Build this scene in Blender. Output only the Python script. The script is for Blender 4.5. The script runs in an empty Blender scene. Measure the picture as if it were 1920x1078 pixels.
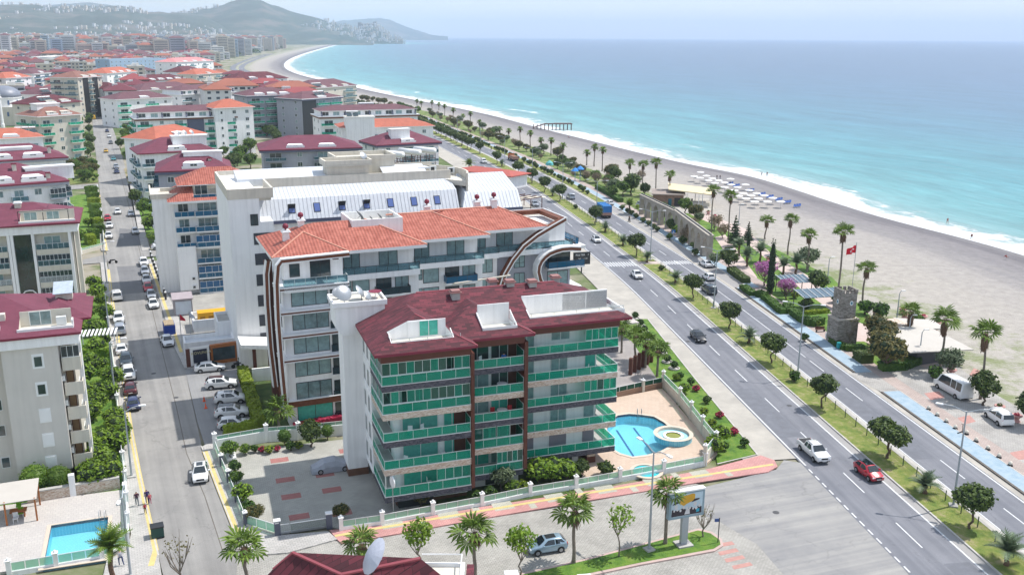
import bpy,bmesh,math,random
from math import radians,cos,sin,pi,atan2,hypot
import numpy as np
from mathutils import Vector,Matrix
S=bpy.context.scene
def setv(n,k,v):
 n.inputs[k].default_value=v
CAM_H=49.0
PITCH=radians(15.06)
ROLL=radians(0.35)
FPX=1750.0
fw=Vector((0,cos(PITCH),-sin(PITCH)))
r0=Vector((1,0,0))
u0=r0.cross(fw)
rt=r0*cos(ROLL)+u0*sin(ROLL)
up=rt.cross(fw)
cam_d=bpy.data.cameras.new('camera')
cam=bpy.data.objects.new('camera',cam_d)
S.collection.objects.link(cam)
cam.matrix_world=Matrix(((rt.x,up.x,-fw.x,0),(rt.y,up.y,-fw.y,0),(rt.z,up.z,-fw.z,CAM_H),(0,0,0,1)))
cam_d.sensor_width=36.0
cam_d.lens=FPX/1920*36.0
cam_d.clip_start=0.5
cam_d.clip_end=60000
S.camera=cam
SUN_AZ=23.0
SUN_EL=60.0
w=bpy.data.worlds.new('World')
S.world=w
w.use_nodes=True
nt=w.node_tree
nt.nodes.clear()
sky=nt.nodes.new('ShaderNodeTexSky')
sky.sky_type='NISHITA'
sky.sun_disc=False
sky.sun_elevation=radians(SUN_EL)
sky.sun_rotation=radians(90-SUN_AZ)
sky.air_density=1.0
sky.dust_density=0.6
sky.ozone_density=2.5
bg=nt.nodes.new('ShaderNodeBackground')
setv(bg,'Strength',0.15)
out=nt.nodes.new('ShaderNodeOutputWorld')
tc=nt.nodes.new('ShaderNodeTexCoord')
cmap=nt.nodes.new('ShaderNodeMapping')
setv(cmap,'Scale',(1.0,1.0,5.0))
nt.links.new(tc.outputs['Generated'],cmap.inputs['Vector'])
cn=nt.nodes.new('ShaderNodeTexNoise')
setv(cn,'Scale',2.2)
setv(cn,'Detail',6)
nt.links.new(cmap.outputs[0],cn.inputs['Vector'])
cr_=nt.nodes.new('ShaderNodeMapRange')
setv(cr_,1,0.35)
setv(cr_,2,0.72)
setv(cr_,3,0.5)
setv(cr_,4,0.8)
nt.links.new(cn.outputs['Fac'],cr_.inputs[0])
cx=nt.nodes.new('ShaderNodeMix')
cx.data_type='RGBA'
setv(cx,'B',(3.3,3.55,3.85,1))
nt.links.new(cr_.outputs[0],cx.inputs['Factor'])
nt.links.new(sky.outputs[0],cx.inputs['A'])
nt.links.new(cx.outputs['Result'],bg.inputs['Color'])
nt.links.new(bg.outputs[0],out.inputs['Surface'])
sun_d=bpy.data.lights.new('sun','SUN')
sun_d.energy=3.3
sun_d.angle=radians(0.6)
sun_d.color=(1.0,0.955,0.89)
sun=bpy.data.objects.new('sun',sun_d)
S.collection.objects.link(sun)
sd=Vector((cos(radians(SUN_AZ))*cos(radians(SUN_EL)),sin(radians(SUN_AZ))*cos(radians(SUN_EL)),sin(radians(SUN_EL))))
sun.rotation_euler=sd.to_track_quat('Z','Y').to_euler()
sun.location=(0,0,120)
S.view_settings.view_transform='Standard'
S.view_settings.look='None'
S.view_settings.gamma=1.0
S.view_settings.use_curve_mapping=False
S.view_settings.exposure=0.62
S.render.engine='CYCLES'
S.cycles.use_denoising=True
S.cycles.max_bounces=8
S.cycles.diffuse_bounces=3
S.cycles.glossy_bounces=3
S.cycles.transmission_bounces=6
S.cycles.transparent_max_bounces=12
S.cycles.volume_bounces=4
S.cycles.use_adaptive_sampling=True
S.cycles.adaptive_threshold=0.02
rng=random.Random(7)
COL=S.collection.objects
def P(px,py,z=0.0):
 """the point at height z that the photograph shows at pixel (px, py)"""
 d=fw+rt*((px-960.0)/FPX)+up*((539.0-py)/FPX)
 t=(z-CAM_H)/d.z
 return Vector((d.x*t,d.y*t,z))
def PD(px,py,dist):
 """the point at forward distance dist seen at pixel (px, py)"""
 d=fw+rt*((px-960.0)/FPX)+up*((539.0-py)/FPX)
 t=dist/hypot(d.x,d.y)
 return Vector((d.x*t,d.y*t,CAM_H+d.z*t))
def prop(o,label=None,cat=None,group=None,kind=None):
 if label:o['label']=label
 if cat:o['category']=cat
 if group:o['group']=group
 if kind:o['kind']=kind
 return o
def thing(name,label,cat,loc=(0,0,0),rotz=0.0,group=None):
 o=bpy.data.objects.new(name,None)
 o.empty_display_size=0.5
 COL.link(o)
 o.location=loc
 o.rotation_euler=(0,0,rotz)
 return prop(o,label,cat,group)
def put(name,mesh,parent=None,loc=(0,0,0),rot=(0,0,0),scale=None):
 o=bpy.data.objects.new(name,mesh)
 COL.link(o)
 o.location=loc
 o.rotation_euler=rot
 if scale is not None:
  o.scale=scale if hasattr(scale,'__len__')else(scale,)*3
 if parent is not None:
  o.parent=parent
 return o
def copy_tree(root,loc,rotz=0.0,scale=None,label=None):
 r=root.copy()
 COL.link(r)
 r.location=loc
 r.rotation_euler=(r.rotation_euler[0],r.rotation_euler[1],rotz)
 if scale is not None:
  r.scale=scale if hasattr(scale,'__len__')else(scale,)*3
 if label:r['label']=label
 for ch in KIDS.get(root.name,()):
  c=ch.copy()
  COL.link(c)
  c.parent=r
  KIDS.setdefault(r.name,[]).append(c)
  for g in KIDS.get(ch.name,()):
   d=g.copy()
   COL.link(d)
   d.parent=c
   KIDS.setdefault(c.name,[]).append(d)
 return r
KIDS={}
def kid(parent,o):
 o.parent=parent
 KIDS.setdefault(parent.name,[]).append(o)
 return o
class MB:
 def __init__(s):
  s.v=[];s.f=[];s.m=[];s.uv=None
 def face(s,pts,m=0):
  b=len(s.v)
  s.v.extend([tuple(p)for p in pts])
  s.f.append(tuple(range(b,b+len(pts))))
  s.m.append(m)
  return s
 def box(s,x0,y0,z0,x1,y1,z1,m=0,rot=None,at=None):
  c=[(x0,y0,z0),(x1,y0,z0),(x1,y1,z0),(x0,y1,z0),(x0,y0,z1),(x1,y0,z1),(x1,y1,z1),(x0,y1,z1)]
  if rot is not None:
   M=Matrix.Rotation(rot,3,'Z')
   o=Vector(at or(0,0,0))
   c=[tuple(M@Vector(p)+o)for p in c]
  elif at is not None:
   c=[(p[0]+at[0],p[1]+at[1],p[2]+at[2])for p in c]
  b=len(s.v)
  s.v.extend(c)
  for q in((0,3,2,1),(4,5,6,7),(0,1,5,4),(1,2,6,5),(2,3,7,6),(3,0,4,7)):
   s.f.append(tuple(b+i for i in q));s.m.append(m)
  return s
 def prism(s,poly,z0,z1,m=0,mt=None,bottom=True):
  """poly counter-clockwise list of (x, y); z1 may be a list of heights"""
  n=len(poly)
  b=len(s.v)
  za=z0 if hasattr(z0,'__len__')else[z0]*n
  zb=z1 if hasattr(z1,'__len__')else[z1]*n
  s.v.extend([(p[0],p[1],za[i])for i,p in enumerate(poly)])
  s.v.extend([(p[0],p[1],zb[i])for i,p in enumerate(poly)])
  for i in range(n):
   j=(i+1)%n
   s.f.append((b+i,b+j,b+n+j,b+n+i));s.m.append(m)
  s.f.append(tuple(range(b+n,b+2*n)));s.m.append(m if mt is None else mt)
  if bottom:
   s.f.append(tuple(reversed(range(b,b+n))));s.m.append(m)
  return s
 def tube(s,pts,rad,n=6,m=0,cap=True):
  pts=[Vector(p)for p in pts]
  if not hasattr(rad,'__len__'):rad=[rad]*len(pts)
  rings=[]
  for i,p in enumerate(pts):
   d=(pts[min(i+1,len(pts)-1)]-pts[max(i-1,0)])
   if d.length<1e-6:d=Vector((0,0,1))
   d.normalize()
   a=Vector((1,0,0))if abs(d.x)<0.8 else Vector((0,1,0))
   x=d.cross(a).normalized();y=d.cross(x)
   b=len(s.v)
   for k in range(n):
    t=2*pi*k/n
    s.v.append(tuple(p+(x*cos(t)+y*sin(t))*rad[i]))
   rings.append(b)
  for a,b in zip(rings,rings[1:]):
   for k in range(n):
    l=(k+1)%n
    s.f.append((a+l,a+k,b+k,b+l));s.m.append(m)
  if cap:
   s.f.append(tuple(rings[0]+k for k in range(n)));s.m.append(m)
   s.f.append(tuple(rings[-1]+k for k in reversed(range(n))));s.m.append(m)
  return s
 def lathe(s,prof,n=12,m=0,c=(0,0)):
  """prof: list of (r, z) from bottom to top"""
  rings=[]
  for r,z in prof:
   b=len(s.v)
   for k in range(n):
    t=2*pi*k/n
    s.v.append((c[0]+r*cos(t),c[1]+r*sin(t),z))
   rings.append(b)
  for a,b in zip(rings,rings[1:]):
   for k in range(n):
    l=(k+1)%n
    s.f.append((a+k,a+l,b+l,b+k));s.m.append(m)
  s.f.append(tuple(rings[0]+k for k in reversed(range(n))));s.m.append(m)
  s.f.append(tuple(rings[-1]+k for k in range(n)));s.m.append(m)
  return s
 def mesh(s,name,mats,smooth=False):
  me=bpy.data.meshes.new(name)
  me.from_pydata(s.v,[],s.f)
  if not isinstance(mats,(list,tuple)):mats=[mats]
  for x in mats:me.materials.append(x)
  if len(mats)>1:
   me.polygons.foreach_set('material_index',s.m)
  if smooth:
   me.polygons.foreach_set('use_smooth',[True]*len(s.f))
  me.update()
  return me
 def build(s,name,mats,parent=None,loc=(0,0,0),rot=(0,0,0),smooth=False):
  return put(name,s.mesh(name,mats,smooth),parent,loc,rot)
MATS={}
def lin(r,g,b):
 f=lambda c:((c/255.0+0.055)/1.055)**2.4 if c>10 else c/255.0/12.92
 return(f(r),f(g),f(b))
def mat(name,col,rough=0.7,var=0.12,scale=0.6,bump=0.0,bscale=8.0,metal=0.0,spec=0.5,col2=None,rnd=0.0,stain=0.0):
 """principled surface whose colour wanders with world-space noise"""
 if name in MATS:return MATS[name]
 m=bpy.data.materials.new(name)
 m.use_nodes=True
 t=m.node_tree;N=t.nodes;L=t.links
 p=N['Principled BSDF']
 setv(p,'Roughness',rough)
 setv(p,'Metallic',metal)
 setv(p,'Specular IOR Level',spec)
 geo=N.new('ShaderNodeNewGeometry')
 no=N.new('ShaderNodeTexNoise')
 setv(no,'Scale',scale)
 setv(no,'Detail',5)
 setv(no,'Roughness',0.65)
 L.new(geo.outputs['Position'],no.inputs['Vector'])
 mx=N.new('ShaderNodeMix');mx.data_type='RGBA'
 c2=col2 or tuple(min(1,c*(1+var))for c in col)
 c1=tuple(c*(1-var)for c in col)if col2 is None else col
 setv(mx,'A',(*c1,1))
 setv(mx,'B',(*c2,1))
 rmp=N.new('ShaderNodeMapRange')
 setv(rmp,'From Min',0.3);setv(rmp,'From Max',0.7)
 L.new(no.outputs['Fac'],rmp.inputs['Value'])
 L.new(rmp.outputs[0],mx.inputs['Factor'])
 col_out=mx.outputs['Result']
 if rnd>0:
  oi=N.new('ShaderNodeObjectInfo')
  hs=N.new('ShaderNodeHueSaturation')
  mr=N.new('ShaderNodeMapRange')
  setv(mr,'To Min',1-rnd);setv(mr,'To Max',1+rnd)
  L.new(oi.outputs['Random'],mr.inputs['Value'])
  L.new(mr.outputs[0],hs.inputs['Value'])
  L.new(col_out,hs.inputs['Color'])
  col_out=hs.outputs['Color']
 if stain>0:
  mp=N.new('ShaderNodeMapping');setv(mp,'Scale',(2.2,2.2,0.12))
  L.new(geo.outputs['Position'],mp.inputs['Vector'])
  n2=N.new('ShaderNodeTexNoise');setv(n2,'Scale',1.0);setv(n2,'Detail',4)
  L.new(mp.outputs[0],n2.inputs['Vector'])
  r2=N.new('ShaderNodeMapRange');setv(r2,'From Min',0.45);setv(r2,'From Max',0.75)
  setv(r2,'To Min',1.0);setv(r2,'To Max',1-stain)
  L.new(n2.outputs['Fac'],r2.inputs['Value'])
  m2=N.new('ShaderNodeMix');m2.data_type='RGBA';m2.blend_type='MULTIPLY';setv(m2,'Factor',1)
  L.new(col_out,m2.inputs['A'])
  cc=N.new('ShaderNodeCombineColor')
  for k in range(3):L.new(r2.outputs[0],cc.inputs[k])
  L.new(cc.outputs[0],m2.inputs['B'])
  col_out=m2.outputs['Result']
 L.new(col_out,p.inputs['Base Color'])
 if bump>0:
  nb=N.new('ShaderNodeTexNoise');setv(nb,'Scale',bscale);setv(nb,'Detail',4)
  L.new(geo.outputs['Position'],nb.inputs['Vector'])
  b=N.new('ShaderNodeBump');setv(b,'Strength',bump);setv(b,'Distance',0.1)
  L.new(nb.outputs['Fac'],b.inputs['Height'])
  L.new(b.outputs[0],p.inputs['Normal'])
 MATS[name]=m
 return m
def tile_mat(name,col,col2,mortar,sx,sy,ang=0.0,msize=0.03,rough=0.75,bump=0.4,big=0.12,coord='world'):
 """small blocks laid in courses: brick pattern in world or object space, turned by ang degrees"""
 if name in MATS:return MATS[name]
 m=bpy.data.materials.new(name);m.use_nodes=True
 t=m.node_tree;N=t.nodes;L=t.links;p=N['Principled BSDF']
 setv(p,'Roughness',rough)
 if coord=='world':
  src=N.new('ShaderNodeNewGeometry').outputs['Position']
 elif coord=='uv':
  src=N.new('ShaderNodeUVMap').outputs[0]
 else:
  src=N.new('ShaderNodeTexCoord').outputs['Object']
 mp=N.new('ShaderNodeMapping')
 setv(mp,'Rotation',(0,0,-radians(ang)))
 L.new(src,mp.inputs['Vector'])
 br=N.new('ShaderNodeTexBrick')
 setv(br,'Scale',1.0)
 setv(br,'Brick Width',sx)
 setv(br,'Row Height',sy)
 setv(br,'Mortar Size',msize)
 setv(br,'Mortar Smooth',0.3)
 setv(br,'Bias',0.0)
 setv(br,'Color1',(*col,1))
 setv(br,'Color2',(*col2,1))
 setv(br,'Mortar',(*mortar,1))
 L.new(mp.outputs[0],br.inputs['Vector'])
 geo=N.new('ShaderNodeNewGeometry')
 no=N.new('ShaderNodeTexNoise');setv(no,'Scale',0.35);setv(no,'Detail',6)
 L.new(geo.outputs['Position'],no.inputs['Vector'])
 mr=N.new('ShaderNodeMapRange');setv(mr,'From Min',0.3);setv(mr,'From Max',0.7)
 setv(mr,'To Min',1-big);setv(mr,'To Max',1+big)
 L.new(no.outputs['Fac'],mr.inputs['Value'])
 hs=N.new('ShaderNodeHueSaturation')
 L.new(mr.outputs[0],hs.inputs['Value']);L.new(br.outputs['Color'],hs.inputs['Color'])
 L.new(hs.outputs[0],p.inputs['Base Color'])
 b=N.new('ShaderNodeBump');setv(b,'Strength',bump);setv(b,'Distance',0.03);b.invert=True
 L.new(br.outputs['Fac'],b.inputs['Height']);L.new(b.outputs[0],p.inputs['Normal'])
 MATS[name]=m
 return m
def leaf_mat(name,c1,c2,trans=0.25,rnd=0.18,scale=0.9):
 if name in MATS:return MATS[name]
 m=bpy.data.materials.new(name);m.use_nodes=True
 t=m.node_tree;N=t.nodes;L=t.links;p=N['Principled BSDF']
 setv(p,'Roughness',0.55)
 setv(p,'Specular IOR Level',0.35)
 geo=N.new('ShaderNodeNewGeometry')
 no=N.new('ShaderNodeTexNoise');setv(no,'Scale',scale);setv(no,'Detail',3)
 L.new(geo.outputs['Position'],no.inputs['Vector'])
 mr=N.new('ShaderNodeMapRange');setv(mr,'From Min',0.35);setv(mr,'From Max',0.65)
 L.new(no.outputs['Fac'],mr.inputs['Value'])
 ad=N.new('ShaderNodeMath');ad.operation='MULTIPLY_ADD';setv(ad,1,0.6)
 L.new(geo.outputs['Random Per Island'],ad.inputs[0])
 sb=N.new('ShaderNodeMath');sb.operation='MULTIPLY';setv(sb,1,0.5)
 L.new(mr.outputs[0],sb.inputs[0]);L.new(sb.outputs[0],ad.inputs[2])
 mx=N.new('ShaderNodeMix');mx.data_type='RGBA'
 setv(mx,'A',(*c1,1));setv(mx,'B',(*c2,1))
 L.new(ad.outputs[0],mx.inputs['Factor'])
 oi=N.new('ShaderNodeObjectInfo');hs=N.new('ShaderNodeHueSaturation');r2=N.new('ShaderNodeMapRange')
 setv(r2,'To Min',1-rnd);setv(r2,'To Max',1+rnd)
 L.new(oi.outputs['Random'],r2.inputs['Value']);L.new(r2.outputs[0],hs.inputs['Value']);L.new(mx.outputs['Result'],hs.inputs['Color'])
 L.new(hs.outputs[0],p.inputs['Base Color'])
 if trans>0:
  tr=N.new('ShaderNodeBsdfTranslucent');ms=N.new('ShaderNodeMixShader');setv(ms,0,trans)
  L.new(hs.outputs[0],tr.inputs['Color'])
  L.new(p.outputs[0],ms.inputs[1]);L.new(tr.outputs[0],ms.inputs[2])
  L.new(ms.outputs[0],N['Material Output'].inputs['Surface'])
 MATS[name]=m
 return m
def glass_mat(name,col,alpha=0.45,rough=0.06):
 """tinted sheet glass: mirror-like coat over partly see-through colour"""
 if name in MATS:return MATS[name]
 m=bpy.data.materials.new(name);m.use_nodes=True
 t=m.node_tree;N=t.nodes;L=t.links
 p=N['Principled BSDF']
 setv(p,'Base Color',(*col,1))
 setv(p,'Roughness',rough)
 setv(p,'Specular IOR Level',0.8)
 tr=N.new('ShaderNodeBsdfTransparent')
 setv(tr,'Color',(*[min(1,0.25+c*1.1)for c in col],1))
 ms=N.new('ShaderNodeMixShader');setv(ms,0,alpha)
 L.new(tr.outputs[0],ms.inputs[1]);L.new(p.outputs[0],ms.inputs[2])
 L.new(ms.outputs[0],N['Material Output'].inputs['Surface'])
 MATS[name]=m
 return m
WHITE=mat('white_render',(0.86,0.86,0.86),0.8,0.03,0.4,stain=0.12)
CREAM=mat('cream_render',(0.62,0.58,0.50),0.8,0.04,0.4,stain=0.12)
TRIM=mat('white_trim',(0.80,0.80,0.80),0.5,0.03)
CONC=mat('concrete',(0.42,0.41,0.39),0.9,0.12,0.8,bump=0.2)
PALECONC=mat('pale_screed',(0.60,0.57,0.50),0.9,0.10,0.7,bump=0.1)
METAL=mat('galvanised_metal',(0.42,0.44,0.46),0.4,0.08,metal=0.6)
DARKMETAL=mat('dark_metal',(0.03,0.032,0.035),0.5,0.1)
ALU=mat('white_aluminium',(0.70,0.72,0.72),0.35,0.03)
PANE=mat('window_glass_dark',(0.035,0.055,0.06),0.08,0.5,0.5,spec=0.9)
PANEB=mat('window_glass_curtained',(0.16,0.24,0.25),0.12,0.45,0.9,spec=0.9)
BLACK=mat('black_frame',(0.02,0.022,0.025),0.45,0.1)
A77=radians(7.7)
RN=Vector((cos(A77),sin(A77),0))
RT=Vector((-sin(A77),cos(A77),0))
DT=[-200,170,221,260,301.6,329.6,386,419,477.5,540,600,740,868,1003,1285,1500,1887,2500,3500]
DN=[0,0,-2.1,-4.4,-7.4,-10.3,-17.2,-22.3,-31.4,-42,-52,-95,-126,-160,-235,-280,-315,-350,-380]
def smooth_interp(x,X,Y):
 i=max(0,min(len(X)-2,int(np.searchsorted(X,x))-1))
 def sl(j):
  if j<=0 or j>=len(X)-1:return(Y[min(j+1,len(X)-1)]-Y[max(j-1,0)])/(X[min(j+1,len(X)-1)]-X[max(j-1,0)])
  return(Y[j+1]-Y[j-1])/(X[j+1]-X[j-1])
 h=X[i+1]-X[i];u=min(1,max(0,(x-X[i])/h))
 return(2*u**3-3*u*u+1)*Y[i]+(u**3-2*u*u+u)*h*sl(i)+(-2*u**3+3*u*u)*Y[i+1]+(u**3-u*u)*h*sl(i+1)
def RP(n,t,z=0.0):
 d=0 if t<170 else smooth_interp(t,DT,DN)
 p=RN*(n+d)+RT*t
 return Vector((p.x,p.y,z))
def tvals(t0,t1):
 r=[t0]
 while r[-1]<t1-0.01:
  t=r[-1]
  r.append(min(t1,t+(6 if t<300 else 12 if t<700 else 30)))
 return r
def strip(name,n0,n1,t0,t1,z,m,thick=0.0,kind='structure',parent=None):
 b=MB();ts=tvals(t0,t1)
 for a,c in zip(ts,ts[1:]):
  if thick==0:
   b.face([RP(n0,a,z),RP(n1,a,z),RP(n1,c,z),RP(n0,c,z)])
  else:
   lo=z-thick
   b.face([RP(n0,a,z),RP(n1,a,z),RP(n1,c,z),RP(n0,c,z)])
   b.face([RP(n0,a,lo),RP(n0,a,z),RP(n0,c,z),RP(n0,c,lo)])
   b.face([RP(n1,a,z),RP(n1,a,lo),RP(n1,c,lo),RP(n1,c,z)])
 if thick:
  b.face([RP(n0,t0,lo),RP(n1,t0,lo),RP(n1,t0,z),RP(n0,t0,z)])
  b.face([RP(n1,t1,lo),RP(n0,t1,lo),RP(n0,t1,z),RP(n1,t1,z)])
 o=b.build(name,m,parent)
 if parent is None:prop(o,kind=kind)
 return o
def fill(name,loops,z,m,kind='structure',parent=None,thick=0.0,world=False):
 """flat sheet (or slab) bounded by loops of photo pixels, first the outline then any holes"""
 bm=bmesh.new();es=[]
 for lp in loops:
  pts=[(Vector((p[0],p[1],z))if world else P(p[0],p[1],z))for p in lp]
  vs=[bm.verts.new(p)for p in pts]
  es+=[bm.edges.new((vs[i],vs[(i+1)%len(vs)]))for i in range(len(vs))]
 bmesh.ops.triangle_fill(bm,use_beauty=True,use_dissolve=False,edges=es)
 for f in bm.faces:
  f.normal_update()
  if f.normal.z<0:f.normal_flip()
 if thick:
  be=[e for e in bm.edges if len(e.link_faces)==1]
  r=bmesh.ops.extrude_edge_only(bm,edges=be)
  for v in[g for g in r['geom']if isinstance(g,bmesh.types.BMVert)]:v.co.z-=thick
 bmesh.ops.recalc_face_normals(bm,faces=bm.faces)if thick else None
 me=bpy.data.meshes.new(name);bm.to_mesh(me);bm.free();me.materials.append(m)
 o=put(name,me,parent)
 if parent is None and kind:prop(o,kind=kind)
 return o
SHPX=[(1920,478),(1800,445),(1660,410),(1570,382),(1480,352),(1400,328),(1300,310),(1200,287),(1100,262),(1010,240),(930,218),(850,201),(780,188),(700,172),(640,158),(590,148),(552,138),(531,127),(535,115),(562,103),(600,92),(630,84.5)]
shore=[Vector((185,-300,0)),Vector((165,-100,0)),Vector((150,60,0)),Vector((138,140,0))]+[P(x,y,-1.2)for x,y in SHPX]
shore+=[PD(655,77.3,5600),PD(690,76.6,5700),PD(720,76,5800),PD(760,75.5,6000),PD(735,74,7200),PD(600,72,9000),PD(700,72,12500),PD(780,71.5,13500),PD(800,71,15500)]
SH=np.array([(p.x,p.y)for p in shore])
def chaikin(a,it=2):
 for _ in range(it):
  q=a[:-1]*.75+a[1:]*.25;r=a[:-1]*.25+a[1:]*.75
  m=np.empty((len(q)*2,2));m[0::2]=q;m[1::2]=r
  a=np.vstack([a[:1],m,a[-1:]])
 return a
SHs=chaikin(SH,2)
def shore_dist(pts):
 """signed distance to the shoreline, positive over the sea"""
 a=SHs[:-1];b=SHs[1:];d=b-a;L=(d**2).sum(1)
 res=np.empty(len(pts))
 for s in range(0,len(pts),4000):
  q=pts[s:s+4000]
  ap=q[:,None,:]-a[None]
  t=np.clip((ap*d[None]).sum(2)/L,0,1)
  c=ap-d[None]*t[...,None]
  dist2=(c**2).sum(2)
  k=dist2.argmin(1)
  cr=d[k,0]*ap[np.arange(len(q)),k,1]-d[k,1]*ap[np.arange(len(q)),k,0]
  res[s:s+4000]=np.sqrt(dist2.min(1))*np.where(cr<0,1,-1)
 return res
def offset_line(line,dist):
 """polyline shifted to its left (inland) by dist (number or list)"""
 d=np.gradient(line,axis=0);d/=np.linalg.norm(d,axis=1)[:,None]
 nrm=np.stack([-d[:,1],d[:,0]],1)
 dist=np.broadcast_to(np.array(dist,float),(len(line),))
 return line+nrm*dist[:,None]
def resample(line,step_of):
 pts=[line[0]];i=0;cur=line[0].copy()
 seg=0
 acc=np.concatenate([[0],np.cumsum(np.linalg.norm(np.diff(line,axis=0),axis=1))])
 s=0;out_=[]
 while s<acc[-1]:
  x=np.interp(s,acc,line[:,0]);y=np.interp(s,acc,line[:,1]);out_.append((x,y))
  s+=step_of(hypot(x,y))
 out_.append(tuple(line[-1]))
 return np.array(out_)
BL=resample(SHs,lambda r:6 if r<700 else 20 if r<2500 else 60)
def attr_mesh(name,verts,faces,m,attrs,smooth=True):
 me=bpy.data.meshes.new(name);me.from_pydata(verts,[],faces)
 for k,a in attrs.items():
  at=me.attributes.new(k,'FLOAT','POINT');at.data.foreach_set('value',np.array(a,dtype=np.float32))
 me.materials.append(m)
 me.polygons.foreach_set('use_smooth',[smooth]*len(faces));me.update()
 return me
def sea_material():
 m=bpy.data.materials.new('sea_water');m.use_nodes=True
 t=m.node_tree;N=t.nodes;L=t.links;p=N['Principled BSDF']
 at=N.new('ShaderNodeAttribute');at.attribute_name='shore'
 al=N.new('ShaderNodeAttribute');al.attribute_name='along'
 geo=N.new('ShaderNodeNewGeometry')
 def noise(sc,det,vec=None,rough=0.6):
  n=N.new('ShaderNodeTexNoise');setv(n,'Scale',sc);setv(n,'Detail',det);setv(n,'Roughness',rough)
  L.new(vec or geo.outputs['Position'],n.inputs['Vector']);return n.outputs['Fac']
 def math_(op,a,b,c=None):
  n=N.new('ShaderNodeMath');n.operation=op
  for i,v in enumerate((a,b,c)):
   if v is None:continue
   if hasattr(v,'links'):L.new(v,n.inputs[i])
   else:n.inputs[i].default_value=v
  return n.outputs[0]
 cb=N.new('ShaderNodeCombineXYZ');L.new(al.outputs['Fac'],cb.inputs[0]);L.new(at.outputs['Fac'],cb.inputs[1])
 def maprng(v,a,b,c=0.0,d=1.0,smooth=False):
  n=N.new('ShaderNodeMapRange');setv(n,1,a);setv(n,2,b);setv(n,3,c);setv(n,4,d)
  if smooth:n.interpolation_type='SMOOTHSTEP'
  L.new(v,n.inputs[0]);return n.outputs[0]
 def stretched(sx,sy):
  mp=N.new('ShaderNodeMapping');setv(mp,'Scale',(sx,sy,1));L.new(cb.outputs[0],mp.inputs['Vector']);return mp.outputs[0]
 wob=math_('MULTIPLY',math_('SUBTRACT',noise(1.0,4,stretched(0.006,0.02)),0.5),150.0)
 dd=math_('ADD',at.outputs['Fac'],math_('MULTIPLY',wob,maprng(at.outputs['Fac'],10,150)))
 lg=math_('LOGARITHM',math_('MAXIMUM',dd,1.0),10.0)
 f=math_('DIVIDE',lg,4.3)
 ramp=N.new('ShaderNodeValToRGB');cr=ramp.color_ramp
 stops=[(0.0,(0.34,0.44,0.43)),(0.24,(0.22,0.36,0.35)),(0.36,(0.11,0.31,0.32)),(0.46,(0.07,0.25,0.28)),(0.53,(0.06,0.19,0.25)),(0.60,(0.06,0.14,0.22)),(0.68,(0.06,0.115,0.20)),(0.8,(0.055,0.10,0.18)),(1.0,(0.055,0.10,0.18))]
 while len(cr.elements)<len(stops):cr.elements.new(0.5)
 for e,(ps,c)in zip(cr.elements,stops):e.position=ps;e.color=(*c,1)
 L.new(f,ramp.inputs[0])
 pat=noise(1.0,6,stretched(0.012,0.05),0.65)
 hs=N.new('ShaderNodeHueSaturation');L.new(math_('MULTIPLY',maprng(pat,0.3,0.7,0.74,1.26),maprng(noise(1.0,5,stretched(0.07,0.35),0.7),0.3,0.7,0.8,1.2)),hs.inputs['Value']);L.new(ramp.outputs[0],hs.inputs['Color'])
 lace=noise(1.0,8,stretched(0.10,0.26),0.78)
 edge=math_('MULTIPLY',math_('SUBTRACT',noise(1.0,4,stretched(0.022,0.02)),0.5),40.0)
 d2=math_('ADD',at.outputs['Fac'],edge)
 wid=noise(1.0,3,stretched(0.009,0.0))
 thr=maprng(d2,-4.0,30.0,0.30,0.74,True)
 foam1=maprng(math_('SUBTRACT',lace,thr),-0.04,0.07)
 crest=math_('SUBTRACT',1.0,math_('ABSOLUTE',math_('DIVIDE',math_('SUBTRACT',d2,33.0),3.2),0))
 crest=math_('MULTIPLY',maprng(crest,0.0,0.8),maprng(noise(1.0,3,stretched(0.013,0.006)),0.55,0.62))
 crest=math_('MULTIPLY',crest,maprng(lace,0.38,0.55))
 crest2=math_('SUBTRACT',1.0,math_('ABSOLUTE',math_('DIVIDE',math_('SUBTRACT',d2,62.0),2.2),0))
 crest2=math_('MULTIPLY',maprng(crest2,0.0,0.8),maprng(noise(1.0,3,stretched(0.02,0.013)),0.66,0.70))
 foam=math_('MAXIMUM',math_('MAXIMUM',foam1,crest),crest2)
 foam.node.use_clamp=True
 mx=N.new('ShaderNodeMix');mx.data_type='RGBA'
 L.new(foam,mx.inputs['Factor']);L.new(hs.outputs[0],mx.inputs['A']);setv(mx,'B',(0.72,0.75,0.77,1))
 L.new(mx.outputs['Result'],p.inputs['Base Color'])
 L.new(maprng(foam,0,1,0.28,0.8),p.inputs['Roughness'])
 setv(p,'Specular IOR Level',0.35)
 sw=noise(1.0,4,stretched(0.02,0.12),0.6)
 ch=noise(0.35,6,None,0.7)
 hgt=math_('ADD',math_('MULTIPLY',sw,1.6),math_('MULTIPLY',ch,0.7))
 hgt=math_('ADD',hgt,math_('MULTIPLY',foam,math_('MULTIPLY',lace,1.2)))
 b=N.new('ShaderNodeBump');setv(b,'Strength',0.55);setv(b,'Distance',0.8)
 L.new(hgt,b.inputs['Height']);L.new(b.outputs[0],p.inputs['Normal'])
 return m
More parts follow.
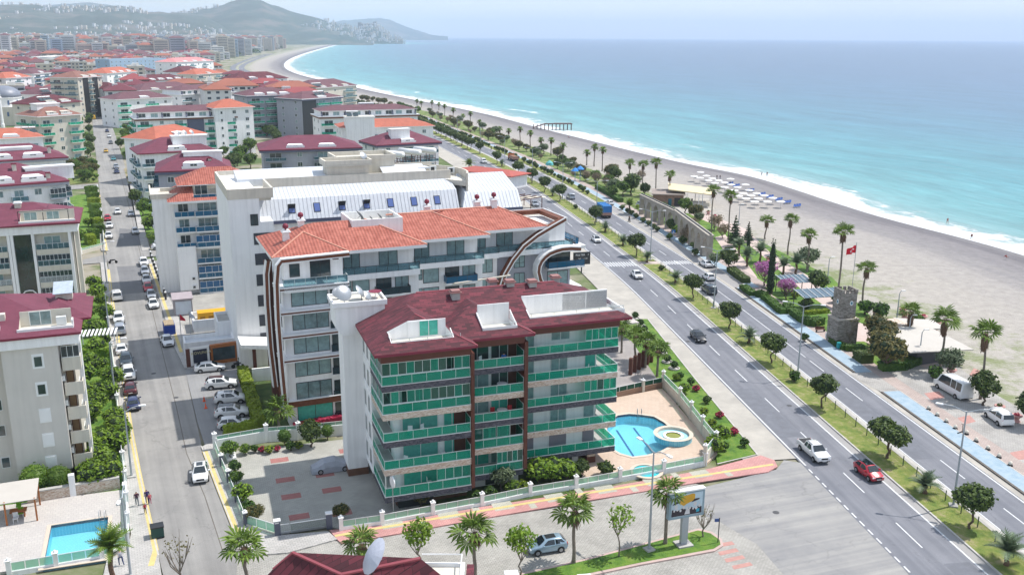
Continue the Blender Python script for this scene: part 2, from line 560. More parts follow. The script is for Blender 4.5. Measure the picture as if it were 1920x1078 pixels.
def make_sea():
 az=np.radians(np.linspace(-40,75,260))
 R=np.concatenate([np.linspace(60,400,70),np.geomspace(410,22500,120)])
 A,RR=np.meshgrid(az,R)
 X=RR*np.sin(A);Y=RR*np.cos(A)
 pts=np.stack([X.ravel(),Y.ravel()],1)
 d=shore_dist(pts)
 t=pts[:,0]*RT.x+pts[:,1]*RT.y
 n_=len(az);keep=[]
 for i in range(len(R)-1):
  for j in range(n_-1):
   a=i*n_+j
   q=(a,a+1,a+n_+1,a+n_)
   if max(d[k]for k in q)>-14:keep.append(tuple(reversed(q)))
 me=attr_mesh('sea',[(x,y,-1.2)for x,y in pts],keep,sea_material(),{'shore':d,'along':t})
 return prop(put('sea',me),kind='structure')
make_sea()
def sand_material():
 m=bpy.data.materials.new('beach_sand');m.use_nodes=True
 t=m.node_tree;N=t.nodes;L=t.links;p=N['Principled BSDF']
 at=N.new('ShaderNodeAttribute');at.attribute_name='shore'
 al=N.new('ShaderNodeAttribute');al.attribute_name='along'
 geo=N.new('ShaderNodeNewGeometry')
 cb=N.new('ShaderNodeCombineXYZ');L.new(al.outputs['Fac'],cb.inputs[0]);L.new(at.outputs['Fac'],cb.inputs[1])
 mp=N.new('ShaderNodeMapping');setv(mp,'Scale',(0.02,0.25,1));L.new(cb.outputs[0],mp.inputs['Vector'])
 n1=N.new('ShaderNodeTexNoise');setv(n1,'Scale',1);setv(n1,'Detail',6);L.new(mp.outputs[0],n1.inputs['Vector'])
 ad=N.new('ShaderNodeMath');ad.operation='MULTIPLY_ADD';setv(ad,1,16);L.new(n1.outputs['Fac'],ad.inputs[0]);L.new(at.outputs['Fac'],ad.inputs[2])
 mr=N.new('ShaderNodeMapRange');setv(mr,1,-62);setv(mr,2,12);L.new(ad.outputs[0],mr.inputs[0])
 ramp=N.new('ShaderNodeValToRGB');cr=ramp.color_ramp
 stops=[(0.0,(0.40,0.37,0.325)),(0.35,(0.375,0.345,0.31)),(0.58,(0.335,0.31,0.29)),(0.68,(0.24,0.225,0.225)),(0.80,(0.21,0.195,0.20)),(0.88,(0.14,0.13,0.14)),(1.0,(0.24,0.23,0.23))]
 while len(cr.elements)<len(stops):cr.elements.new(0.5)
 for e,(ps,c)in zip(cr.elements,stops):e.position=ps;e.color=(*c,1)
 L.new(mr.outputs[0],ramp.inputs[0])
 n2=N.new('ShaderNodeTexNoise');setv(n2,'Scale',0.5);setv(n2,'Detail',9);setv(n2,'Roughness',0.75);L.new(geo.outputs['Position'],n2.inputs['Vector'])
 r2=N.new('ShaderNodeMapRange');setv(r2,1,0.3);setv(r2,2,0.7);setv(r2,3,0.76);setv(r2,4,1.16);L.new(n2.outputs['Fac'],r2.inputs[0])
 hs=N.new('ShaderNodeHueSaturation');L.new(r2.outputs[0],hs.inputs['Value']);L.new(ramp.outputs[0],hs.inputs['Color'])
 n3=N.new('ShaderNodeTexNoise');setv(n3,'Scale',0.11);setv(n3,'Detail',9);setv(n3,'Roughness',0.72);L.new(geo.outputs['Position'],n3.inputs['Vector'])
 r3=N.new('ShaderNodeMapRange');setv(r3,1,-36);setv(r3,2,-56);L.new(at.outputs['Fac'],r3.inputs[0])
 m3=N.new('ShaderNodeMath');m3.operation='MULTIPLY_ADD';setv(m3,1,0.30);setv(m3,2,-0.13);L.new(r3.outputs[0],m3.inputs[0])
 a3=N.new('ShaderNodeMath');a3.operation='ADD';L.new(m3.outputs[0],a3.inputs[0]);L.new(n3.outputs['Fac'],a3.inputs[1])
 r4=N.new('ShaderNodeMapRange');setv(r4,1,0.62);setv(r4,2,0.74);setv(r4,4,0.8);L.new(a3.outputs[0],r4.inputs[0])
 mx=N.new('ShaderNodeMix');mx.data_type='RGBA';setv(mx,'B',(0.15,0.19,0.05,1))
 L.new(r4.outputs[0],mx.inputs['Factor']);L.new(hs.outputs[0],mx.inputs['A']);L.new(mx.outputs['Result'],p.inputs['Base Color'])
 setv(p,'Roughness',0.9)
 b=N.new('ShaderNodeBump');setv(b,'Strength',0.9);setv(b,'Distance',0.22)
 n4=N.new('ShaderNodeTexNoise');setv(n4,'Scale',1.1);setv(n4,'Detail',8);setv(n4,'Roughness',0.7);L.new(geo.outputs['Position'],n4.inputs['Vector'])
 L.new(n4.outputs['Fac'],b.inputs['Height']);L.new(b.outputs[0],p.inputs['Normal'])
 return m
def make_beach():
 rows=[-74,-60,-50,-40,-30,-20,-12,-6,-2,2,6,12]
 zz=[-0.10,-0.08,-0.05,0.0,0.0,-0.1,-0.35,-0.75,-1.08,-1.32,-1.6,-2.0]
 vs=[];sd_=[];al=[]
 for r,z in zip(rows,zz):
  ln=offset_line(BL,-r)
  for(x,y)in ln:
   dist=hypot(x,y)
   k=1.0
   vs.append((x,y,z));sd_.append(r);al.append(x*RT.x+y*RT.y)
 n=len(BL);fs=[]
 for i in range(len(rows)-1):
  for j in range(n-1):
   a=i*n+j
   fs.append((a,a+n,a+n+1,a+1))
 me=attr_mesh('beach',vs,fs,sand_material(),{'shore':sd_,'along':al})
 return prop(put('beach',me),kind='structure')
make_beach()
def land_material():
 m=bpy.data.materials.new('town_ground');m.use_nodes=True
 t=m.node_tree;N=t.nodes;L=t.links;p=N['Principled BSDF']
 geo=N.new('ShaderNodeNewGeometry')
 n1=N.new('ShaderNodeTexNoise');setv(n1,'Scale',0.022);setv(n1,'Detail',8);setv(n1,'Roughness',0.65);L.new(geo.outputs['Position'],n1.inputs['Vector'])
 ramp=N.new('ShaderNodeValToRGB');cr=ramp.color_ramp
 stops=[(0.32,(0.05,0.10,0.025)),(0.45,(0.10,0.14,0.04)),(0.52,(0.28,0.25,0.19)),(0.60,(0.33,0.31,0.27)),(0.7,(0.22,0.22,0.2))]
 while len(cr.elements)<len(stops):cr.elements.new(0.5)
 for e,(ps,c)in zip(cr.elements,stops):e.position=ps;e.color=(*c,1)
 L.new(n1.outputs['Fac'],ramp.inputs[0]);L.new(ramp.outputs[0],p.inputs['Base Color'])
 setv(p,'Roughness',0.95)
 return m
POOL_A=[(1138,803),(1146,788),(1158,779),(1180,776),(1204,778),(1226,781),(1245,792),(1257,803),(1262,818),(1258,835),(1238,846),(1212,853),(1186,856),(1164,850),(1150,842),(1141,828)]
POOL_E=[(96,985),(203,969),(198,1048),(80,1066)]
ZD=0.15
land_in=offset_line(BL,64)
sel=[p for i,p in enumerate(land_in)if i%3==0]
sel=[p for i,p in enumerate(sel)if hypot(*p)<5600]
land_loop=[tuple(p)for p in sel]+[(-900,6500),(-9500,6500),(-9500,-300),(150,-300)]
def pool_loop(pts):return[(q.x,q.y)for q in(P(x,y,ZD)for x,y in pts)]
fill('ground',[land_loop,pool_loop(POOL_A),pool_loop(POOL_E)],-0.16,land_material(),world=True)
def hill_material(name,green,rock,town):
 m=bpy.data.materials.new(name);m.use_nodes=True
 t=m.node_tree;N=t.nodes;L=t.links;p=N['Principled BSDF']
 geo=N.new('ShaderNodeNewGeometry')
 def nz(sc,d,r=0.65):
  n=N.new('ShaderNodeTexNoise');setv(n,'Scale',sc);setv(n,'Detail',d);setv(n,'Roughness',r);L.new(geo.outputs['Position'],n.inputs['Vector']);return n.outputs['Fac']
 ramp=N.new('ShaderNodeValToRGB');cr=ramp.color_ramp
 stops=[(0.35,green),(0.50,tuple(c*1.5 for c in green)),(0.62,rock)]
 while len(cr.elements)<len(stops):cr.elements.new(0.5)
 for e,(ps,c)in zip(cr.elements,stops):e.position=ps;e.color=(*c,1)
 L.new(nz(0.004,9),ramp.inputs[0]);L.new(ramp.outputs[0],p.inputs['Base Color'])
 setv(p,'Roughness',0.95)
 return m
HILLM=hill_material('hill_scrub',(0.022,0.040,0.028),(0.12,0.11,0.09),0)
HILL_SURF=[]
from mathutils import noise as mnoise
def hill(name,sil,dist,depth,base_py=None,seed=0,rough=1.0,m=None,base_front=1.0):
 """mountain whose crest is seen along the pixels sil, at forward distance dist; slopes run towards and away from us"""
 xs=[s[0]for s in sil];ys=[s[1]for s in sil]
 cols=int((xs[-1]-xs[0])/4)+1
 rows=26
 vs=[];grid=[]
 for i in range(cols):
  x=xs[0]+(xs[-1]-xs[0])*i/(cols-1)
  y=float(np.interp(x,xs,ys))
  top=PD(x,y,dist)
  dirx=Vector((top.x,top.y,0)).normalized()
  for j in range(rows):
   u=j/(rows-1)*2-1
   c=Vector((top.x,top.y,0))+dirx*(u*depth*(base_front if u<0 else 0.7))
   prof=cos(min(1,abs(u))*pi/2)**1.35
   nn=mnoise.fractal(Vector((c.x*0.0011+seed,c.y*0.0011,seed)),1.0,2.0,6)
   h=max(top.z,2)*prof
   h+=nn*60*rough*(1-prof)*min(1,(1-abs(u))*3)+(nn*5*rough if u==0 else 0)
   nn2=mnoise.fractal(Vector((c.x*0.006,c.y*0.006,seed)),1.0,2.0,4)
   h+=nn2*14*rough*min(1,(1-abs(u))*4)*(0.25 if abs(u)<0.05 else 1)
   vs.append((c.x,c.y,max(-3,h)if 0<j<rows-1 else-3))
 fs=[]
 for i in range(cols-1):
  for j in range(rows-1):
   a=i*rows+j
   fs.append((a,a+rows,a+rows+1,a+1))
 me=bpy.data.meshes.new(name);me.from_pydata(vs,[],fs);me.materials.append(m or HILLM)
 me.polygons.foreach_set('use_smooth',[True]*len(fs));me.update()
 o=prop(put(name,me),kind='structure')
 HILL_SURF.append((o,cols,rows,vs,sil))
 return o
hill('hill',[(-60,12),(0,10),(60,10),(100,14),(150,13),(200,13),(225,12),(250,17),(275,24),(310,26),(345,25),(380,30),(420,48),(450,66)],6200,2300,seed=3)
hill('hill',[(270,60),(300,36),(330,26),(360,22),(395,17),(430,7),(450,2),(465,0),(490,2),(512,12),(535,19),(560,26),(600,36),(625,46),(650,48),(662,57),(680,66),(700,72)],6900,1900,seed=8)
hill('headland',[(630,72),(648,62),(660,56),(672,54),(684,49),(690,47),(702,48),(712,56),(722,62),(730,68),(742,72.5),(755,74.5)],6400,620,seed=12,rough=0.35)
hill('far_hill',[(560,66),(620,44),(640,39),(665,38),(690,36),(712,34.5),(735,40),(760,50),(785,60),(810,66.5),(840,69.5)],13500,2500,seed=20,rough=1.5)
hill('far_hill',[(-80,14),(40,13),(100,11),(150,6),(170,6),(200,9),(250,20),(300,26),(350,30),(420,40)],11500,3000,seed=31,rough=1.5)
def asphalt_material(name,base,light,stretch_ang,light_amt=1.0):
 m=bpy.data.materials.new(name);m.use_nodes=True
 t=m.node_tree;N=t.nodes;L=t.links;p=N['Principled BSDF']
 geo=N.new('ShaderNodeNewGeometry')
 mp0=N.new('ShaderNodeMapping');setv(mp0,'Rotation',(0,0,-radians(stretch_ang)));L.new(geo.outputs['Position'],mp0.inputs['Vector'])
 mp=N.new('ShaderNodeMapping');setv(mp,'Scale',(0.015,0.9,1));L.new(mp0.outputs[0],mp.inputs['Vector'])
 def nz(sc,d,v,r=0.6):
  n=N.new('ShaderNodeTexNoise');setv(n,'Scale',sc);setv(n,'Detail',d);setv(n,'Roughness',r);L.new(v,n.inputs['Vector']);return n.outputs['Fac']
 a=nz(1.0,4,mp.outputs[0]);b_=nz(0.12,7,geo.outputs['Position'],0.7);c_=nz(14.0,3,geo.outputs['Position'])
 ad=N.new('ShaderNodeMath');ad.operation='MULTIPLY_ADD';setv(ad,1,0.5);L.new(a,ad.inputs[0])
 a2=N.new('ShaderNodeMath');a2.operation='MULTIPLY';setv(a2,1,0.5);L.new(b_,a2.inputs[0]);L.new(a2.outputs[0],ad.inputs[2])
 mr=N.new('ShaderNodeMapRange');setv(mr,1,0.36);setv(mr,2,0.64);L.new(ad.outputs[0],mr.inputs[0])
 mx=N.new('ShaderNodeMix');mx.data_type='RGBA';setv(mx,'A',(*base,1));setv(mx,'B',(*light,1));L.new(mr.outputs[0],mx.inputs['Factor'])
 r3=N.new('ShaderNodeMapRange');setv(r3,3,0.9);setv(r3,4,1.1);L.new(c_,r3.inputs[0])
 vo=N.new('ShaderNodeTexVoronoi');vo.feature='DISTANCE_TO_EDGE';setv(vo,'Scale',0.11)
 nzc=N.new('ShaderNodeTexNoise');setv(nzc,'Scale',0.6);setv(nzc,'Detail',5);L.new(geo.outputs['Position'],nzc.inputs['Vector'])
 va=N.new('ShaderNodeVectorMath');va.operation='MULTIPLY_ADD';setv(va,1,(4,4,0));L.new(nzc.outputs['Color'],va.inputs[0]);L.new(geo.outputs['Position'],va.inputs[2]);L.new(va.outputs[0],vo.inputs['Vector'])
 rc=N.new('ShaderNodeMapRange');setv(rc,1,0.0);setv(rc,2,0.008);setv(rc,3,0.80);L.new(vo.outputs['Distance'],rc.inputs[0])
 mu=N.new('ShaderNodeMath');mu.operation='MULTIPLY';L.new(r3.outputs[0],mu.inputs[0]);L.new(rc.outputs[0],mu.inputs[1])
 hs=N.new('ShaderNodeHueSaturation');L.new(mu.outputs[0],hs.inputs['Value']);L.new(mx.outputs['Result'],hs.inputs['Color']);L.new(hs.outputs[0],p.inputs['Base Color'])
 setv(p,'Roughness',0.85)
 b=N.new('ShaderNodeBump');setv(b,'Strength',0.3);setv(b,'Distance',0.02);L.new(c_,b.inputs['Height']);L.new(b.outputs[0],p.inputs['Normal'])
 return m
ASPH=asphalt_material('boulevard_asphalt',(0.125,0.132,0.155),(0.21,0.215,0.24),97.7)
ASPH2=asphalt_material('street_asphalt',(0.20,0.195,0.19),(0.32,0.31,0.295),114.5)
SHOULDER=asphalt_material('gutter_strip',(0.27,0.26,0.26),(0.34,0.33,0.32),97.7)
DUST=mat('dusty_concrete',(0.33,0.31,0.28),0.95,0.2,0.25,bump=0.3,bscale=3,col2=(0.47,0.44,0.39))
PAINT=mat('road_paint',(0.60,0.61,0.62),0.7,0.12,2.0)
KERB=mat('kerb_stone',(0.48,0.46,0.43),0.9,0.15,1.2)
KERBD=mat('kerb_dark',(0.13,0.115,0.10),0.9,0.2,1.0)
def grass_material(name,c1,c2,c3,sc=0.5):
 m=bpy.data.materials.new(name);m.use_nodes=True
 t=m.node_tree;N=t.nodes;L=t.links;p=N['Principled BSDF']
 geo=N.new('ShaderNodeNewGeometry')
 n1=N.new('ShaderNodeTexNoise');setv(n1,'Scale',sc);setv(n1,'Detail',9);setv(n1,'Roughness',0.72);L.new(geo.outputs['Position'],n1.inputs['Vector'])
 ramp=N.new('ShaderNodeValToRGB');cr=ramp.color_ramp
 stops=[(0.38,c1),(0.52,c2),(0.66,c3)]
 while len(cr.elements)<3:cr.elements.new(0.5)
 for e,(ps,c)in zip(cr.elements,stops):e.position=ps;e.color=(*c,1)
 L.new(n1.outputs['Fac'],ramp.inputs[0]);L.new(ramp.outputs[0],p.inputs['Base Color'])
 setv(p,'Roughness',0.9)
 n2=N.new('ShaderNodeTexNoise');setv(n2,'Scale',9);setv(n2,'Detail',4);L.new(geo.outputs['Position'],n2.inputs['Vector'])
 b=N.new('ShaderNodeBump');setv(b,'Strength',0.8);setv(b,'Distance',0.12);L.new(n2.outputs['Fac'],b.inputs['Height']);L.new(b.outputs[0],p.inputs['Normal'])
 return m
GRASS=grass_material('lawn_grass',(0.05,0.13,0.012),(0.11,0.21,0.02),(0.18,0.24,0.04))
GRASSDRY=grass_material('median_grass',(0.10,0.16,0.02),(0.19,0.22,0.045),(0.34,0.28,0.16),0.6)
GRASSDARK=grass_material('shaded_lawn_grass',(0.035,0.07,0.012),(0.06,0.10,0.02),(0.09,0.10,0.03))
T0,T1=40,2600
strip('boulevard',48.0,56.45,T0,T1,0.0,ASPH)
strip('boulevard',60.9,69.3,T0,T1,0.0,ASPH)
strip('gutter',55.52,56.45,T0,700,0.008,SHOULDER)
strip('gutter',60.95,61.75,T0,700,0.008,mat('pale_gutter',(0.46,0.44,0.41),0.9,0.1))
strip('gutter',68.45,69.3,T0,700,0.008,DUST)
strip('road_edge_line',48.22,48.42,96,700,0.008,PAINT)
strip('road_edge_line',55.28,55.50,T0,900,0.008,PAINT)
strip('road_edge_line',61.8,61.96,T0,900,0.008,PAINT)
strip('road_edge_line',68.1,68.3,200,700,0.008,PAINT)
strip('road_edge_line',68.1,68.3,T0,196,0.008,PAINT)
def dashes(name,n,w_,t0,t1,on,period,z=0.008):
 r=prop(thing(name,None,None),kind='structure')
 t=t0
 while t<t1:
  b=MB();b.face([RP(n-w_/2,t,z),RP(n+w_/2,t,z),RP(n+w_/2,t+on,z),RP(n-w_/2,t+on,z)])
  b.build('painted_dash',PAINT,r)
  t+=period
 return r
dashes('lane_dashes',51.88,0.16,77.0,420,5.0,11.7)
dashes('edge_dashes',48.25,0.18,66.0,95,1.05,1.75)
dashes('lane_dashes',65.15,0.16,54.5,130,5.0,12.0)
strip('road_centre_line',65.07,65.23,133,200,0.008,PAINT)
dashes('lane_dashes',65.15,0.16,205,420,5.0,11.7)
strip('verge',41.5,48.0,98,330,-0.01,DUST)
strip('verge',40,48.0,330,1200,-0.01,DUST)
for a,c in((T0,196.5),(199.5,1100)):
 strip('kerb',56.45,56.65,a,c,0.14,KERB,0.14)
 strip('kerb',60.7,60.9,a,c,0.14,KERB,0.14)
 strip('median_lawn',56.65,60.7,a,c,0.11,GRASSDRY,0.11)
strip('median_crossing',56.4,60.95,196.5,199.5,0.004,mat('crossing_paving',(0.50,0.42,0.38),0.9,0.1))
BLUE=mat('blue_cycle_lane',(0.24,0.34,0.42),0.85,0.2,0.9,col2=(0.36,0.44,0.50))
PROM=tile_mat('promenade_paving',(0.40,0.31,0.28),(0.46,0.37,0.33),(0.30,0.27,0.25),0.4,0.2,7.7,rough=0.9)
for a,c in((T0,117.2),(125.3,175.0)):
 strip('kerb',69.3,69.62,a,c,0.16,KERBD,0.16)
 strip('cycle_lane',69.62,72.15,a,c,0.13,BLUE,0.13)
 strip('kerb',72.15,72.3,a,c,0.15,KERB,0.15)
strip('lay_by',69.3,71.9,175,272,0.0,SHOULDER)
strip('cycle_lane',72.2,74.4,175,760,0.10,BLUE,0.10)
strip('kerb',71.9,72.2,175,700,0.14,KERB,0.14)
strip('promenade',72.3,74.6,T0,175,0.05,PROM)
strip('promenade',74.4,77.0,175,900,0.05,PROM)
strip('verge',69.3,71.9,276,700,0.05,GRASSDRY,0.05)
GP=tile_mat('car_park_paving',(0.36,0.345,0.325),(0.42,0.40,0.38),(0.28,0.27,0.25),0.4,0.2,20,rough=0.9,big=0.2)
fill('car_park',[[(1655,690),(1700,678),(1735,668),(1760,655),(1800,690),(1860,735),(1920,770),(2000,830),(2080,900),(2300,1300),(2120,1130),(1920,900),(1695,740),(1655,736),(1590,700)]],0.03,GP)
PINKP=mat('pink_paving_patch',(0.44,0.24,0.21),0.9,0.15,2.0)
for q in([(1733,737),(1760,733),(1772,745),(1745,750)],[(1795,783),(1818,778),(1830,790),(1806,796)],[(1893,848),(1925,842),(1935,860),(1905,862)],[(1826,690),(1850,700),(1842,712),(1818,702)]):
 fill('paving_patch',[q],0.037,PINKP)
fill('park_lawn',[[(1230,420),(1330,470),(1400,500),(1480,590),(1560,640),(1620,690),(1655,690),(1705,676),(1745,655),(1640,600),(1560,520),(1480,480),(1400,440),(1300,400),(1250,385)]],0.032,GRASS)
strip('park_lawn',77.0,90,200,700,0.02,grass_material('park_grass',(0.07,0.14,0.02),(0.15,0.20,0.04),(0.38,0.33,0.26),0.25))
strip('park_path',74.4,82.5,176,232,0.028,tile_mat('park_paving',(0.40,0.36,0.34),(0.46,0.42,0.40),(0.3,0.29,0.27),0.4,0.2,7.7,rough=0.9))
PATHM=mat('pink_path',(0.52,0.42,0.38),0.9,0.12,1.0)
fill('park_path',[[(1290,400),(1318,398),(1400,430),(1440,470),(1520,520),(1560,560),(1600,600),(1650,620),(1760,680),(1735,690),(1620,640),(1590,640),(1555,580),(1500,540),(1430,480),(1380,440)]],0.035,PATHM)
fill('park_path',[[(1340,445),(1360,440),(1420,520),(1400,530)]],0.04,PATHM)
fill('kiosk_terrace',[[(1222,388),(1250,372),(1330,372),(1340,392),(1318,400),(1250,400)]],0.045,DUST)
z_=prop(thing('zebra_crossing',None,None),kind='structure')
for k in range(12):
 n=48.7+k*0.62
 if n>55.2:break
 b=MB();b.face([RP(n,195.6,0.012),RP(n+0.32,195.6,0.012),RP(n+0.32,199.6,0.012),RP(n,199.6,0.012)])
 b.build('painted_bar',PAINT,z_)
for k in range(12):
 n=62.2+k*0.62
 if n>68:break
 b=MB();b.face([RP(n,196.2,0.012),RP(n+0.32,196.2,0.012),RP(n+0.32,199.2,0.012),RP(n,199.2,0.012)])
 b.build('painted_bar',PAINT,z_)
PAVER=tile_mat('pale_block_paving',(0.34,0.33,0.30),(0.42,0.40,0.37),(0.24,0.235,0.22),0.42,0.21,19,rough=0.92,big=0.16)
fill('side_street',[[(300,1180),(425,1080),(448,1012),(600,1010),(640,1015),(1050,950),(1300,905),(1500,960),(1560,1078),(1700,1300),(1700,1600),(300,1600)]],-0.01,PAVER)
fill('junction',[[(1298,918),(1455,880),(1470,862),(1508,868),(1575,939),(1640,1005),(1702,1074),(1900,1300),(1800,1400),(1580,1150),(1470,1078),(1420,1020),(1345,975),(1290,955)]],-0.004,asphalt_material('junction_asphalt',(0.20,0.20,0.21),(0.35,0.34,0.32),19))
LSTREET=[(440,1180),(446,1010),(412,925),(378,836),(346,690),(322,640),(290,530),(268,478),(258,430),(243,345),(228,290),(215,250),(205,222),(192,195),(186,180),(176,180),(172,195),(173,222),(176,260),(181,300),(188,370),(196,440),(205,520),(218,620),(232,720),(243,790),(256,860),(277,960),(297,1040),(330,1180)]
fill('street',[LSTREET],0.004,ASPH2)
for q in([(150,488),(205,476),(200,492),(150,496)],[(266,470),(330,466),(332,478),(270,482)],[(128,348),(184,345),(185,352),(126,356)],[(240,347),(305,341),(306,348),(243,353)],[(120,302),(182,300),(183,305),(120,307)]):
 fill('cross_street',[q],0.0,ASPH2)
PATCHM=asphalt_material('dark_asphalt_patch',(0.15,0.15,0.155),(0.19,0.19,0.195),114.5)
fill('asphalt_patch',[[(219,500),(262,498),(275,548),(228,552),(223,520)]],0.012,PATCHM)
fill('asphalt_patch',[[(224,428),(262,432),(264,460),(219,461),(222,448),(232,446),(231,440),(222,441)]],0.012,PATCHM)
fill('car_bays',[[(346,690),(378,684),(420,672),(466,690),(480,740),(490,806),(410,842),(385,838),(370,790)]],0.01,asphalt_material('bay_asphalt',(0.2,0.2,0.205),(0.3,0.3,0.3),114.5))
for n0,n1,t0,t1 in((48.6,51.6,104,121),(52.2,55.1,138,150),(62.2,64.8,96,118),(65.4,68,140,171),(49,51.5,175,190),(52.3,55,60,74)):strip('asphalt_patch',n0,n1,t0,t1,0.004,mat('road_patch',(0.15,0.157,0.18),0.9,0.15,0.8))
for x,y in((1290,640),(1480,760),(1075,470),(330,745),(352,905),(288,700),(1455,960)):
 c=P(x,y,0.014);b=MB();b.prism([(c.x+.36*cos(k*.63),c.y+.36*sin(k*.63))for k in range(10)],.005,.02);prop(b.build('manhole_cover',mat('cast_iron',(.07,.07,.075),.7)),kind='structure')
SLAB=tile_mat('pavement_slabs',(0.40,0.39,0.37),(0.48,0.46,0.44),(0.30,0.29,0.28),0.5,0.25,24,rough=0.92,big=0.12)
YEL=mat('yellow_guide_slab',(0.58,0.47,0.20),0.9,0.12,2.0)
lpave=[(297,1040),(277,960),(256,860),(243,790),(232,720),(218,620),(205,520),(200,492),(188,492),(195,560),(208,660),(217,750),(228,830),(236,900),(238,960),(246,1000),(238,1030),(200,1050),(170,1180),(320,1180)]
fill('pavement',[lpave],0.13,SLAB,thick=0.13)
fill('pavement',[[(448,1012),(414,925),(380,836),(388,832),(402,831),(436,912),(455,975),(520,1003),(615,995),(632,1010),(540,1035),(478,1040)]],0.13,SLAB,thick=0.13)
fill('pavement',[[(266,470),(243,345),(240,345),(250,345),(262,400),(282,468)]],0.13,SLAB,thick=0.13)
fill('pavement',[[(346,690),(322,640),(290,530),(275,486),(288,484),(310,540),(345,620),(368,690)]],0.13,SLAB,thick=0.13)
fill('pavement',[[(205,470),(196,440),(188,370),(182,352),(178,352),(182,400),(190,470)]],0.13,SLAB,thick=0.13)
def px_ribbon(name,pts,w_,z,m,n=1,parent=None):
 """flat ribbon of width w_ metres laid through photo points"""
 q=[P(x,y,z)for x,y in pts];b=MB()
 L_=[]
 for i,p in enumerate(q):
  d=(q[min(i+1,len(q)-1)]-q[max(i-1,0)]);d.z=0;d.normalize()
  s=Vector((-d.y,d.x,0))*(w_/2);L_.append((p-s,p+s))
 for(a,c),(e,f)in zip(L_,L_[1:]):b.face([a,e,f,c])
 for f_ in range(len(b.f)):
  v=[Vector(b.v[i])for i in b.f[f_]]
  if(v[1]-v[0]).cross(v[2]-v[0]).z<0:b.f[f_]=tuple(reversed(b.f[f_]))
 o=b.build(name,m,parent)
 if parent is None:prop(o,kind='structure')
 return o
px_ribbon('guide_strip',[(283,1060),(292,1030),(283,990),(273,945),(259,880),(246,810),(236,740),(222,640),(210,560),(203,505)],0.55,0.138,YEL)
px_ribbon('guide_strip',[(446,1002),(410,912),(384,845)],0.6,0.138,YEL)
px_ribbon('guide_strip',[(340,660),(316,590),(298,540),(282,495)],0.5,0.138,YEL)
px_ribbon('guide_strip',[(200,470),(192,420),(186,365)],0.5,0.138,YEL)
px_ribbon('kerb',[(446,1012),(412,925),(378,836)],0.16,0.142,KERB)
px_ribbon('kerb',[(297,1040),(277,960),(256,860),(243,790),(232,720),(218,620),(205,520)],0.16,0.142,KERB)
px_ribbon('road_joint',[(420,1040),(384,930),(350,850),(330,760),(312,690),(280,560),(262,470),(240,380),(218,300),(195,215)],0.10,0.011,KERBD)
PINK=tile_mat('pink_block_paving',(0.50,0.24,0.23),(0.58,0.30,0.28),(0.38,0.22,0.20),0.42,0.21,19,rough=0.92,big=0.10)
GREYF=tile_mat('grey_block_paving',(0.42,0.41,0.34),(0.48,0.47,0.40),(0.34,0.33,0.28),0.42,0.21,19,rough=0.92,big=0.10)
fill('pink_pavement',[[(618,993),(716,984),(900,950),(1100,920),(1322,880),(1426,853),(1452,862),(1458,874),(1440,884),(1300,905),(1100,938),(900,972),(700,1008),(640,1018),(628,1006)]],0.13,PINK,thick=0.13)
px_ribbon('guide_strip',[(628,1004),(700,991),(1100,924),(1450,870)],0.42,0.144,YEL)
pp=prop(thing('paving_fields',None,None),kind='structure')
a0=P(640,1016,0);a1=P(1440,884,0);ax=(a1-a0).normalized();ay=Vector((-ax.y,ax.x,0));Ltot=(a1-a0).length
k=2.2;j=0
while k<Ltot-3:
 wide=j%2==1
 w_=2.2 if wide else 0.75
 y0_,y1_=(0.9,2.6)if wide else(0.5,2.0)
 if not wide:y0_,y1_=(1.3,3.0)if j%4==0 else(0.2,1.7)
 q=[a0+ax*k+ay*y0_,a0+ax*(k+w_)+ay*y0_,a0+ax*(k+w_)+ay*y1_,a0+ax*k+ay*y1_]
 b=MB();b.face([(p.x,p.y,0.137)for p in q]);b.build('paving_field',GREYF,pp)
 k+=w_+(1.6 if wide else 1.5);j+=1
fill('red_field',[[(1336,1020),(1372,1014),(1378,1020),(1340,1027)]],0.0,PINKP)
for dx,dy in((12,14),(24,27),(38,40)):
 fill('red_field',[[(1334+dx,1020+dy),(1368+dx,1013+dy),(1374+dx,1019+dy),(1338+dx,1027+dy)]],0.0,PINKP)
fill('kerb',[[(940,1082),(1100,1046),(1250,1006),(1310,990),(1335,996),(1354,1010),(1356,1022),(1340,1032),(1200,1058),(1080,1084),(980,1110)]],0.14,mat('pinkish_kerb',(0.48,0.36,0.33),0.9,0.1),thick=0.16)
fill('island_lawn',[[(955,1082),(1102,1049),(1250,1009),(1309,993.5),(1332,999),(1349,1011),(1351,1020),(1338,1028),(1200,1054),(1080,1079),(990,1104)]],0.15,GRASS)
YARD=tile_mat('yard_paving',(0.37,0.365,0.33),(0.43,0.42,0.38),(0.27,0.27,0.25),0.44,0.22,19,rough=0.92,big=0.12)
fill('yard',[[(402,850),(655,822),(700,850),(790,900),(800,965),(768,984),(716,1000),(615,988),(520,1002),(462,984),(440,925)]],0.02,YARD)
REDP=tile_mat('red_yard_field',(0.36,0.14,0.13),(0.42,0.18,0.16),(0.26,0.13,0.12),0.44,0.22,19,rough=0.92)
for cx_,cy_ in((524,862),(535,899),(546,930),(561,968),(609,889),(622,918),(641,961),(652,844)):
 c=P(cx_,cy_,0.026);b=MB()
 b.face([c-ax*1.05-ay*0.62,c+ax*1.05-ay*0.62,c+ax*1.05+ay*0.62,c-ax*1.05+ay*0.62])
 prop(b.build('red_yard_field',REDP),kind='structure')
DECK=tile_mat('pool_deck_tiles',(0.52,0.40,0.31),(0.56,0.44,0.35),(0.46,0.36,0.29),0.6,0.6,19,rough=0.8,big=0.06)
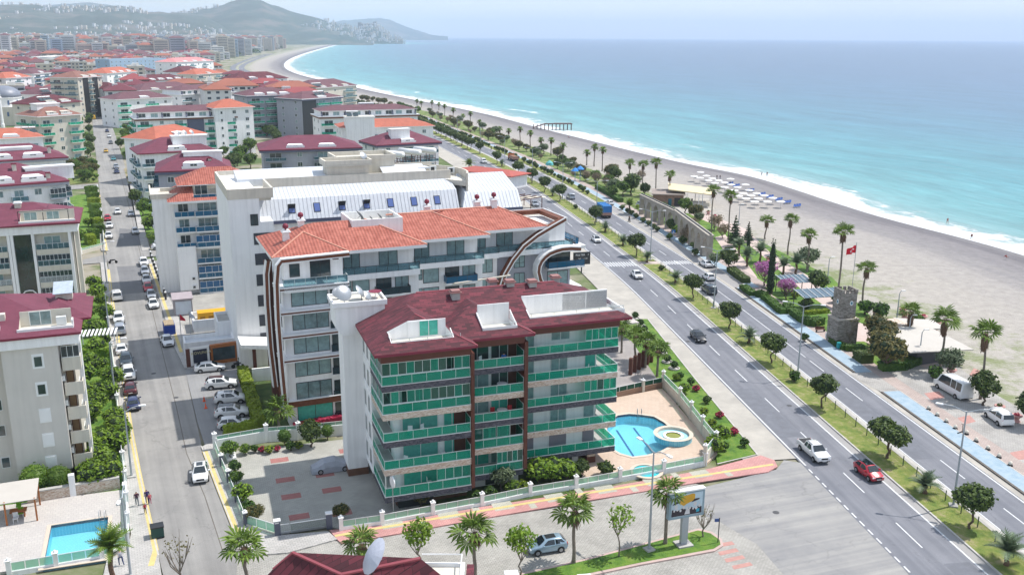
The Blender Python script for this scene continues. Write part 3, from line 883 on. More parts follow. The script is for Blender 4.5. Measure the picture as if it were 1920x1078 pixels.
fill('pool_deck',[[(1080,790),(1120,752),(1242,728),(1262,750),(1330,828),(1345,850),(1325,868),(1200,888),(1095,905),(1085,868)],POOL_A],ZD,DECK,thick=0.3)
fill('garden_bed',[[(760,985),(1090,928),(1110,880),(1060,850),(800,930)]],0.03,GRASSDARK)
fill('lawn',[[(1152,612),(1172,598),(1215,598),(1300,705),(1420,851),(1345,868),(1340,845),(1255,738),(1236,728),(1200,690)]],0.06,GRASS,thick=0.2)
px_ribbon('kerb',[(1215,598),(1300,705),(1420,851),(1345,869)],0.2,0.12,KERB)
BTILE=tile_mat('grey_deck_tiles',(0.30,0.27,0.26),(0.34,0.31,0.29),(0.26,0.24,0.23),0.8,0.8,19,rough=0.6)
fill('neighbour_deck',[[(1040,640),(1160,625),(1185,640),(1240,722),(1120,745),(1060,720)]],0.08,BTILE)
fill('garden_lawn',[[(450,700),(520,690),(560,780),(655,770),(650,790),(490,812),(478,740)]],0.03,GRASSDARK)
fill('garden_lawn',[[(140,560),(195,560),(236,900),(238,935),(120,940),(0,950),(-60,800),(100,700)]],0.02,GRASS)
fill('garden_lawn',[[(128,368),(184,362),(198,455),(150,470),(120,480)]],0.02,GRASS)
fill('garden_lawn',[[(246,355),(300,350),(330,460),(285,466)]],0.02,GRASS)
fill('scrub_plot',[[(126,310),(182,308),(184,342),(126,346)]],0.02,grass_material('scrub',(0.05,0.10,0.02),(0.14,0.18,0.03),(0.30,0.25,0.14),0.5))
fill('scrub_plot',[[(232,316),(320,310),(330,338),(240,344)]],0.02,MATS.get('x')or grass_material('dry_scrub',(0.08,0.13,0.02),(0.30,0.24,0.15),(0.36,0.30,0.2),0.3))
DECKE=tile_mat('pale_deck_tiles',(0.47,0.44,0.42),(0.51,0.48,0.45),(0.42,0.40,0.38),0.5,0.5,24,rough=0.85,big=0.05)
fill('pool_deck',[[(-80,958),(60,940),(225,918),(236,920),(240,990),(236,1022),(190,1045),(0,1072),(-80,1200)],POOL_E],ZD,DECKE,thick=0.3)
fill('hotel_yard',[[(290,530),(330,490),(420,480),(470,690),(370,690),(345,620)]],0.02,PAVER)
fill('side_drive',[[(284,490),(320,484),(352,560),(330,600),(312,545)]],0.03,asphalt_material('drive_asphalt',(0.19,0.19,0.19),(0.25,0.245,0.24),114.5))
PTILE=tile_mat('pool_tiles_light',(0.30,0.62,0.74),(0.34,0.66,0.78),(0.40,0.70,0.80),0.3,0.3,19,rough=0.3,bump=0.05,big=0.04)
PWALL=tile_mat('pool_tiles_wall',(0.12,0.45,0.62),(0.14,0.50,0.66),(0.25,0.6,0.72),0.3,0.3,19,rough=0.3,bump=0.05,big=0.04)
PNAVY=mat('pool_tiles_navy',(0.012,0.05,0.22),0.3,0.1)
COPING=mat('pool_coping',(0.60,0.50,0.41),0.7,0.06,1.0)
WATER=bpy.data.materials.new('pool_water');WATER.use_nodes=True
_t=WATER.node_tree;_p=_t.nodes['Principled BSDF'];setv(_p,'Base Color',(0.25,0.75,0.85,1));setv(_p,'Roughness',0.05)
_tr=_t.nodes.new('ShaderNodeBsdfTransparent');setv(_tr,'Color',(0.72,0.93,0.97,1));_ms=_t.nodes.new('ShaderNodeMixShader');setv(_ms,0,0.14)
_nz=_t.nodes.new('ShaderNodeTexNoise');setv(_nz,'Scale',1.5);_bp=_t.nodes.new('ShaderNodeBump');setv(_bp,'Strength',0.15)
_t.links.new(_nz.outputs['Fac'],_bp.inputs['Height']);_t.links.new(_bp.outputs[0],_p.inputs['Normal'])
_t.links.new(_tr.outputs[0],_ms.inputs[1]);_t.links.new(_p.outputs[0],_ms.inputs[2]);_t.links.new(_ms.outputs[0],_t.nodes['Material Output'].inputs['Surface'])
def pool(label,loop_px,depth,stripes,ladder,group=None,rim_w=0.45):
 pts=[P(x,y,ZD)for x,y in loop_px]
 if sum(a.x*b.y-b.x*a.y for a,b in zip(pts,pts[1:]+pts[:1]))<0:pts.reverse()
 c=sum(pts,Vector())/len(pts)
 t=thing('swimming_pool',label,'swimming pool',(c.x,c.y,ZD),0,group)
 loc=[p-c for p in pts]
 n=len(loc)
 b=MB()
 for i in range(n):
  p,q=loc[i],loc[(i+1)%n]
  b.face([(q.x,q.y,0),(p.x,p.y,0),(p.x,p.y,-0.22),(q.x,q.y,-0.22)],1)
  b.face([(q.x,q.y,-0.22),(p.x,p.y,-0.22),(p.x,p.y,-depth),(q.x,q.y,-depth)],0)
 b.build('pool_wall',[PWALL,PNAVY],t)
 b=MB();b.face([(p.x,p.y,-depth)for p in loc]);b.build('pool_floor',PTILE,t)
 b=MB();b.face([(p.x*.999,p.y*.999,-0.30)for p in loc]);b.build('water',WATER,t)
 b=MB()
 for i in range(n):
  p,q=loc[i],loc[(i+1)%n]
  def outw(v,k):
   a_,b_=loc[(k-1)%n],loc[(k+1)%n];d=(b_-a_).normalized();return v+Vector((d.y,-d.x,0))*rim_w
  po,qo=outw(p,i),outw(q,(i+1)%n)
  b.face([(p.x,p.y,0.05),(po.x,po.y,0.05),(qo.x,qo.y,0.05),(q.x,q.y,0.05)])
  b.face([(p.x,p.y,0.05),(q.x,q.y,0.05),(q.x,q.y,-0.02),(p.x,p.y,-0.02)])
  b.face([(po.x,po.y,-0.02),(qo.x,qo.y,-0.02),(qo.x,qo.y,0.05),(po.x,po.y,0.05)])
 b.build('coping',COPING,t)
 for s in stripes:
  a_,b_=(P(x,y,ZD-depth+0.01)-c for x,y in s)
  d=(b_-a_).normalized();s_=Vector((-d.y,d.x,0))*0.14
  m_=MB();m_.face([a_-s_,a_+s_,b_+s_,b_-s_]);m_.v=[(v[0],v[1],-depth+0.012)for v in m_.v]
  if(b_-a_).cross(s_).z<0:m_.f=[tuple(reversed(f))for f in m_.f]
  m_.build('lane_stripe',PNAVY,t)
 if ladder:
  l=P(*ladder,ZD)-c
  m_=MB()
  for dx in(-0.28,0.28):
   m_.tube([(l.x+dx,l.y+0.3,0.02),(l.x+dx,l.y+0.3,0.75),(l.x+dx,l.y,0.9),(l.x+dx,l.y-0.12,0.5),(l.x+dx,l.y-0.12,-1.0)],0.035,5)
  for z in(-0.2,-0.5,-0.8):m_.tube([(l.x-.28,l.y-.12,z),(l.x+.28,l.y-.12,z)],0.03,4)
  m_.build('ladder',METAL,t,smooth=True)
 return t
pool('kidney-shaped pool with navy lane stripes beside the green-glass house',POOL_A,1.35,[((1156,806),(1195,866)),((1188,802),(1232,860))],(1199,777))
pool('rectangular pool with pale floor on the terrace at bottom left of the photo',POOL_E,1.3,[],(192,971))
c=P(1262,823,ZD)
t=thing('spa_basin','round raised spa basin with blue rings touching the kidney-shaped pool','spa basin',(c.x,c.y,ZD))
b=MB();b.lathe([(2.35,0),(2.35,0.75)],28);b.f.pop();b.m.pop();b.build('basin_wall',PWALL,t)
b=MB()
def ring(b,r0_,r1_,z,n=28,m=0):
 for k in range(n):
  a_,c_=2*pi*k/n,2*pi*(k+1)/n
  b.face([(r0_*cos(a_),r0_*sin(a_),z),(r1_*cos(a_),r1_*sin(a_),z),(r1_*cos(c_),r1_*sin(c_),z),(r0_*cos(c_),r0_*sin(c_),z)],m)
def wallr(b,r,z0,z1,n=28,m=0):
 for k in range(n):
  a_,c_=2*pi*k/n,2*pi*(k+1)/n
  b.face([(r*cos(c_),r*sin(c_),z0),(r*cos(a_),r*sin(a_),z0),(r*cos(a_),r*sin(a_),z1),(r*cos(c_),r*sin(c_),z1)],m)
ring(b,2.0,2.5,0.79);wallr(b,2.0,0.3,0.79);b.build('coping',COPING,t)
b=MB();ring(b,1.3,2.02,0.42);b.build('inner_seat',PTILE,t)
b=MB();wallr(b,2.01,0.42,0.62);b.build('navy_band',PNAVY,t)
b=MB();ring(b,0.95,1.3,0.55);wallr(b,1.3,.42,.55);b.build('inner_ring',TRIM,t)
b=MB();ring(b,0.0,0.95,0.45);b.build('basin_floor',mat('basin_green',(0.22,0.24,0.05),0.6),t)
c=P(1212,884,ZD)
t=thing('paddling_pool','small round turquoise paddling pool behind the glass fence','paddling pool',(c.x,c.y,ZD))
b=MB();ring(b,1.55,1.95,0.12);wallr(b,1.95,0,.12);b.f=[tuple(reversed(f))if len(f)==4 and i>=28 else f for i,f in enumerate(b.f)];b.build('coping',COPING,t)
b=MB();ring(b,0,1.56,0.05);b.build('water',mat('paddling_water',(0.05,0.48,0.52),0.08,0.05),t)
hz=MB().box(-10500,-420,-5,21500,23500,420)
hm=bpy.data.materials.new('haze');hm.use_nodes=True
_t=hm.node_tree;_t.nodes.clear()
_v=_t.nodes.new('ShaderNodeVolumePrincipled');_o=_t.nodes.new('ShaderNodeOutputMaterial')
setv(_v,'Color',(0.68,0.81,0.98,1));setv(_v,'Density',0.9e-4);setv(_v,'Anisotropy',0.0)
_t.links.new(_v.outputs[0],_o.inputs['Volume'])
prop(hz.build('haze',hm),kind='stuff')
MAROON=tile_mat('maroon_shingles',(0.060,0.014,0.021),(0.165,0.030,0.045),(0.045,0.012,0.017),0.9,0.28,20,msize=0.02,rough=0.85,bump=0.3,big=0.14)
MAROONP=tile_mat('maroon_flat_roof',(0.135,0.030,0.055),(0.165,0.038,0.066),(0.11,0.026,0.045),1.2,0.4,22,msize=0.02,rough=0.8,bump=0.2,big=0.10)
PURPLE=tile_mat('plum_shingles',(0.12,0.05,0.065),(0.16,0.07,0.085),(0.09,0.04,0.05),0.9,0.3,22,msize=0.02,rough=0.85,big=0.12)
BROWNR=tile_mat('brown_shingles',(0.22,0.10,0.08),(0.27,0.13,0.10),(0.17,0.08,0.07),0.9,0.3,22,msize=0.02,rough=0.85,big=0.12)
MAROONRIM=mat('maroon_fascia',(0.19,0.015,0.04),0.6,0.08)
def wave_tile(name,c1,c2,ang,period=0.42):
 """clay pantiles: ribs down the slope and course lines across it"""
 if name in MATS:return MATS[name]
 m=bpy.data.materials.new(name);m.use_nodes=True
 t=m.node_tree;N=t.nodes;L=t.links;p=N['Principled BSDF']
 geo=N.new('ShaderNodeNewGeometry')
 mp=N.new('ShaderNodeMapping');setv(mp,'Rotation',(0,0,-radians(ang)));L.new(geo.outputs['Position'],mp.inputs['Vector'])
 wx=N.new('ShaderNodeTexWave');wx.bands_direction='X';setv(wx,'Scale',0.314/period*1.0);setv(wx,'Distortion',0.0)
 wy=N.new('ShaderNodeTexWave');wy.bands_direction='Y';wy.wave_profile='SAW';setv(wy,'Scale',0.314/(period*1.1))
 L.new(mp.outputs[0],wx.inputs['Vector']);L.new(mp.outputs[0],wy.inputs['Vector'])
 no=N.new('ShaderNodeTexNoise');setv(no,'Scale',1.2);setv(no,'Detail',7);L.new(geo.outputs['Position'],no.inputs['Vector'])
 mx=N.new('ShaderNodeMix');mx.data_type='RGBA';setv(mx,'A',(*c1,1));setv(mx,'B',(*c2,1))
 mr=N.new('ShaderNodeMapRange');setv(mr,1,0.35);setv(mr,2,0.65);L.new(no.outputs['Fac'],mr.inputs[0]);L.new(mr.outputs[0],mx.inputs['Factor'])
 a=N.new('ShaderNodeMath');a.operation='MULTIPLY_ADD';setv(a,1,0.22);setv(a,2,0.86);L.new(wx.outputs['Fac'],a.inputs[0])
 b_=N.new('ShaderNodeMath');b_.operation='MULTIPLY_ADD';setv(b_,1,0.25);setv(b_,2,0.86);L.new(wy.outputs['Fac'],b_.inputs[0])
 mu=N.new('ShaderNodeMath');mu.operation='MULTIPLY';L.new(a.outputs[0],mu.inputs[0]);L.new(b_.outputs[0],mu.inputs[1])
 hs=N.new('ShaderNodeHueSaturation');L.new(mu.outputs[0],hs.inputs['Value']);L.new(mx.outputs['Result'],hs.inputs['Color']);L.new(hs.outputs[0],p.inputs['Base Color'])
 ad=N.new('ShaderNodeMath');L.new(wx.outputs['Fac'],ad.inputs[0]);L.new(wy.outputs['Fac'],ad.inputs[1])
 b=N.new('ShaderNodeBump');setv(b,'Strength',0.7);setv(b,'Distance',0.06);L.new(ad.outputs[0],b.inputs['Height']);L.new(b.outputs[0],p.inputs['Normal'])
 setv(p,'Roughness',0.75)
 MATS[name]=m
 return m
ORANGE=wave_tile('orange_clay_tiles',(0.30,0.075,0.05),(0.44,0.14,0.10),22)
ORANGEF=mat('orange_roof_far',(0.40,0.115,0.07),0.8,0.15,0.6)
WOOD=mat('brown_wood_cladding',(0.155,0.048,0.02),0.6,0.25,3.0)
BROWN=mat('brown_panel',(0.10,0.028,0.016),0.6,0.12,1.5)
STONED=tile_mat('dark_slate_cladding',(0.055,0.055,0.075),(0.12,0.115,0.14),(0.04,0.04,0.05),0.35,0.09,0,msize=0.01,rough=0.8,bump=0.5,coord='uv')
def stone_mix(name,c1,c2,c3,sc=5):
 m=bpy.data.materials.new(name);m.use_nodes=True
 t=m.node_tree;N=t.nodes;L=t.links;p=N['Principled BSDF']
 geo=N.new('ShaderNodeNewGeometry');mp=N.new('ShaderNodeMapping');setv(mp,'Scale',(1,1,3.0));L.new(geo.outputs['Position'],mp.inputs['Vector'])
 vo=N.new('ShaderNodeTexVoronoi');setv(vo,'Scale',sc);L.new(mp.outputs[0],vo.inputs['Vector'])
 ramp=N.new('ShaderNodeValToRGB');cr=ramp.color_ramp;cr.elements.new(0.5)
 for e,(ps,c)in zip(cr.elements,[(0.1,c1),(0.5,c2),(0.9,c3)]):e.position=ps;e.color=(*c,1)
 sp=N.new('ShaderNodeSeparateColor');L.new(vo.outputs['Color'],sp.inputs[0]);L.new(sp.outputs[0],ramp.inputs[0]);L.new(ramp.outputs[0],p.inputs['Base Color'])
 b=N.new('ShaderNodeBump');setv(b,'Strength',0.6);setv(b,'Distance',0.04);L.new(sp.outputs[1],b.inputs['Height']);L.new(b.outputs[0],p.inputs['Normal'])
 setv(p,'Roughness',0.85)
 return m
STONED=stone_mix('dark_slate_cladding',(0.035,0.037,0.05),(0.075,0.075,0.095),(0.13,0.125,0.15))
STONEP=stone_mix('pale_stone_cladding',(0.42,0.30,0.22),(0.58,0.48,0.40),(0.66,0.60,0.53))
STONEW=stone_mix('rubble_stone',(0.16,0.14,0.12),(0.25,0.225,0.20),(0.34,0.31,0.28),2.2)
GREEN_G=glass_mat('green_glass',(0.02,0.50,0.36),0.32)
GREEN_D=glass_mat('green_glass_clear',(0.03,0.48,0.36),0.26)
GREEN_K=glass_mat('green_glass_deep',(0.005,0.10,0.07),0.7)
CURT_G=mat('green_tinted_curtain',(0.06,0.42,0.33),0.2,0.2,2.0)
BLUE_G=glass_mat('blue_glass',(0.015,0.16,0.30),0.6)
SMOKE_G=glass_mat('smoked_glass',(0.03,0.07,0.09),0.55)
CLEAR_G=glass_mat('clear_glass',(0.20,0.34,0.38),0.25)
CURT=mat('curtain_behind_glass',(0.22,0.33,0.34),0.25,0.25,1.6,spec=0.8)
SHUT=mat('roller_shutter',(0.24,0.22,0.26),0.6,0.06)
BLIND=mat('striped_blind',(0.10,0.38,0.33),0.4,0.15,3.0)
GREYW=mat('grey_render',(0.36,0.37,0.42),0.8,0.05,stain=0.1)
SLATEW=mat('slate_blue_trim',(0.10,0.11,0.17),0.6,0.08)
STANDING=mat('white_roof_sheet',(0.60,0.63,0.67),0.42,0.05,0.3,stain=0.08)
SEAMM=mat('roof_seam',(0.42,0.44,0.48),0.5,0.05)
CREAMF=mat('cream_parapet',(0.62,0.58,0.50),0.85,0.08,0.5,stain=0.15)
PINKW=mat('salmon_band',(0.45,0.25,0.22),0.8,0.1)
MC={}
def cached(key,fn):
 if key not in MC:MC[key]=fn()
 return MC[key]
class House:
 """thing placed at its front-left corner; x runs along the front, y into the depth"""
 def __init__(s,name,label,loc,ang,group=None,cat='apartment building'):
  s.t=thing(name,label,cat,(loc[0],loc[1],0),radians(ang),group)
  s.k=0
 def put(s,name,mesh,loc=(0,0,0),rz=0.0,parent=None,label=None):
  o=put(name,mesh,parent or s.t,loc,(0,0,rz))
  if label:o['label']=label
  return o
 def mesh(s,name,mb,mats,parent=None,smooth=False,label=None):
  o=mb.build(name,mats,parent or s.t,smooth=smooth)
  if label:o['label']=label
  return o
def wall_tf(side,x0,y0,x1,y1):
 """placement on a wall of the box (x0..x1, y0..y1): s metres from its left end as seen from outside"""
 if side=='front':return lambda s,z,o=0:((x0+s,y0-o,z),0.0)
 if side=='right':return lambda s,z,o=0:((x1+o,y0+s,z),pi/2)
 if side=='left':return lambda s,z,o=0:((x0-o,y1-s,z),-pi/2)
 return lambda s,z,o=0:((x1-s,y1+o,z),pi)
def win_mesh(w,h,n=1,fm=None,pm=None,fw_=0.07,mid=None,deep=0.10):
 fm=fm or ALU;pm=pm or PANE
 def mk():
  b=MB();d=-0.06
  b.box(0,d,0,w,0,fw_);b.box(0,d,h-fw_,w,0,h)
  b.box(0,d,fw_,fw_,0,h-fw_);b.box(w-fw_,d,fw_,w,0,h-fw_)
  for i in range(1,n):b.box(w*i/n-fw_/2,d+0.004,fw_,w*i/n+fw_/2,0,h-fw_)
  if mid:b.box(fw_,d+0.008,h*mid,w-fw_,0,h*mid+fw_)
  return b.mesh('window',fm)
 return cached(('wf',round(w,2),round(h,2),n,fm.name,fw_,mid),mk)
def pane_mesh(w,h,pm,fw_=0.07):
 return cached(('pn',round(w,2),round(h,2),pm.name),lambda:MB().box(fw_,-0.03,fw_,w-fw_,-0.012,h-fw_).mesh('pane',pm))
def win2_mesh(w,h,n=1,fm=None,pm=None,mid=None):
 """window frame and pane in one mesh, for houses seen small"""
 fm=fm or ALU;pm=pm or PANE
 def mk():
  b=MB();f=0.08
  b.box(0,-0.07,0,w,0,f);b.box(0,-0.07,h-f,w,0,h);b.box(0,-.07,f,f,0,h-f);b.box(w-f,-.07,f,w,0,h-f)
  for i in range(1,n):b.box(w*i/n-f/2,-.065,f,w*i/n+f/2,0,h-f)
  if mid:b.box(f,-.06,h*mid,w-f,0,h*mid+f)
  b.box(f,-0.03,f,w-f,-0.01,h-f,1)
  return b.mesh('window',[fm,pm])
 return cached(('w2',round(w,2),round(h,2),n,fm.name,pm.name,mid),mk)
def window(H,tf,s,z,w,h,n=1,fm=None,pm=None,mid=None,simple=False,name='window'):
 (x,y,zz),r=tf(s,z)
 if simple:
  return H.put(name,win2_mesh(w,h,n,fm,pm,mid),(x,y,zz),r)
 o=H.put(name,win_mesh(w,h,n,fm,pm,mid=mid),(x,y,zz),r)
 k=put('pane',pane_mesh(w,h,pm or PANE),o)
 return o
def balc2_mesh(w,d,slabm,railm,glassm,hr=1.0,th=0.22,panel=True,sides=(1,1),solid=False,post=1.4):
 """slab with parapet in one mesh, for houses seen small; front faces -y, slab top at z = 0"""
 def mk():
  b=MB()
  b.box(0,-d,-th,w,0,0)
  if solid:
   b.box(0,-d-0.004,-th-.002,w,-d+0.12,hr)
   if sides[0]:b.box(-.003,-d+.12,0,0.12,0,hr)
   if sides[1]:b.box(w-0.12,-d+.12,0,w+.003,0,hr)
  else:
   b.box(0.03,-d+0.03,0.04,w-0.03,-d+0.05,hr-.04,2)
   b.box(0,-d+0.01,hr-.05,w,-d+0.07,hr,1)
   n=max(1,round(w/post))
   for i in range(n+1):b.box(w*i/n-(0.02 if 0<i<n else 0)-(0.04 if i==n else 0),-d+0.018,0,w*i/n+(0.02 if 0<i<n else 0)+(0.04 if i==0 else 0),-d+0.062,hr-.05,1)
   for k,xs in((0,0.03),(1,w-0.05)):
    if sides[k]:
     b.box(xs,-d+0.07,0.04,xs+0.02,0,hr-.04,2);b.box(xs-.02,-d+.07,hr-.05,xs+.04,0,hr,1)
  return b.mesh('balcony',[slabm,railm,glassm])
 return cached(('b2',round(w,2),round(d,2),slabm.name,railm.name,glassm.name,hr,th,sides,solid),mk)
def glazed_mesh(w,h,n,fm,gm,mid=0.42):
 """sliding glazing of an enclosed balcony: uprights, transom and panes"""
 def mk():
  b=MB()
  for i in range(n+1):
   x=w*i/n;b.box(max(0,x-.03),-.05,0,min(w,x+.03),0,h)
  b.box(0,-.055,0,w,.005,.07);b.box(0,-.055,h-.07,w,.005,h);b.box(0,-.055,h*mid,w,.005,h*mid+.08)
  b.box(.03,-.03,.07,w-.03,-.01,h-.07,1)
  return b.mesh('balcony_glazing',[fm,gm])
 return cached(('gz',round(w,2),round(h,2),n,fm.name,gm.name,mid),mk)
def hip(b,x0,y0,x1,y1,z,slope,th=0.25,m=0,hipl=True,hipr=True,mrim=None):
 """closed hip roof solid over a rectangle, ridge along the longer side"""
 w,d=x1-x0,y1-y0
 if w>=d:
  h=slope*d/2;o=d/2
  r0_,r1_=(x0+(o if hipl else 0),(y0+y1)/2,z+h),(x1-(o if hipr else 0),(y0+y1)/2,z+h)
  c=[(x0,y0,z),(x1,y0,z),(x1,y1,z),(x0,y1,z)]
  fs=[(c[0],c[1],r1_,r0_),(c[1],c[2],r1_),(c[2],c[3],r0_,r1_),(c[3],c[0],r0_)]
 else:
  h=slope*w/2;o=w/2
  r0_,r1_=((x0+x1)/2,y0+(o if hipl else 0),z+h),((x0+x1)/2,y1-(o if hipr else 0),z+h)
  c=[(x0,y0,z),(x1,y0,z),(x1,y1,z),(x0,y1,z)]
  fs=[(c[0],c[1],r0_),(c[1],c[2],r1_,r0_),(c[2],c[3],r1_),(c[3],c[0],r0_,r1_)]
 idx={}
 def vi(p):
  k=tuple(round(q,4)for q in p)
  if k not in idx:idx[k]=len(b.v);b.v.append(k)
  return idx[k]
 for f in fs:b.f.append(tuple(vi(p)for p in f));b.m.append(m)
 lo=[(p[0],p[1],z-th)for p in c]
 for i in range(4):
  j=(i+1)%4
  b.f.append((vi(lo[i]),vi(lo[j]),vi(c[j]),vi(c[i])));b.m.append(m if mrim is None else mrim)
 b.f.append(tuple(vi(p)for p in reversed(lo)));b.m.append(m if mrim is None else mrim)
 return z+h
def boolean(base,others,op):
 """mesh result of base (op) others; all are temporary objects"""
 for i,o in enumerate(others):
  md=base.modifiers.new('b','BOOLEAN');md.operation=op[i]if isinstance(op,(list,tuple))else op;md.solver='EXACT';md.object=o
 dg=bpy.context.evaluated_depsgraph_get();dg.update()
 me=bpy.data.meshes.new_from_object(base.evaluated_get(dg))
 for o in[base]+others:bpy.data.objects.remove(o)
 return me
def bool_roof(solids,cuts,mats):
 """union of roof solids less terrace cut-outs (cut faces take material 1)"""
 tmp=[]
 for s in solids:tmp.append(put('tmp',s.mesh('roof',mats)))
 for c in cuts:tmp.append(put('tmp',c.mesh('cut',mats)))
 return boolean(tmp[0],tmp[1:],['UNION']*(len(solids)-1)+['DIFFERENCE']*len(cuts))
def cutbox(x0,y0,z0,x1,y1,z1,floor_m=2):
 b=MB().box(x0,y0,z0,x1,y1,z1,1);b.m[0]=floor_m
 return b
def dish(H,x,y,z,r=0.6,rz=0.0,m=None,label=None):
 def mk():
  b=MB();n=14
  for k in range(4):
   a0_,a1_=k/4,(k+1)/4
   for i in range(n):
    t0_,t1_=2*pi*i/n,2*pi*(i+1)/n
    f=lambda a,t:(a*cos(t),0.28*a*a-0.28,a*sin(t))
    q=[f(a0_,t0_),f(a1_,t0_),f(a1_,t1_),f(a0_,t1_)]
    if k==0:q=q[1:]
    b.face([(p[0],p[1],p[2])for p in q])
  b.tube([(0,-.28,0),(0,0.5,0.0)],.03,4)
  return b.mesh('reflector',m or METAL,True)
 me=cached(('dish',(m or METAL).name),mk)
 st=cached('dishstand',lambda:MB().tube([(0,-.15,-1.2),(0,-.15,0)],.05,5).tube([(0,-.15,-1.2),(.35,-.3,-1.2)],.04,4).mesh('stand',DARKMETAL))
 o=put('satellite_dish',st,H.t,(x,y,z+1.2*r),(0,0,rz),(r,r,r))
 put('reflector',me,o,rot=(radians(-35),0,0))
 return o
def heater(H,x,y,z,rz=0.0,n=1):
 """solar water heater: white tank above a tilted panel on a steel frame"""
 def mk():
  b=MB()
  b.face([(-1,-1.3,.25),(1,-1.3,.25),(1,.5,1.45),(-1,.5,1.45)],1)
  b.face([(-1,.5,1.38),(1,.5,1.38),(1,-1.3,.18),(-1,-1.3,.18)],2)
  for xx in(-.95,.95):
   b.tube([(xx,-1.3,0),(xx,-1.3,.2)],.03,4,2);b.tube([(xx,.7,0),(xx,.7,1.6)],.03,4,2);b.tube([(xx,-1.3,.15),(xx,.7,1.5)],.03,4,2)
  b.tube([(-1.1,.75,1.9),(1.1,.75,1.9)],.32,10,0)
  return b.mesh('solar_heater',[TRIM,PANE,METAL])
 me=cached('heater',mk)
 for i in range(n):
  H.put('solar_heater',me,(x+2.4*i*cos(rz),y+2.4*i*sin(rz),z),rz)
def chimney(H,x,y,z,m=None,cap=None,w=0.9,h=0.9):
 me=cached(('chim',(m or WHITE).name,(cap or MAROONRIM).name,w,h),lambda:MB().box(-w/2,-w/2,-1.2,w/2,w/2,h).box(-w/2-.18,-w/2-.18,h,w/2+.18,w/2+.18,h+.10,1).box(-w/2-.05,-w/2-.05,h+.10,w/2+.05,w/2+.05,h+.28,1).mesh('chimney',[m or WHITE,cap or MAROONRIM]))
 return H.put('chimney',me,(x,y,z))
def ac_unit(H,tf,s,z):
 me=cached('ac',lambda:MB().box(0,-.3,0,.8,0,.6).box(.12,-.31,.08,.55,-.299,.52,1).mesh('air_conditioner',[ALU,DARKMETAL]))
 (x,y,zz),r=tf(s,z);return H.put('air_conditioner',me,(x,y,zz),r)
def awning_mesh(w,d,m):
 return cached(('aw',w,d,m.name),lambda:MB().face([(0,-d,-.35),(w,-d,-.35),(w,0,0),(0,0,0)]).face([(0,0,-.04),(w,0,-.04),(w,-d,-.39),(0,-d,-.39)]).face([(0,-d,-.5),(w,-d,-.5),(w,-d,-.35),(0,-d,-.35)]).mesh('awning',m))
oA=P(722.7,932,2.4)
A=House('apartment_block','white five-storey block with green glass balconies and maroon shingle roof beside the kidney pool',(oA.x,oA.y),19)
ZA=[2.4,5.5,8.6,11.65,14.75]
bw=MB()
bw.box(1.45,1.9,2.0,9.5,16.5,17.6)
bw.box(0.0,6.4,2.4,1.45,16.5,17.6)
bw.box(9.5,4.3,0,16.2,16.6,17.6)
bw.box(16.2,5.9,2.2,26.3,16.4,17.6)
A.mesh('wall',bw,WHITE)
A.mesh('plinth',MB().box(1.6,2.2,-.3,9.48,16.3,2.0).box(16.2,7.4,-.3,25.8,16.2,2.2),mat('brown_stone_plinth',(0.16,0.08,0.05),0.8,0.2))
A.mesh('stair_tower',MB().box(-2.15,10.8,0.9,0.15,14.2,18.0),WHITE)
A.mesh('tower_base',MB().box(-2.17,10.78,-.2,0.17,14.22,0.9),mat('brown_stone_plinth',(0.16,0.08,0.05)))
b=MB()
yy0,yy1=10.6,14.4
prof=[(-2.15,17.0),(2.6,17.0),(2.6,20.3),(-2.9,20.3),(-2.9,18.0)]
for y_,fl in((yy0,False),(yy1,True)):
 q=[(x_,y_,z_)for x_,z_ in prof];b.face(q if not fl else q[::-1])
for i in range(5):
 (xa,za),(xb,zb)=prof[i],prof[(i+1)%5]
 b.face([(xb,yy0,zb),(xa,yy0,za),(xa,yy1,za),(xb,yy1,zb)][::1])
A.mesh('tower_head',b,WHITE)
b=MB().box(-3.15,10.4,20.3,2.85,14.6,20.5)
for q in((-3.15,10.4,2.85,10.6),(-3.15,14.4,2.85,14.6),(-3.15,10.6,-2.95,14.4),(2.65,10.6,2.85,14.4)):b.box(q[0],q[1],20.5,q[2],q[3],20.85)
A.mesh('parapet',b,WHITE)
A.mesh('tower_roof',MB().box(-2.95,10.6,20.5,2.65,14.4,20.56),PALECONC)
for x_,y_,r_,a_ in((-1.8,11.3,.95,.3),(.2,12.2,.8,1.2),(.9,11.4,.55,.9),(-2.2,13.2,.6,.2)):dish(A,x_,y_,20.56,r_,a_)
A.mesh('drip_tray',MB().lathe([(0.7,0),(0.75,.05)],10),MAROONRIM).location=(1.9,12.4,21.3)
A.mesh('post',MB().tube([(1.9,12.4,20.5),(1.9,12.4,21.3)],.05,5),TRIM)
RAILW=mat('white_handrail',(0.62,0.68,0.66),0.4,0.03)
def slabA(name,x0,y0,x1,y1,z,stone,m_top=WHITE):
 """balcony slab with a stone-clad edge 0.75 m deep"""
 b=MB();b.box(x0,y0,z-0.72,x1,y1,z-0.06)
 b.box(x0-.05,y0-.05,z-.05,x1+.05,y1,z,1)
 b.box(x0+.2,y0+.2,z,x1-.02,y1,z+.01,2)
 return A.mesh(name,b,[stone,TRIM,mat('balcony_tiles',(0.42,0.41,0.40),0.7,0.08)])
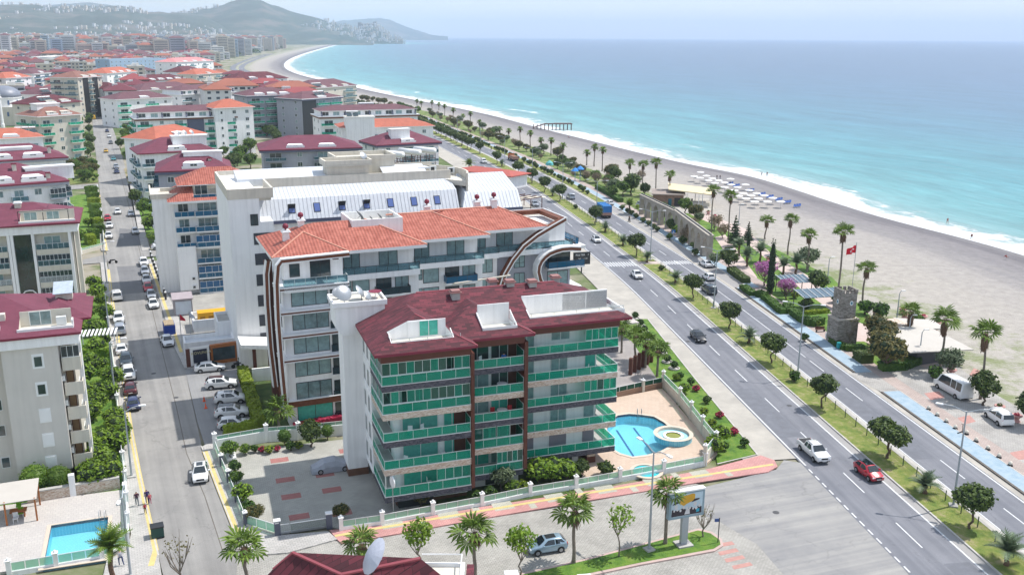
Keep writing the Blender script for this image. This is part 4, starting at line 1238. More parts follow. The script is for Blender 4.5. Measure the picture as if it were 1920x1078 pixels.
def railA(parent,pts,z,h=0.95,pl=1.6,gm=None):
 """handrail, posts and glass panels along pts"""
 for(xa,ya),(xb,yb)in zip(pts,pts[1:]):
  L_=hypot(xb-xa,yb-ya);n=max(1,round(L_/pl));a_=atan2(yb-ya,xb-xa)
  k=L_/n
  gme=cached(('gp',round(k,2),h,(gm or GREEN_G).name),lambda:MB().box(.02,-.01,.05,k-.02,.01,h-.05).mesh('glass_panel',gm or GREEN_G))
  pme=cached(('ps',h),lambda:MB().box(-.018,-.018,0,.018,.018,h).mesh('post',RAILW))
  rme=cached(('hr',round(L_,2),h),lambda:MB().box(0,-.035,h,L_,.035,h+.05).mesh('handrail',RAILW))
  ca,sa=cos(a_),sin(a_)
  put('handrail',rme,parent,(xa,ya,z),(0,0,a_))
  for i in range(n+1):put('post',pme,parent,(xa+ca*k*i,ya+sa*k*i,z),(0,0,a_))
  for i in range(n):put('glass_panel',gme,parent,(xa+ca*k*i,ya+sa*k*i,z),(0,0,a_))
def glazeA(parent,xa,ya,xb,yb,z,h,n,gm=None):
 L_=hypot(xb-xa,yb-ya);a_=atan2(yb-ya,xb-xa)
 me=cached(('glz',round(L_,2),h,n),lambda:glazed_frame(L_,h,n))
 put('glazing_frame',me,parent,(xa,ya,z),(0,0,a_))
 k=L_/n;gme=cached(('gzp',round(k,2),h,(gm or GREEN_D).name),lambda:MB().box(.03,-.012,.05,k-.03,.012,h-.05).mesh('glass_panel',gm or GREEN_D))
 for i in range(n):
  if rng.random()<.85:put('glass_panel',gme if rng.random()<.6 else cached(('gzq',round(k,2)),lambda:MB().box(.03,-.012,.05,k-.03,.012,h-.05).mesh('glass_panel',GREEN_K)),parent,(xa+cos(a_)*k*i,ya+sin(a_)*k*i,z),(0,0,a_))
def glazed_frame(L_,h,n):
 b=MB()
 for i in range(n+1):b.box(max(0,L_*i/n-.02),-.03,0,min(L_,L_*i/n+.02),.03,h)
 b.box(0,-.04,0,L_,.04,.06);b.box(0,-.04,h-.08,L_,.04,h)
 return b.mesh('glazing_frame',RAILW)
for i,z in enumerate(ZA):
 dark=i%2==0
 st=STONED if dark else STONEP
 s=slabA('balcony',0,0,9.4,1.9,z,st)
 s2=slabA('balcony',0,1.9,1.45,6.4,z,st)
 full=i>=3
 railA(s,[(.02,.02),(9.3,.02)],z)
 railA(s2,[(.02,6.35),(.02,.05)],z)
 if not full and i>0:railA(s,[(9.3,.02),(9.3,1.8)],z,h=1.5)
 if full:
  glazeA(s,.06,.1,9.3,.1,z+1.0,1.38,11)
  glazeA(s2,.1,6.3,.1,.1,z+1.0,1.38,8)
 if i==0:
  glazeA(s,5.6,.1,9.3,.1,z+1.0,1.38,4)
  s.data=s.data
  put('corner_post',cached('cp',lambda:MB().box(-.05,-.05,0,.05,.05,2.4).mesh('corner_post',RAILW)),s,(.1,.1,z))
 f=wall_tf('front',1.45,1.9,9.5,16)
 pm=(CURT_G,BLIND,BLIND,PANE,CURT_G)[i]
 window(A,f,.9,z+.02,3.9,2.25,2,ALU,pm)
 window(A,f,5.4,z+.02,1.9,2.2,2,ALU,(CURT,BLIND,CURT_G,PANE,PANE)[i])
 l=wall_tf('left',1.45,1.9,9.5,6.4)
 window(A,l,1.5,z+.02,1.6,2.2,1,ALU,PANE)
 A.put('pilaster',cached('pil',lambda:MB().box(0,-.25,0,.5,0,2.4).mesh('pilaster',WHITE)),(1.5,1.9,z))
 l2=wall_tf('left',0,6.4,1,16.5)
 window(A,l2,16.5-8.2,z+.35,1.1,1.9,1,ALU,PANE)
 window(A,l2,16.5-10.4,z+.35,1.1,1.9,1,ALU,PANE)
 A.put('sill_band',cached('sb',lambda:MB().box(-.08,0,-.35,0,4.3,.0).mesh('sill_band',WHITE)),(0,6.45,z))
 m_=slabA('balcony',9.75,1.9,15.95,4.3,z,st)
 railA(m_,[(9.8,1.92),(15.9,1.92)],z)
 railA(m_,[(15.9,1.92),(15.9,4.2)],z,h=1.5)
 fm_=wall_tf('front',9.5,4.3,16.2,16)
 window(A,fm_,.5,z+.02,2.7,2.3,2,ALU,(CURT_G,PANE,CURT,CURT,PANE)[i])
 window(A,fm_,3.4,z+.02,2.0,2.3,2,ALU,(CURT,PANE,CURT_G,PANE,PANE)[i])
 if i==0:glazeA(m_,12.9,2.0,15.9,2.0,z+1.0,1.38,5)
 if i==1:glazeA(m_,12.9,2.0,15.9,2.0,z+1.0,1.38,2);glazeA(m_,9.8,2.0,12.8,2.0,z+1.0,1.38,2)
 r=slabA('balcony',16.4,4.25,28.3,5.9,z,st)
 r2=slabA('balcony',26.3,5.9,28.3,13.0,z,st)
 railA(r,[(16.5,4.27),(28.25,4.27)],z,gm=GREEN_G)
 railA(r2,[(28.25,4.3),(28.25,12.9)],z)
 fr_=wall_tf('front',16.2,5.9,26.3,16)
 for k,(s0,w0)in enumerate(((.5,1.9),(4.4,2.1),(8.6,1.4))):
  if i==4 and k==1:window(A,fr_,4.4,z+.9,2.3,1.35,2,ALU,CURT);continue
  if i==0:
   A.put('roller_shutter',cached(('rs',w0),lambda:MB().box(0,-.08,0,w0,-.001,2.3).box(-.06,-.14,2.2,w0+.06,-.001,2.45).mesh('roller_shutter',SHUT)),(16.2+s0,5.9,z+.02));continue
  window(A,fr_,s0,z+.02,w0,2.2,2 if w0>1.5 else 1,ALU,(CURT_G,CURT_G,CURT,CURT,CURT)[(i+k)%5]if k else CURT)
 ri=wall_tf('right',16.2,5.9,26.3,16.4)
 window(A,ri,.6,z+.02,2.6,2.25,2,ALU,CURT_G);window(A,ri,4.2,z+.02,2.2,2.25,2,ALU,CURT)
 if i in(2,4):glazeA(r,24.2,4.35,28.2,4.35,z+1.0,1.38,5,GREEN_G);glazeA(r2,28.2,4.35,28.2,9.5,z+1.0,1.38,6,GREEN_G)
A.mesh('brown_fin',MB().box(9.38,-.12,2.0,9.75,4.4,17.3),BROWN)
A.mesh('brown_fin',MB().box(15.95,1.7,2.4,16.35,6.0,17.3),BROWN)
for z in ZA:
 A.mesh('brown_panel',MB().box(8.0,1.82,z+.03,9.38,1.9,z+2.4),BROWN);A.mesh('brown_panel',MB().box(14.9,4.2,z+.03,15.95,4.3,z+2.4),BROWN)
A.mesh('ground_floor_glazing',MB().box(16.4,7.0,0,23.5,7.1,2.2),GREEN_D)
A.mesh('room_shade_panel',MB().box(16.5,7.15,0,23.4,7.3,2.2),mat('painted_room_shade',(0.02,0.03,0.03)))  # thin near-black panel behind the glazing, the room's shade put into its colour
A.mesh('pillar',MB().box(25.2,5.2,0.9,26.2,7.2,2.0),STONEP);A.mesh('pillar',MB().box(23.6,6.0,0,24.4,7.2,2.0),WHITE)
A.mesh('pillar_base',MB().box(25.15,5.15,0,26.25,7.25,0.9),BROWN)
A.mesh('white_base_wall',MB().box(5.6,1.7,0.7,9.4,2.1,1.9).box(9.8,3.4,0.2,15.9,4.2,1.7),WHITE)
window(A,wall_tf('front',9.8,3.38,15.9,5),2.2,.3,2.4,1.0,2,BLACK,PANE)
A.mesh('dark_basement',MB().box(1.7,1.6,-.2,5.5,2.1,1.68),mat('dark_stone',(0.03,0.035,0.04),0.5))
b=MB()
for q in((-.05,-.05,9.4,2.2),(-.05,2.2,1.5,16.6),(9.4,1.85,16.0,4.4),(16.0,4.2,28.35,6.2),(26.3,6.2,28.35,16.5)):
 b.box(q[0],q[1],17.15,q[2],q[3],18.0)
A.mesh('soffit_band',b,BROWN)
RM=[MAROON,WHITE,PALECONC,MAROONRIM]
sol=[]
ZR=18.27
for q,sl in(((-.75,3.6,29.6,17.4),.44),((-.75,-.6,9.95,16.9),.44),((6,1.35,17.0,15.5),.44)):
 b=MB();hip(b,*q,ZR,sl,.27,0,mrim=3);sol.append(b)
cuts=[cutbox(1.4,1.0,18.35,7.7,3.8,23),cutbox(11.6,2.6,18.6,15.2,5.0,23),cutbox(17.8,5.0,18.35,30.5,8.2,23)]
A.put('roof',bool_roof(sol,cuts,RM))
b=MB()
def rim(b,x0,y0,x1,y1,z0,z1,t=.09,sides='flr'):
 if 'f' in sides:b.box(x0,y0,z0,x1,y0+t,z1)
 if 'l' in sides:b.prism([(x0,y0+t),(x0+t,y0+t),(x0+t,y1),(x0,y1)],z0,[z1,z1,z1+(y1-y0)*.44,z1+(y1-y0)*.44])
 if 'r' in sides:b.prism([(x1-t,y0+t),(x1,y0+t),(x1,y1),(x1-t,y1)],z0,[z1,z1,z1+(y1-y0)*.44,z1+(y1-y0)*.44])
rim(b,1.25,.85,7.85,2.2,18.3,18.95);rim(b,11.45,2.45,15.35,4.9,18.5,19.05);rim(b,17.65,4.85,29.2,6.2,18.3,18.95,sides='fl')
b.box(29.0,5.0,18.2,29.2,11.5,19.0)
A.mesh('terrace_parapet',b,TRIM)
b=MB().box(1.3,.8,19.25,7.8,.86,19.32).box(11.5,2.5,19.35,15.3,2.56,19.4).box(17.7,4.9,19.3,29.1,4.96,19.37)
for x_ in(1.3,3.1,5,6.8,8.5):b.box(x_,.8,19,x_+.05,.86,19.3)
for x_ in(17.8,20.5,23.2,26,29):b.box(x_,4.9,19,x_+.05,4.96,19.3)
A.mesh('terrace_rail',b,RAILW)
for q in((3.6,3.7,18.35,7.7,3.82,20.15),(11.6,4.9,18.6,15.2,5.02,20.9),(17.8,8.1,18.35,28.4,8.25,20.5)):A.mesh('attic_wall',MB().box(*q),WHITE)
ff=wall_tf('front',3.6,3.7,7.7,9);window(A,ff,1.2,18.4,2.1,1.75,2,ALU,CURT_G)
ff=wall_tf('front',11.6,5.0,15.2,9);window(A,ff,.3,18.7,1.7,2.1,3,ALU,PANE)
ff=wall_tf('front',17.8,8.2,28,9);window(A,ff,.2,18.4,1.9,1.95,2,ALU,CURT)
A.put('roller_shutter',MB().box(0,-.1,0,2.9,0,1.95).mesh('roller_shutter',mat('white_shutter',(0.5,0.52,0.56),0.6,0.03)),(22.8,8.2,18.4));A.put('roller_shutter',MB().box(0,-.1,0,2.6,0,1.95).mesh('roller_shutter',MATS['white_shutter']),(25.8,8.2,18.4))
for x_,y_,z_ in((10.3,9.2,21.0),(17.2,10.6,21.3),(19.8,10.2,21.2),(15.6,12.2,21.1),(23.1,11.3,21.2)):chimney(A,x_,y_,z_,CONC,mat('pinkish_cap',(0.30,0.15,0.14),0.8),.9,.35)
b=MB()
for s_ in((-.75,-.6),(9.95,-.6),(29.6,3.6)):pass
def cap(b,p,q,r=.09):b.tube([p,q],r,5)
cap(b,(9.95,-.6,ZR),(8.2,1.15,ZR+.77));cap(b,(5.5,3.85,ZR+1.96),(4.6,4.75,ZR+2.354));cap(b,(17.0,1.35,ZR),(15.3,3.05,ZR+.748));cap(b,(6.15,10.5,ZR+3.036),(22.7,10.5,ZR+3.036))
A.mesh('ridge_cap',b,mat('pinkish_ridge',(0.30,0.07,0.09),0.8,0.15))
oB=P(545,801,0)
B=House('apartment_block','white stepped block with orange tile roof and curved brown frames behind the green-glass block',(oB.x,oB.y),23)
ZB=[0.25,3.35,6.5,9.6,12.75,15.85,18.9]
SEG=[(0,8.1,0.0),(8.1,18.6,3.1),(18.6,28.8,5.6),(28.8,32.0,8.0),(32.0,44.0,8.3)]
for k,(x0,x1,y0)in enumerate(SEG):
 b=MB();b.box(x0,y0,-.2,x1,13.5+y0*.35,18.85);B.mesh('wall',b,WHITE if k!=4 else GREYW)
 b=MB();b.box(x0+(.6 if k==0 else 0),y0+2.0,18.85,x1,13.5+y0*.35,22.0);B.mesh('attic_wall',b,WHITE)
FR=BLACK
for k,(x0,x1,y0)in enumerate(SEG):
 W=x1-x0
 f=wall_tf('front',x0,y0,x1,y0+10)
 for i in range(6):
  z=ZB[i]
  if k==0:
   window(B,f,1.0,z+.25,4.6,2.35,3 if i else 2,FR,(CURT_G if i==0 else CURT,PANEB,CURT,CURT,PANEB)[i%5],mid=None)
   s_=B.put('balcony',balc2_mesh(2.3,.25,WHITE,BLACK,SMOKE_G,sides=(0,0)),(x0+5.75,y0-.02,z))
   window(B,f,5.9,z+.02,2.0,2.3,2,FR,PANE)
  elif k<3:
   window(B,f,.3,z+.6,1.0,1.9,1,FR,CURT,mid=.35)
   window(B,f,1.4,z+.05,2.3,2.45,1,FR,CURT)
   B.put('balcony',balc2_mesh(4.6,1.3,WHITE,BLACK,BLUE_G if k==2 else SMOKE_G,sides=(1,1)),(x0+4.4,y0,z))
   window(B,f,4.6,z+.02,2.1,2.35,2,FR,PANE);window(B,f,7.2,z+.02,1.9,2.35,2,FR,CURT)
   if i in(1,4):B.put('wood_panel',cached(('wp',4.6),lambda:MB().box(0,-1.36,-.85,4.6,-1.31,-.02).mesh('wood_panel',WOOD)),(x0+4.4,y0,z))
  elif k==3:
   window(B,f,.5,z+.05,2.0,2.4,2,FR,CURT)
  else:
   window(B,f,2.8,z+.3,1.7,2.3,2,FR,CURT,mid=.3)
   window(B,f,8.2,z+.05,3.4,2.3,2,FR,(PANEB,CURT,PANE)[i%3])
 z=18.9
 B.put('balcony',balc2_mesh(round(W-.1,2),.9 if k else .95,WHITE,MATS['white_handrail']if k==0 else BLACK,CLEAR_G,sides=(1,1),th=.75),(x0+.05,y0,z))
 fa=wall_tf('front',x0+(.6 if k==0 else 0),y0+2.0,x1,y0+9)
 if k==0:
  window(B,fa,.7,z+.5,1.3,1.7,1,FR,PANE);window(B,fa,3.3,z+.02,2.6,2.4,2,FR,PANE)
 elif k<3:
  window(B,fa,.8,z+.02,2.2,2.35,2,FR,CURT);window(B,fa,5.6,z+.02,2.6,2.35,2,FR,CURT)
  B.put('awning',awning_mesh(round(W/2-.1,2),1.5,mat('cream_awning',(0.70,0.66,0.56),0.8,0.05)),(x0+.1,y0+1.95,22.0))
  B.put('awning',awning_mesh(round(W/2-.1,2),1.5,MATS['cream_awning']),(x0+W/2+.1,y0+1.95,22.0))
 elif k==3:
  window(B,fa,.4,z+.02,1.8,2.3,2,FR,CURT)
 else:
  window(B,fa,.8,z+.02,2.6,2.3,2,FR,CURT)
  B.put('white_screen',MB().box(0,-1.1,0,2.6,-.8,1.9).mesh('white_screen',TRIM),(38.2,y0+2.0,z))
l=wall_tf('left',0,0,8.1,13.5)
for i in range(1,6):window(B,l,10.4,ZB[i]+.3,1.3,2.0,1,FR,PANE)
for z,kind in((3.05,'wood'),(9.3,'b'),(12.45,'b'),(15.55,'b'),(18.62,'b')):
 if kind=='wood':
  B.mesh('wood_band',MB().box(-.35,-.35,z-.25,8.3,0,z+.55).box(-.35,0,z-.25,0,9.5,z+.55),WOOD)
  B.mesh('white_edge',MB().box(-.42,-.42,z+.55,8.35,0,z+.65),TRIM)
 else:
  b=MB();b.box(-.75,-.95,z-.12,8.15,0,z+.12,0);b.box(-.85,-1.05,z+.12,8.2,0,z+.26,1);b.box(-.82,-1.02,z-.24,8.2,0,z-.12,1)
  b.box(-.75,0,z-.12,0,2.2,z+.12,0);b.box(-.85,0,z+.12,0,2.4,z+.26,1);b.box(-.82,0,z-.24,0,2.4,z-.12,1)
  B.mesh('band',b,[WOOD,TRIM])
def ribbon_xz(path,y0,y1,th,m_out,m_edge,name,up=1):
 """bent band: path in (x, z), stretched from y0 to y1, with pale edging"""
 pts=[Vector((x,0,z))for x,z in path]
 b=MB();n=len(pts);off=[]
 for i in range(n):
  d=(pts[min(i+1,n-1)]-pts[max(i-1,0)]).normalized();off.append(Vector((-d.z,0,d.x))*th)
 for(ya,yb,mm,k0,k1)in((y0,y1,0,0,1),(y0-.02,y1+.02,1,-.35,0),(y0-.02,y0+.15,1,1,1.35)):
  for i in range(n-1):
   a,c=pts[i]+off[i]*k0,pts[i+1]+off[i+1]*k0
   a2,c2=pts[i]+off[i]*k1,pts[i+1]+off[i+1]*k1
   V=lambda p,y:(p.x,y,p.z)
   b.face([V(a,yb),V(c,yb),V(c,ya),V(a,ya)],mm);b.face([V(a2,ya),V(c2,ya),V(c2,yb),V(a2,yb)],mm)
   b.face([V(a,ya),V(c,ya),V(c2,ya),V(a2,ya)],mm);b.face([V(c,yb),V(a,yb),V(a2,yb),V(c2,yb)],mm)
 return B.mesh(name,b,[m_out,m_edge])
def ribbon_yz(path,x0,x1,th,name):
 b=MB();pts=[Vector((0,y,z))for y,z in path];n=len(pts);off=[]
 for i in range(n):
  d=(pts[min(i+1,n-1)]-pts[max(i-1,0)]).normalized();off.append(Vector((0,-d.z,d.y))*th)
 for(xa,xb,mm,k0,k1)in((x0+.02,x1-.02,0,0,1),(x0,x1,1,-.3,0),(x0,x1,1,1,1.3)):
  for i in range(n-1):
   a,c,a2,c2=pts[i]+off[i]*k0,pts[i+1]+off[i+1]*k0,pts[i]+off[i]*k1,pts[i+1]+off[i+1]*k1
   V=lambda p,x:(x,p.y,p.z)
   b.face([V(a,xa),V(c,xa),V(c,xb),V(a,xb)],mm);b.face([V(a2,xb),V(c2,xb),V(c2,xa),V(a2,xa)],mm)
   b.face([V(c,xa),V(a,xa),V(a2,xa),V(c2,xa)],mm);b.face([V(a,xb),V(c,xb),V(c2,xb),V(a2,xb)],mm)
 return B.mesh(name,b,[BROWN,TRIM])
ribbon_xz([(-.8,3.0),(-1.0,9),(-1.1,15),(-1.0,19.5),(-.7,21.8),(-.1,22.5),(4,22.6),(8.3,22.7)],-1.3,-.5,-.38,WOOD,TRIM,'curved_frame')
ribbon_xz([(-.9,3.4),(-1.2,9),(-1.25,15),(-1.15,19),(-.8,20.8)],6.2,7.1,-.4,WOOD,TRIM,'curved_frame')
B.mesh('beam',MB().box(6.3,-.9,21.9,7.0,2.1,22.4),BROWN)
B.mesh('side_panel',MB().box(-1.0,7.4,.4,-.02,8.0,20.6),BROWN)
def arc(x0,z0,x1,z1,n=14,bul=.18):
 r=[]
 for i in range(n+1):
  u=i/n;r.append((x0+(x1-x0)*u,z0+(z1-z0)*(u**.72)))
 return r
ribbon_xz([(32.0,13),(32.9,15.7),(34.1,17.6),(35.8,19.5),(37.9,20.9),(40.4,22.1),(42.4,23.0)],6.5,7.9,.4,WOOD,TRIM,'sweeping_frame')
B.mesh('frame_return',MB().box(41.9,7.7,22.5,42.9,16.0,23.1),WOOD);B.mesh('frame_return',MB().box(36.5,15.2,22.5,41.9,16.0,23.1),WOOD)
B.mesh('white_edge',MB().box(42.9,7.7,22.35,43.1,16.1,23.2).box(36.5,16.0,22.35,43.1,16.2,23.2),TRIM)
pth=[(44.6,18.9),(42.9,19.1),(41.5,19.1),(40.4,18.9),(39.4,18.6),(38.6,18.1),(38.0,17.5),(37.6,16.7),(37.5,15.8),(37.8,14.6),(38.4,13.2)]
ribbon_xz(pth,5.9,7.3,.45,WOOD,TRIM,'sweeping_frame')
B.mesh('corner_slab',MB().box(39,7.2,18.45,46,15,18.9),WHITE);B.mesh('corner_slab',MB().box(39,7.2,12.2,45.5,14,12.7),WHITE)
cb_=B.put('balcony',balc2_mesh(6.0,1.2,WHITE,BLACK,BLUE_G),(39.8,8.2,15.85))
cb_=B.put('balcony',balc2_mesh(7.0,.5,WHITE,BLACK,BLUE_G),(44.9,8.4,18.9),pi/2)
window(B,wall_tf('front',40,8.28,44,12),0.3,15.9,3.6,2.4,2,FR,PANE)
ROB=[ORANGE,WHITE,PALECONC,TRIM]
sol=[]
for q,lr in(((-.9,1.2,8.9,14.6),1),((-.9,1.6,19.4,15.0),1),((10,4.4,29.5,17.2),1),((20,7.0,39.6,18.6),1)):
 b=MB();hip(b,*q,22.3,.40,.42,0,mrim=3);sol.append(b)
B.put('roof',bool_roof(sol,[cutbox(10.8,6.8,24.0,17.4,12.8,30)],ROB))
b=MB()
for q in((10.6,6.6,17.6,6.8),(10.6,12.8,17.6,13.0),(10.6,6.8,10.8,12.8),(17.4,6.8,17.6,12.8)):b.box(q[0],q[1],22.3,q[2],q[3],25.2)
B.mesh('roof_box',b,WHITE);B.mesh('roof_box_floor',MB().box(10.8,6.8,22.4,17.4,12.8,24.1),PALECONC)
for x_,y_,r_ in((12.4,9.2,.95),(13.8,8.6,.6),(15.0,8.6,.75)):dish(B,x_,y_,24.1,r_,1.4,DARKMETAL)
for x_,y_,z_ in((1.8,6.2,23.9),(4.4,9.6,24.6),(23.8,15.2,24.3),(31.5,14.8,24.6),(33.4,12.8,25.1)):
 c=chimney(B,x_,y_,z_,WHITE,WHITE,.8,.5);put('cowl',cached('cowl',lambda:MB().lathe([(.12,0),(.12,.2),(.34,.3),(.4,.55),(.28,.8),(.05,.9)],10).mesh('cowl',MAROONRIM,True)),c,(0,0,.75))
b=MB()
for p_,q_ in(((-.9,1.2,22.3),(4.0,6.1,24.26)),((8.9,1.2,22.3),(4.0,6.1,24.26)),((19.4,1.6,22.3),(12.7,8.3,24.98)),((29.5,4.4,22.3),(23.1,10.8,24.86)),((39.6,7,22.3),(33.8,12.8,24.62)),((22,12.8,24.62),(33.8,12.8,24.62)),((16.4,10.8,24.86),(23.1,10.8,24.86))):cap(b,p_,q_,.13)
B.mesh('ridge_cap',b,mat('pale_ridge_tile',(0.55,0.26,0.19),0.8,0.12))
B.mesh('pole_rail',MB().tube([(24,4.0,15.9),(33,5.4,15.9)],.12,6).tube([(24,4.0,15.9),(23.6,5.4,15.5)],.08,5).tube([(33,5.4,15.9),(33,8,15.6)],.08,5),CREAMF)
oC=P(452,695,0)
C_=House('hotel','large white hotel with a mansard roof of white standing-seam sheet and small roof windows',(oC.x,oC.y),22)
C_.mesh('wall',MB().box(0,1.3,-.3,6.3,21.5,22.3),WHITE)
C_.mesh('wall',MB().box(0,1.3,22.3,4.4,21.5,26.6),WHITE)
C_.mesh('wall',MB().box(6.6,5.6,-.3,36.6,20.5,21.6),WHITE)
C_.mesh('wall',MB().box(37.2,4.6,-.3,47,17,21.4),WHITE)
C_.mesh('wall_panel',MB().box(37.3,4.5,16.5,41.6,4.6,21.3),SLATEW)
b=MB()
for q in((-.05,1.25,6.5,1.6),(-.05,1.6,.3,21.5),(-.05,21.2,37,21.6),(6.2,1.6,6.5,10.4),(6.5,10.4,37,10.7)):b.box(q[0],q[1],25.8,q[2],q[3],27.3)
C_.mesh('parapet',b,CREAMF)
C_.mesh('flat_roof',MB().box(.3,1.6,25.4,6.2,21.2,25.85),PALECONC);C_.mesh('flat_roof',MB().box(6.2,10.6,25.4,37,21.2,25.85),PALECONC)
b=MB();b.face([(2.6,12.6,27.0),(17.5,12.6,27.0),(17.5,17.5,27.9),(2.6,17.5,27.9)]);b.box(2.6,12.6,25.8,17.5,12.7,26.98);b.box(2.6,12.7,25.8,2.7,17.5,26.98)
b.face([(2.6,12.7,26.98),(2.6,12.7,26.9),(2.6,17.5,26.9),(2.6,17.5,27.88)])
C_.mesh('roof_hood',b,STANDING)
b=MB();b.face([(26.0,11.8,26.6),(33.5,11.8,26.6),(33.5,15.5,27.9),(26.0,15.5,27.9)]);b.box(26.0,11.9,25.8,33.5,15,26.55);C_.mesh('roof_hood',b,STANDING)
for x_ in(27,29,31.4):C_.put('window',win2_mesh(1.3,.45,1,BLACK,PANE),(x_,11.86,26.0))
for x_,w_ in((10.5,1.4),(15.6,1.6)):C_.mesh('vent_box',MB().box(x_,11.2,25.8,x_+w_,12.1,27.0).box(x_-.2,11.0,27.0,x_+w_+.2,12.3,27.2,1),[CREAMF,STANDING])
def mans(H,x0,x1,xt0,ye,ze,ym,zm,yt,zt,name='roof'):
 b=MB();b.face([(x0,ye,ze),(x1,ye,ze),(x1,ym,zm),(xt0,ym,zm)]);b.face([(xt0,ym,zm),(x1,ym,zm),(x1,yt,zt),(xt0+.8,yt,zt)])
 b.face([(x0,ye,ze),(xt0,ym,zm),(xt0+.8,yt,zt),(x0+1.2,yt,ze)]);b.face([(x0+.4,ye+.05,ze-.02),(x0+.4,yt,ze-.02),(x1,yt,ze-.02),(x1,ye+.05,ze-.02)])
 o=H.mesh(name,b,STANDING)
 s=MB();x=x0+.8
 while x<x1-.3:
  u=1.0 if x>xt0 else max(0,(x-x0)/max(.01,xt0-x0))
  yy=ye+(ym-ye)*u;zz=ze+(zm-ze)*u
  s.tube([(x,ye-.02,ze+.02),(x,yy,zz+.04)],.035,3)
  if x>xt0:s.tube([(x,ym,zm+.03),(x,yt,zt+.03)],.03,3)
  x+=.62
 q=H.mesh('standing_seams',s,SEAMM);q['kind']='stuff'
 return o
mans(C_,4.6,36.7,3.9,4.9,21.6,6.6,24.6,10.4,25.9)
mans(C_,36.9,47.4,38.0,4.0,21.5,6.0,24.0,13,26.2)
C_.mesh('dark_trim',MB().box(4.4,4.75,21.1,36.75,5.6,21.58).box(36.9,3.85,21.0,47.5,4.6,21.48),SLATEW)
C_.mesh('dark_trim',MB().tube([(4.55,4.85,21.5),(3.9,6.4,24.6)],.2,4).tube([(3.9,6.4,24.6),(1.5,5.6,25.6)],.18,4),SLATEW)
for k in range(7):
 x_=9.2+k*3.9;th=atan2(3.0,1.7)
 fr_=C_.mesh('roof_window',MB().box(0,0,0,1.05,1.5,.16),BLACK)
 fr_.location=(x_,5.15+.35,21.6+.85);fr_.rotation_euler=(radians(60.5),0,0)
 put('pane',cached('rw',lambda:MB().box(.1,.1,.16,.95,1.4,.18).mesh('pane',mat('roof_window_glass',(0.10,0.15,0.36),0.1,0.1))),fr_)
 if k in(0,2,3):put('open_sash',cached('rws',lambda:MB().box(0,0,0,1.05,.06,.95).mesh('open_sash',BLACK)),fr_,(0,.8,.2),(radians(-22),0,0))
f=wall_tf('front',6.6,5.6,36.6,20)
for i,z in enumerate((18.3,15.2,12.1,9.0,5.9,2.8)):
 for k in range(9):
  if i<2 or k<4:window(C_,f,1.4+k*3.25,z,1.9 if k%3 else 1.7,1.55 if k%2 else 1.75,2,BLACK,(PANE,PANEB)[(i+k)%2])
 if i<2:window(C_,f,28.9,z+.5,.6,.8,1,BLACK,PANE)
SCR=mat('dark_window_screen',(0.05,0.055,0.07),0.5,0.25,2.5)
for i,z in enumerate((17.9,14.8,11.6,8.4,5.3,1.6)):
 C_.put('window_screen',cached(('scr',i==5),lambda:MB().box(0,-.08,0,2.9,-.002,1.75 if i<5 else 2.6).mesh('window_screen',SCR)),(3.3,1.3,z+1.0))
C_.put('window',win2_mesh(1.1,1.7,2,BLACK,PANE),(3.0,1.3,21.8))
C_.mesh('stair_head',MB().box(16.5,10.9,25.8,23.2,15,28.9),CREAMF);b=MB()
for q in((16.0,10.4,23.7,10.7),(16.0,10.7,16.3,15.4),(23.4,10.7,23.7,15.4),(16.0,15.1,23.7,15.4)):b.box(q[0],q[1],28.9,q[2],q[3],29.6)
C_.mesh('parapet',b,CREAMF);C_.mesh('flat_roof',MB().box(16.0,10.4,28.7,23.7,15.4,28.95),PALECONC)
C_.mesh('stair_head',MB().box(20.9,15,25.8,28.6,21,29.0),CREAMF)
b=MB()
for q in((18.6,15.4,18.9,21.2),(28.6,14.9,28.9,21.2),(18.6,21.2,28.9,21.5),(23.7,14.9,28.6,15.2)):b.box(q[0],q[1],29.0,q[2],q[3],29.7)
C_.mesh('parapet',b,CREAMF);C_.mesh('flat_roof',MB().box(18.6,15.2,28.8,28.9,21.2,29.05),PALECONC)
dish(C_,23.0,13.4,28.95,.75,.6);dish(C_,14.6,19.4,26.0,.9,2.0)
b=MB();n=16
pts=[(30+9.5*cos(radians(100-k*8.5)),11+9.5*sin(radians(100-k*8.5)))for k in range(n)]
for(xa,ya),(xc,yc)in zip(pts,pts[1:]):
 nx,ny=(xa-30)/9.5,(ya-11)/9.5;mx_,my_=(xc-30)/9.5,(yc-11)/9.5
 b.prism([(xa,ya),(xa+nx*.3,ya+ny*.3),(xc+mx_*.3,yc+my_*.3),(xc,yc)][::-1],21.4,27.2)
C_.mesh('curved_parapet',b,CREAMF)
b=MB();b.prism([p_ for p_ in pts][::-1]+[(30,11)][:0],25.0,25.84);C_.mesh('flat_roof',b,PALECONC)
for x_,y_ in((33.5,17.5),(35.2,16.8),(37.6,14.0)):
 o=C_.put('air_conditioner',cached('ac',lambda:MB().box(0,-.3,0,.8,0,.6).box(.12,-.31,.08,.55,-.299,.52,1).mesh('air_conditioner',[ALU,DARKMETAL])),(x_,y_,26.3));o.scale=(1.5,1.5,1.5)
C_.mesh('vent_box',MB().box(32.6,14.0,25.8,34.2,15.4,27.2).box(32.4,13.8,27.2,34.4,15.6,27.4,1),[CREAMF,STANDING])
for s_ in range(5):
 for q_ in range(4):
  if s_<2 and q_<2:C_.put('air_conditioner',MC['ac'],(37.9+s_*1.5,4.5,17.6+q_*1.3))
oD=P(378,550,0)
D_=House('apartment_block','white block with orange hip roof and blue glass balconies left of the big hotel',(oD.x-0.2,oD.y),22)
D_.mesh('wall',MB().box(-3.6,.8,-.2,12,14,18.0).box(-7.2,2.8,-.2,-3.6,15,18.6),WHITE)
fD=wall_tf('front',-3.6,.8,12,14)
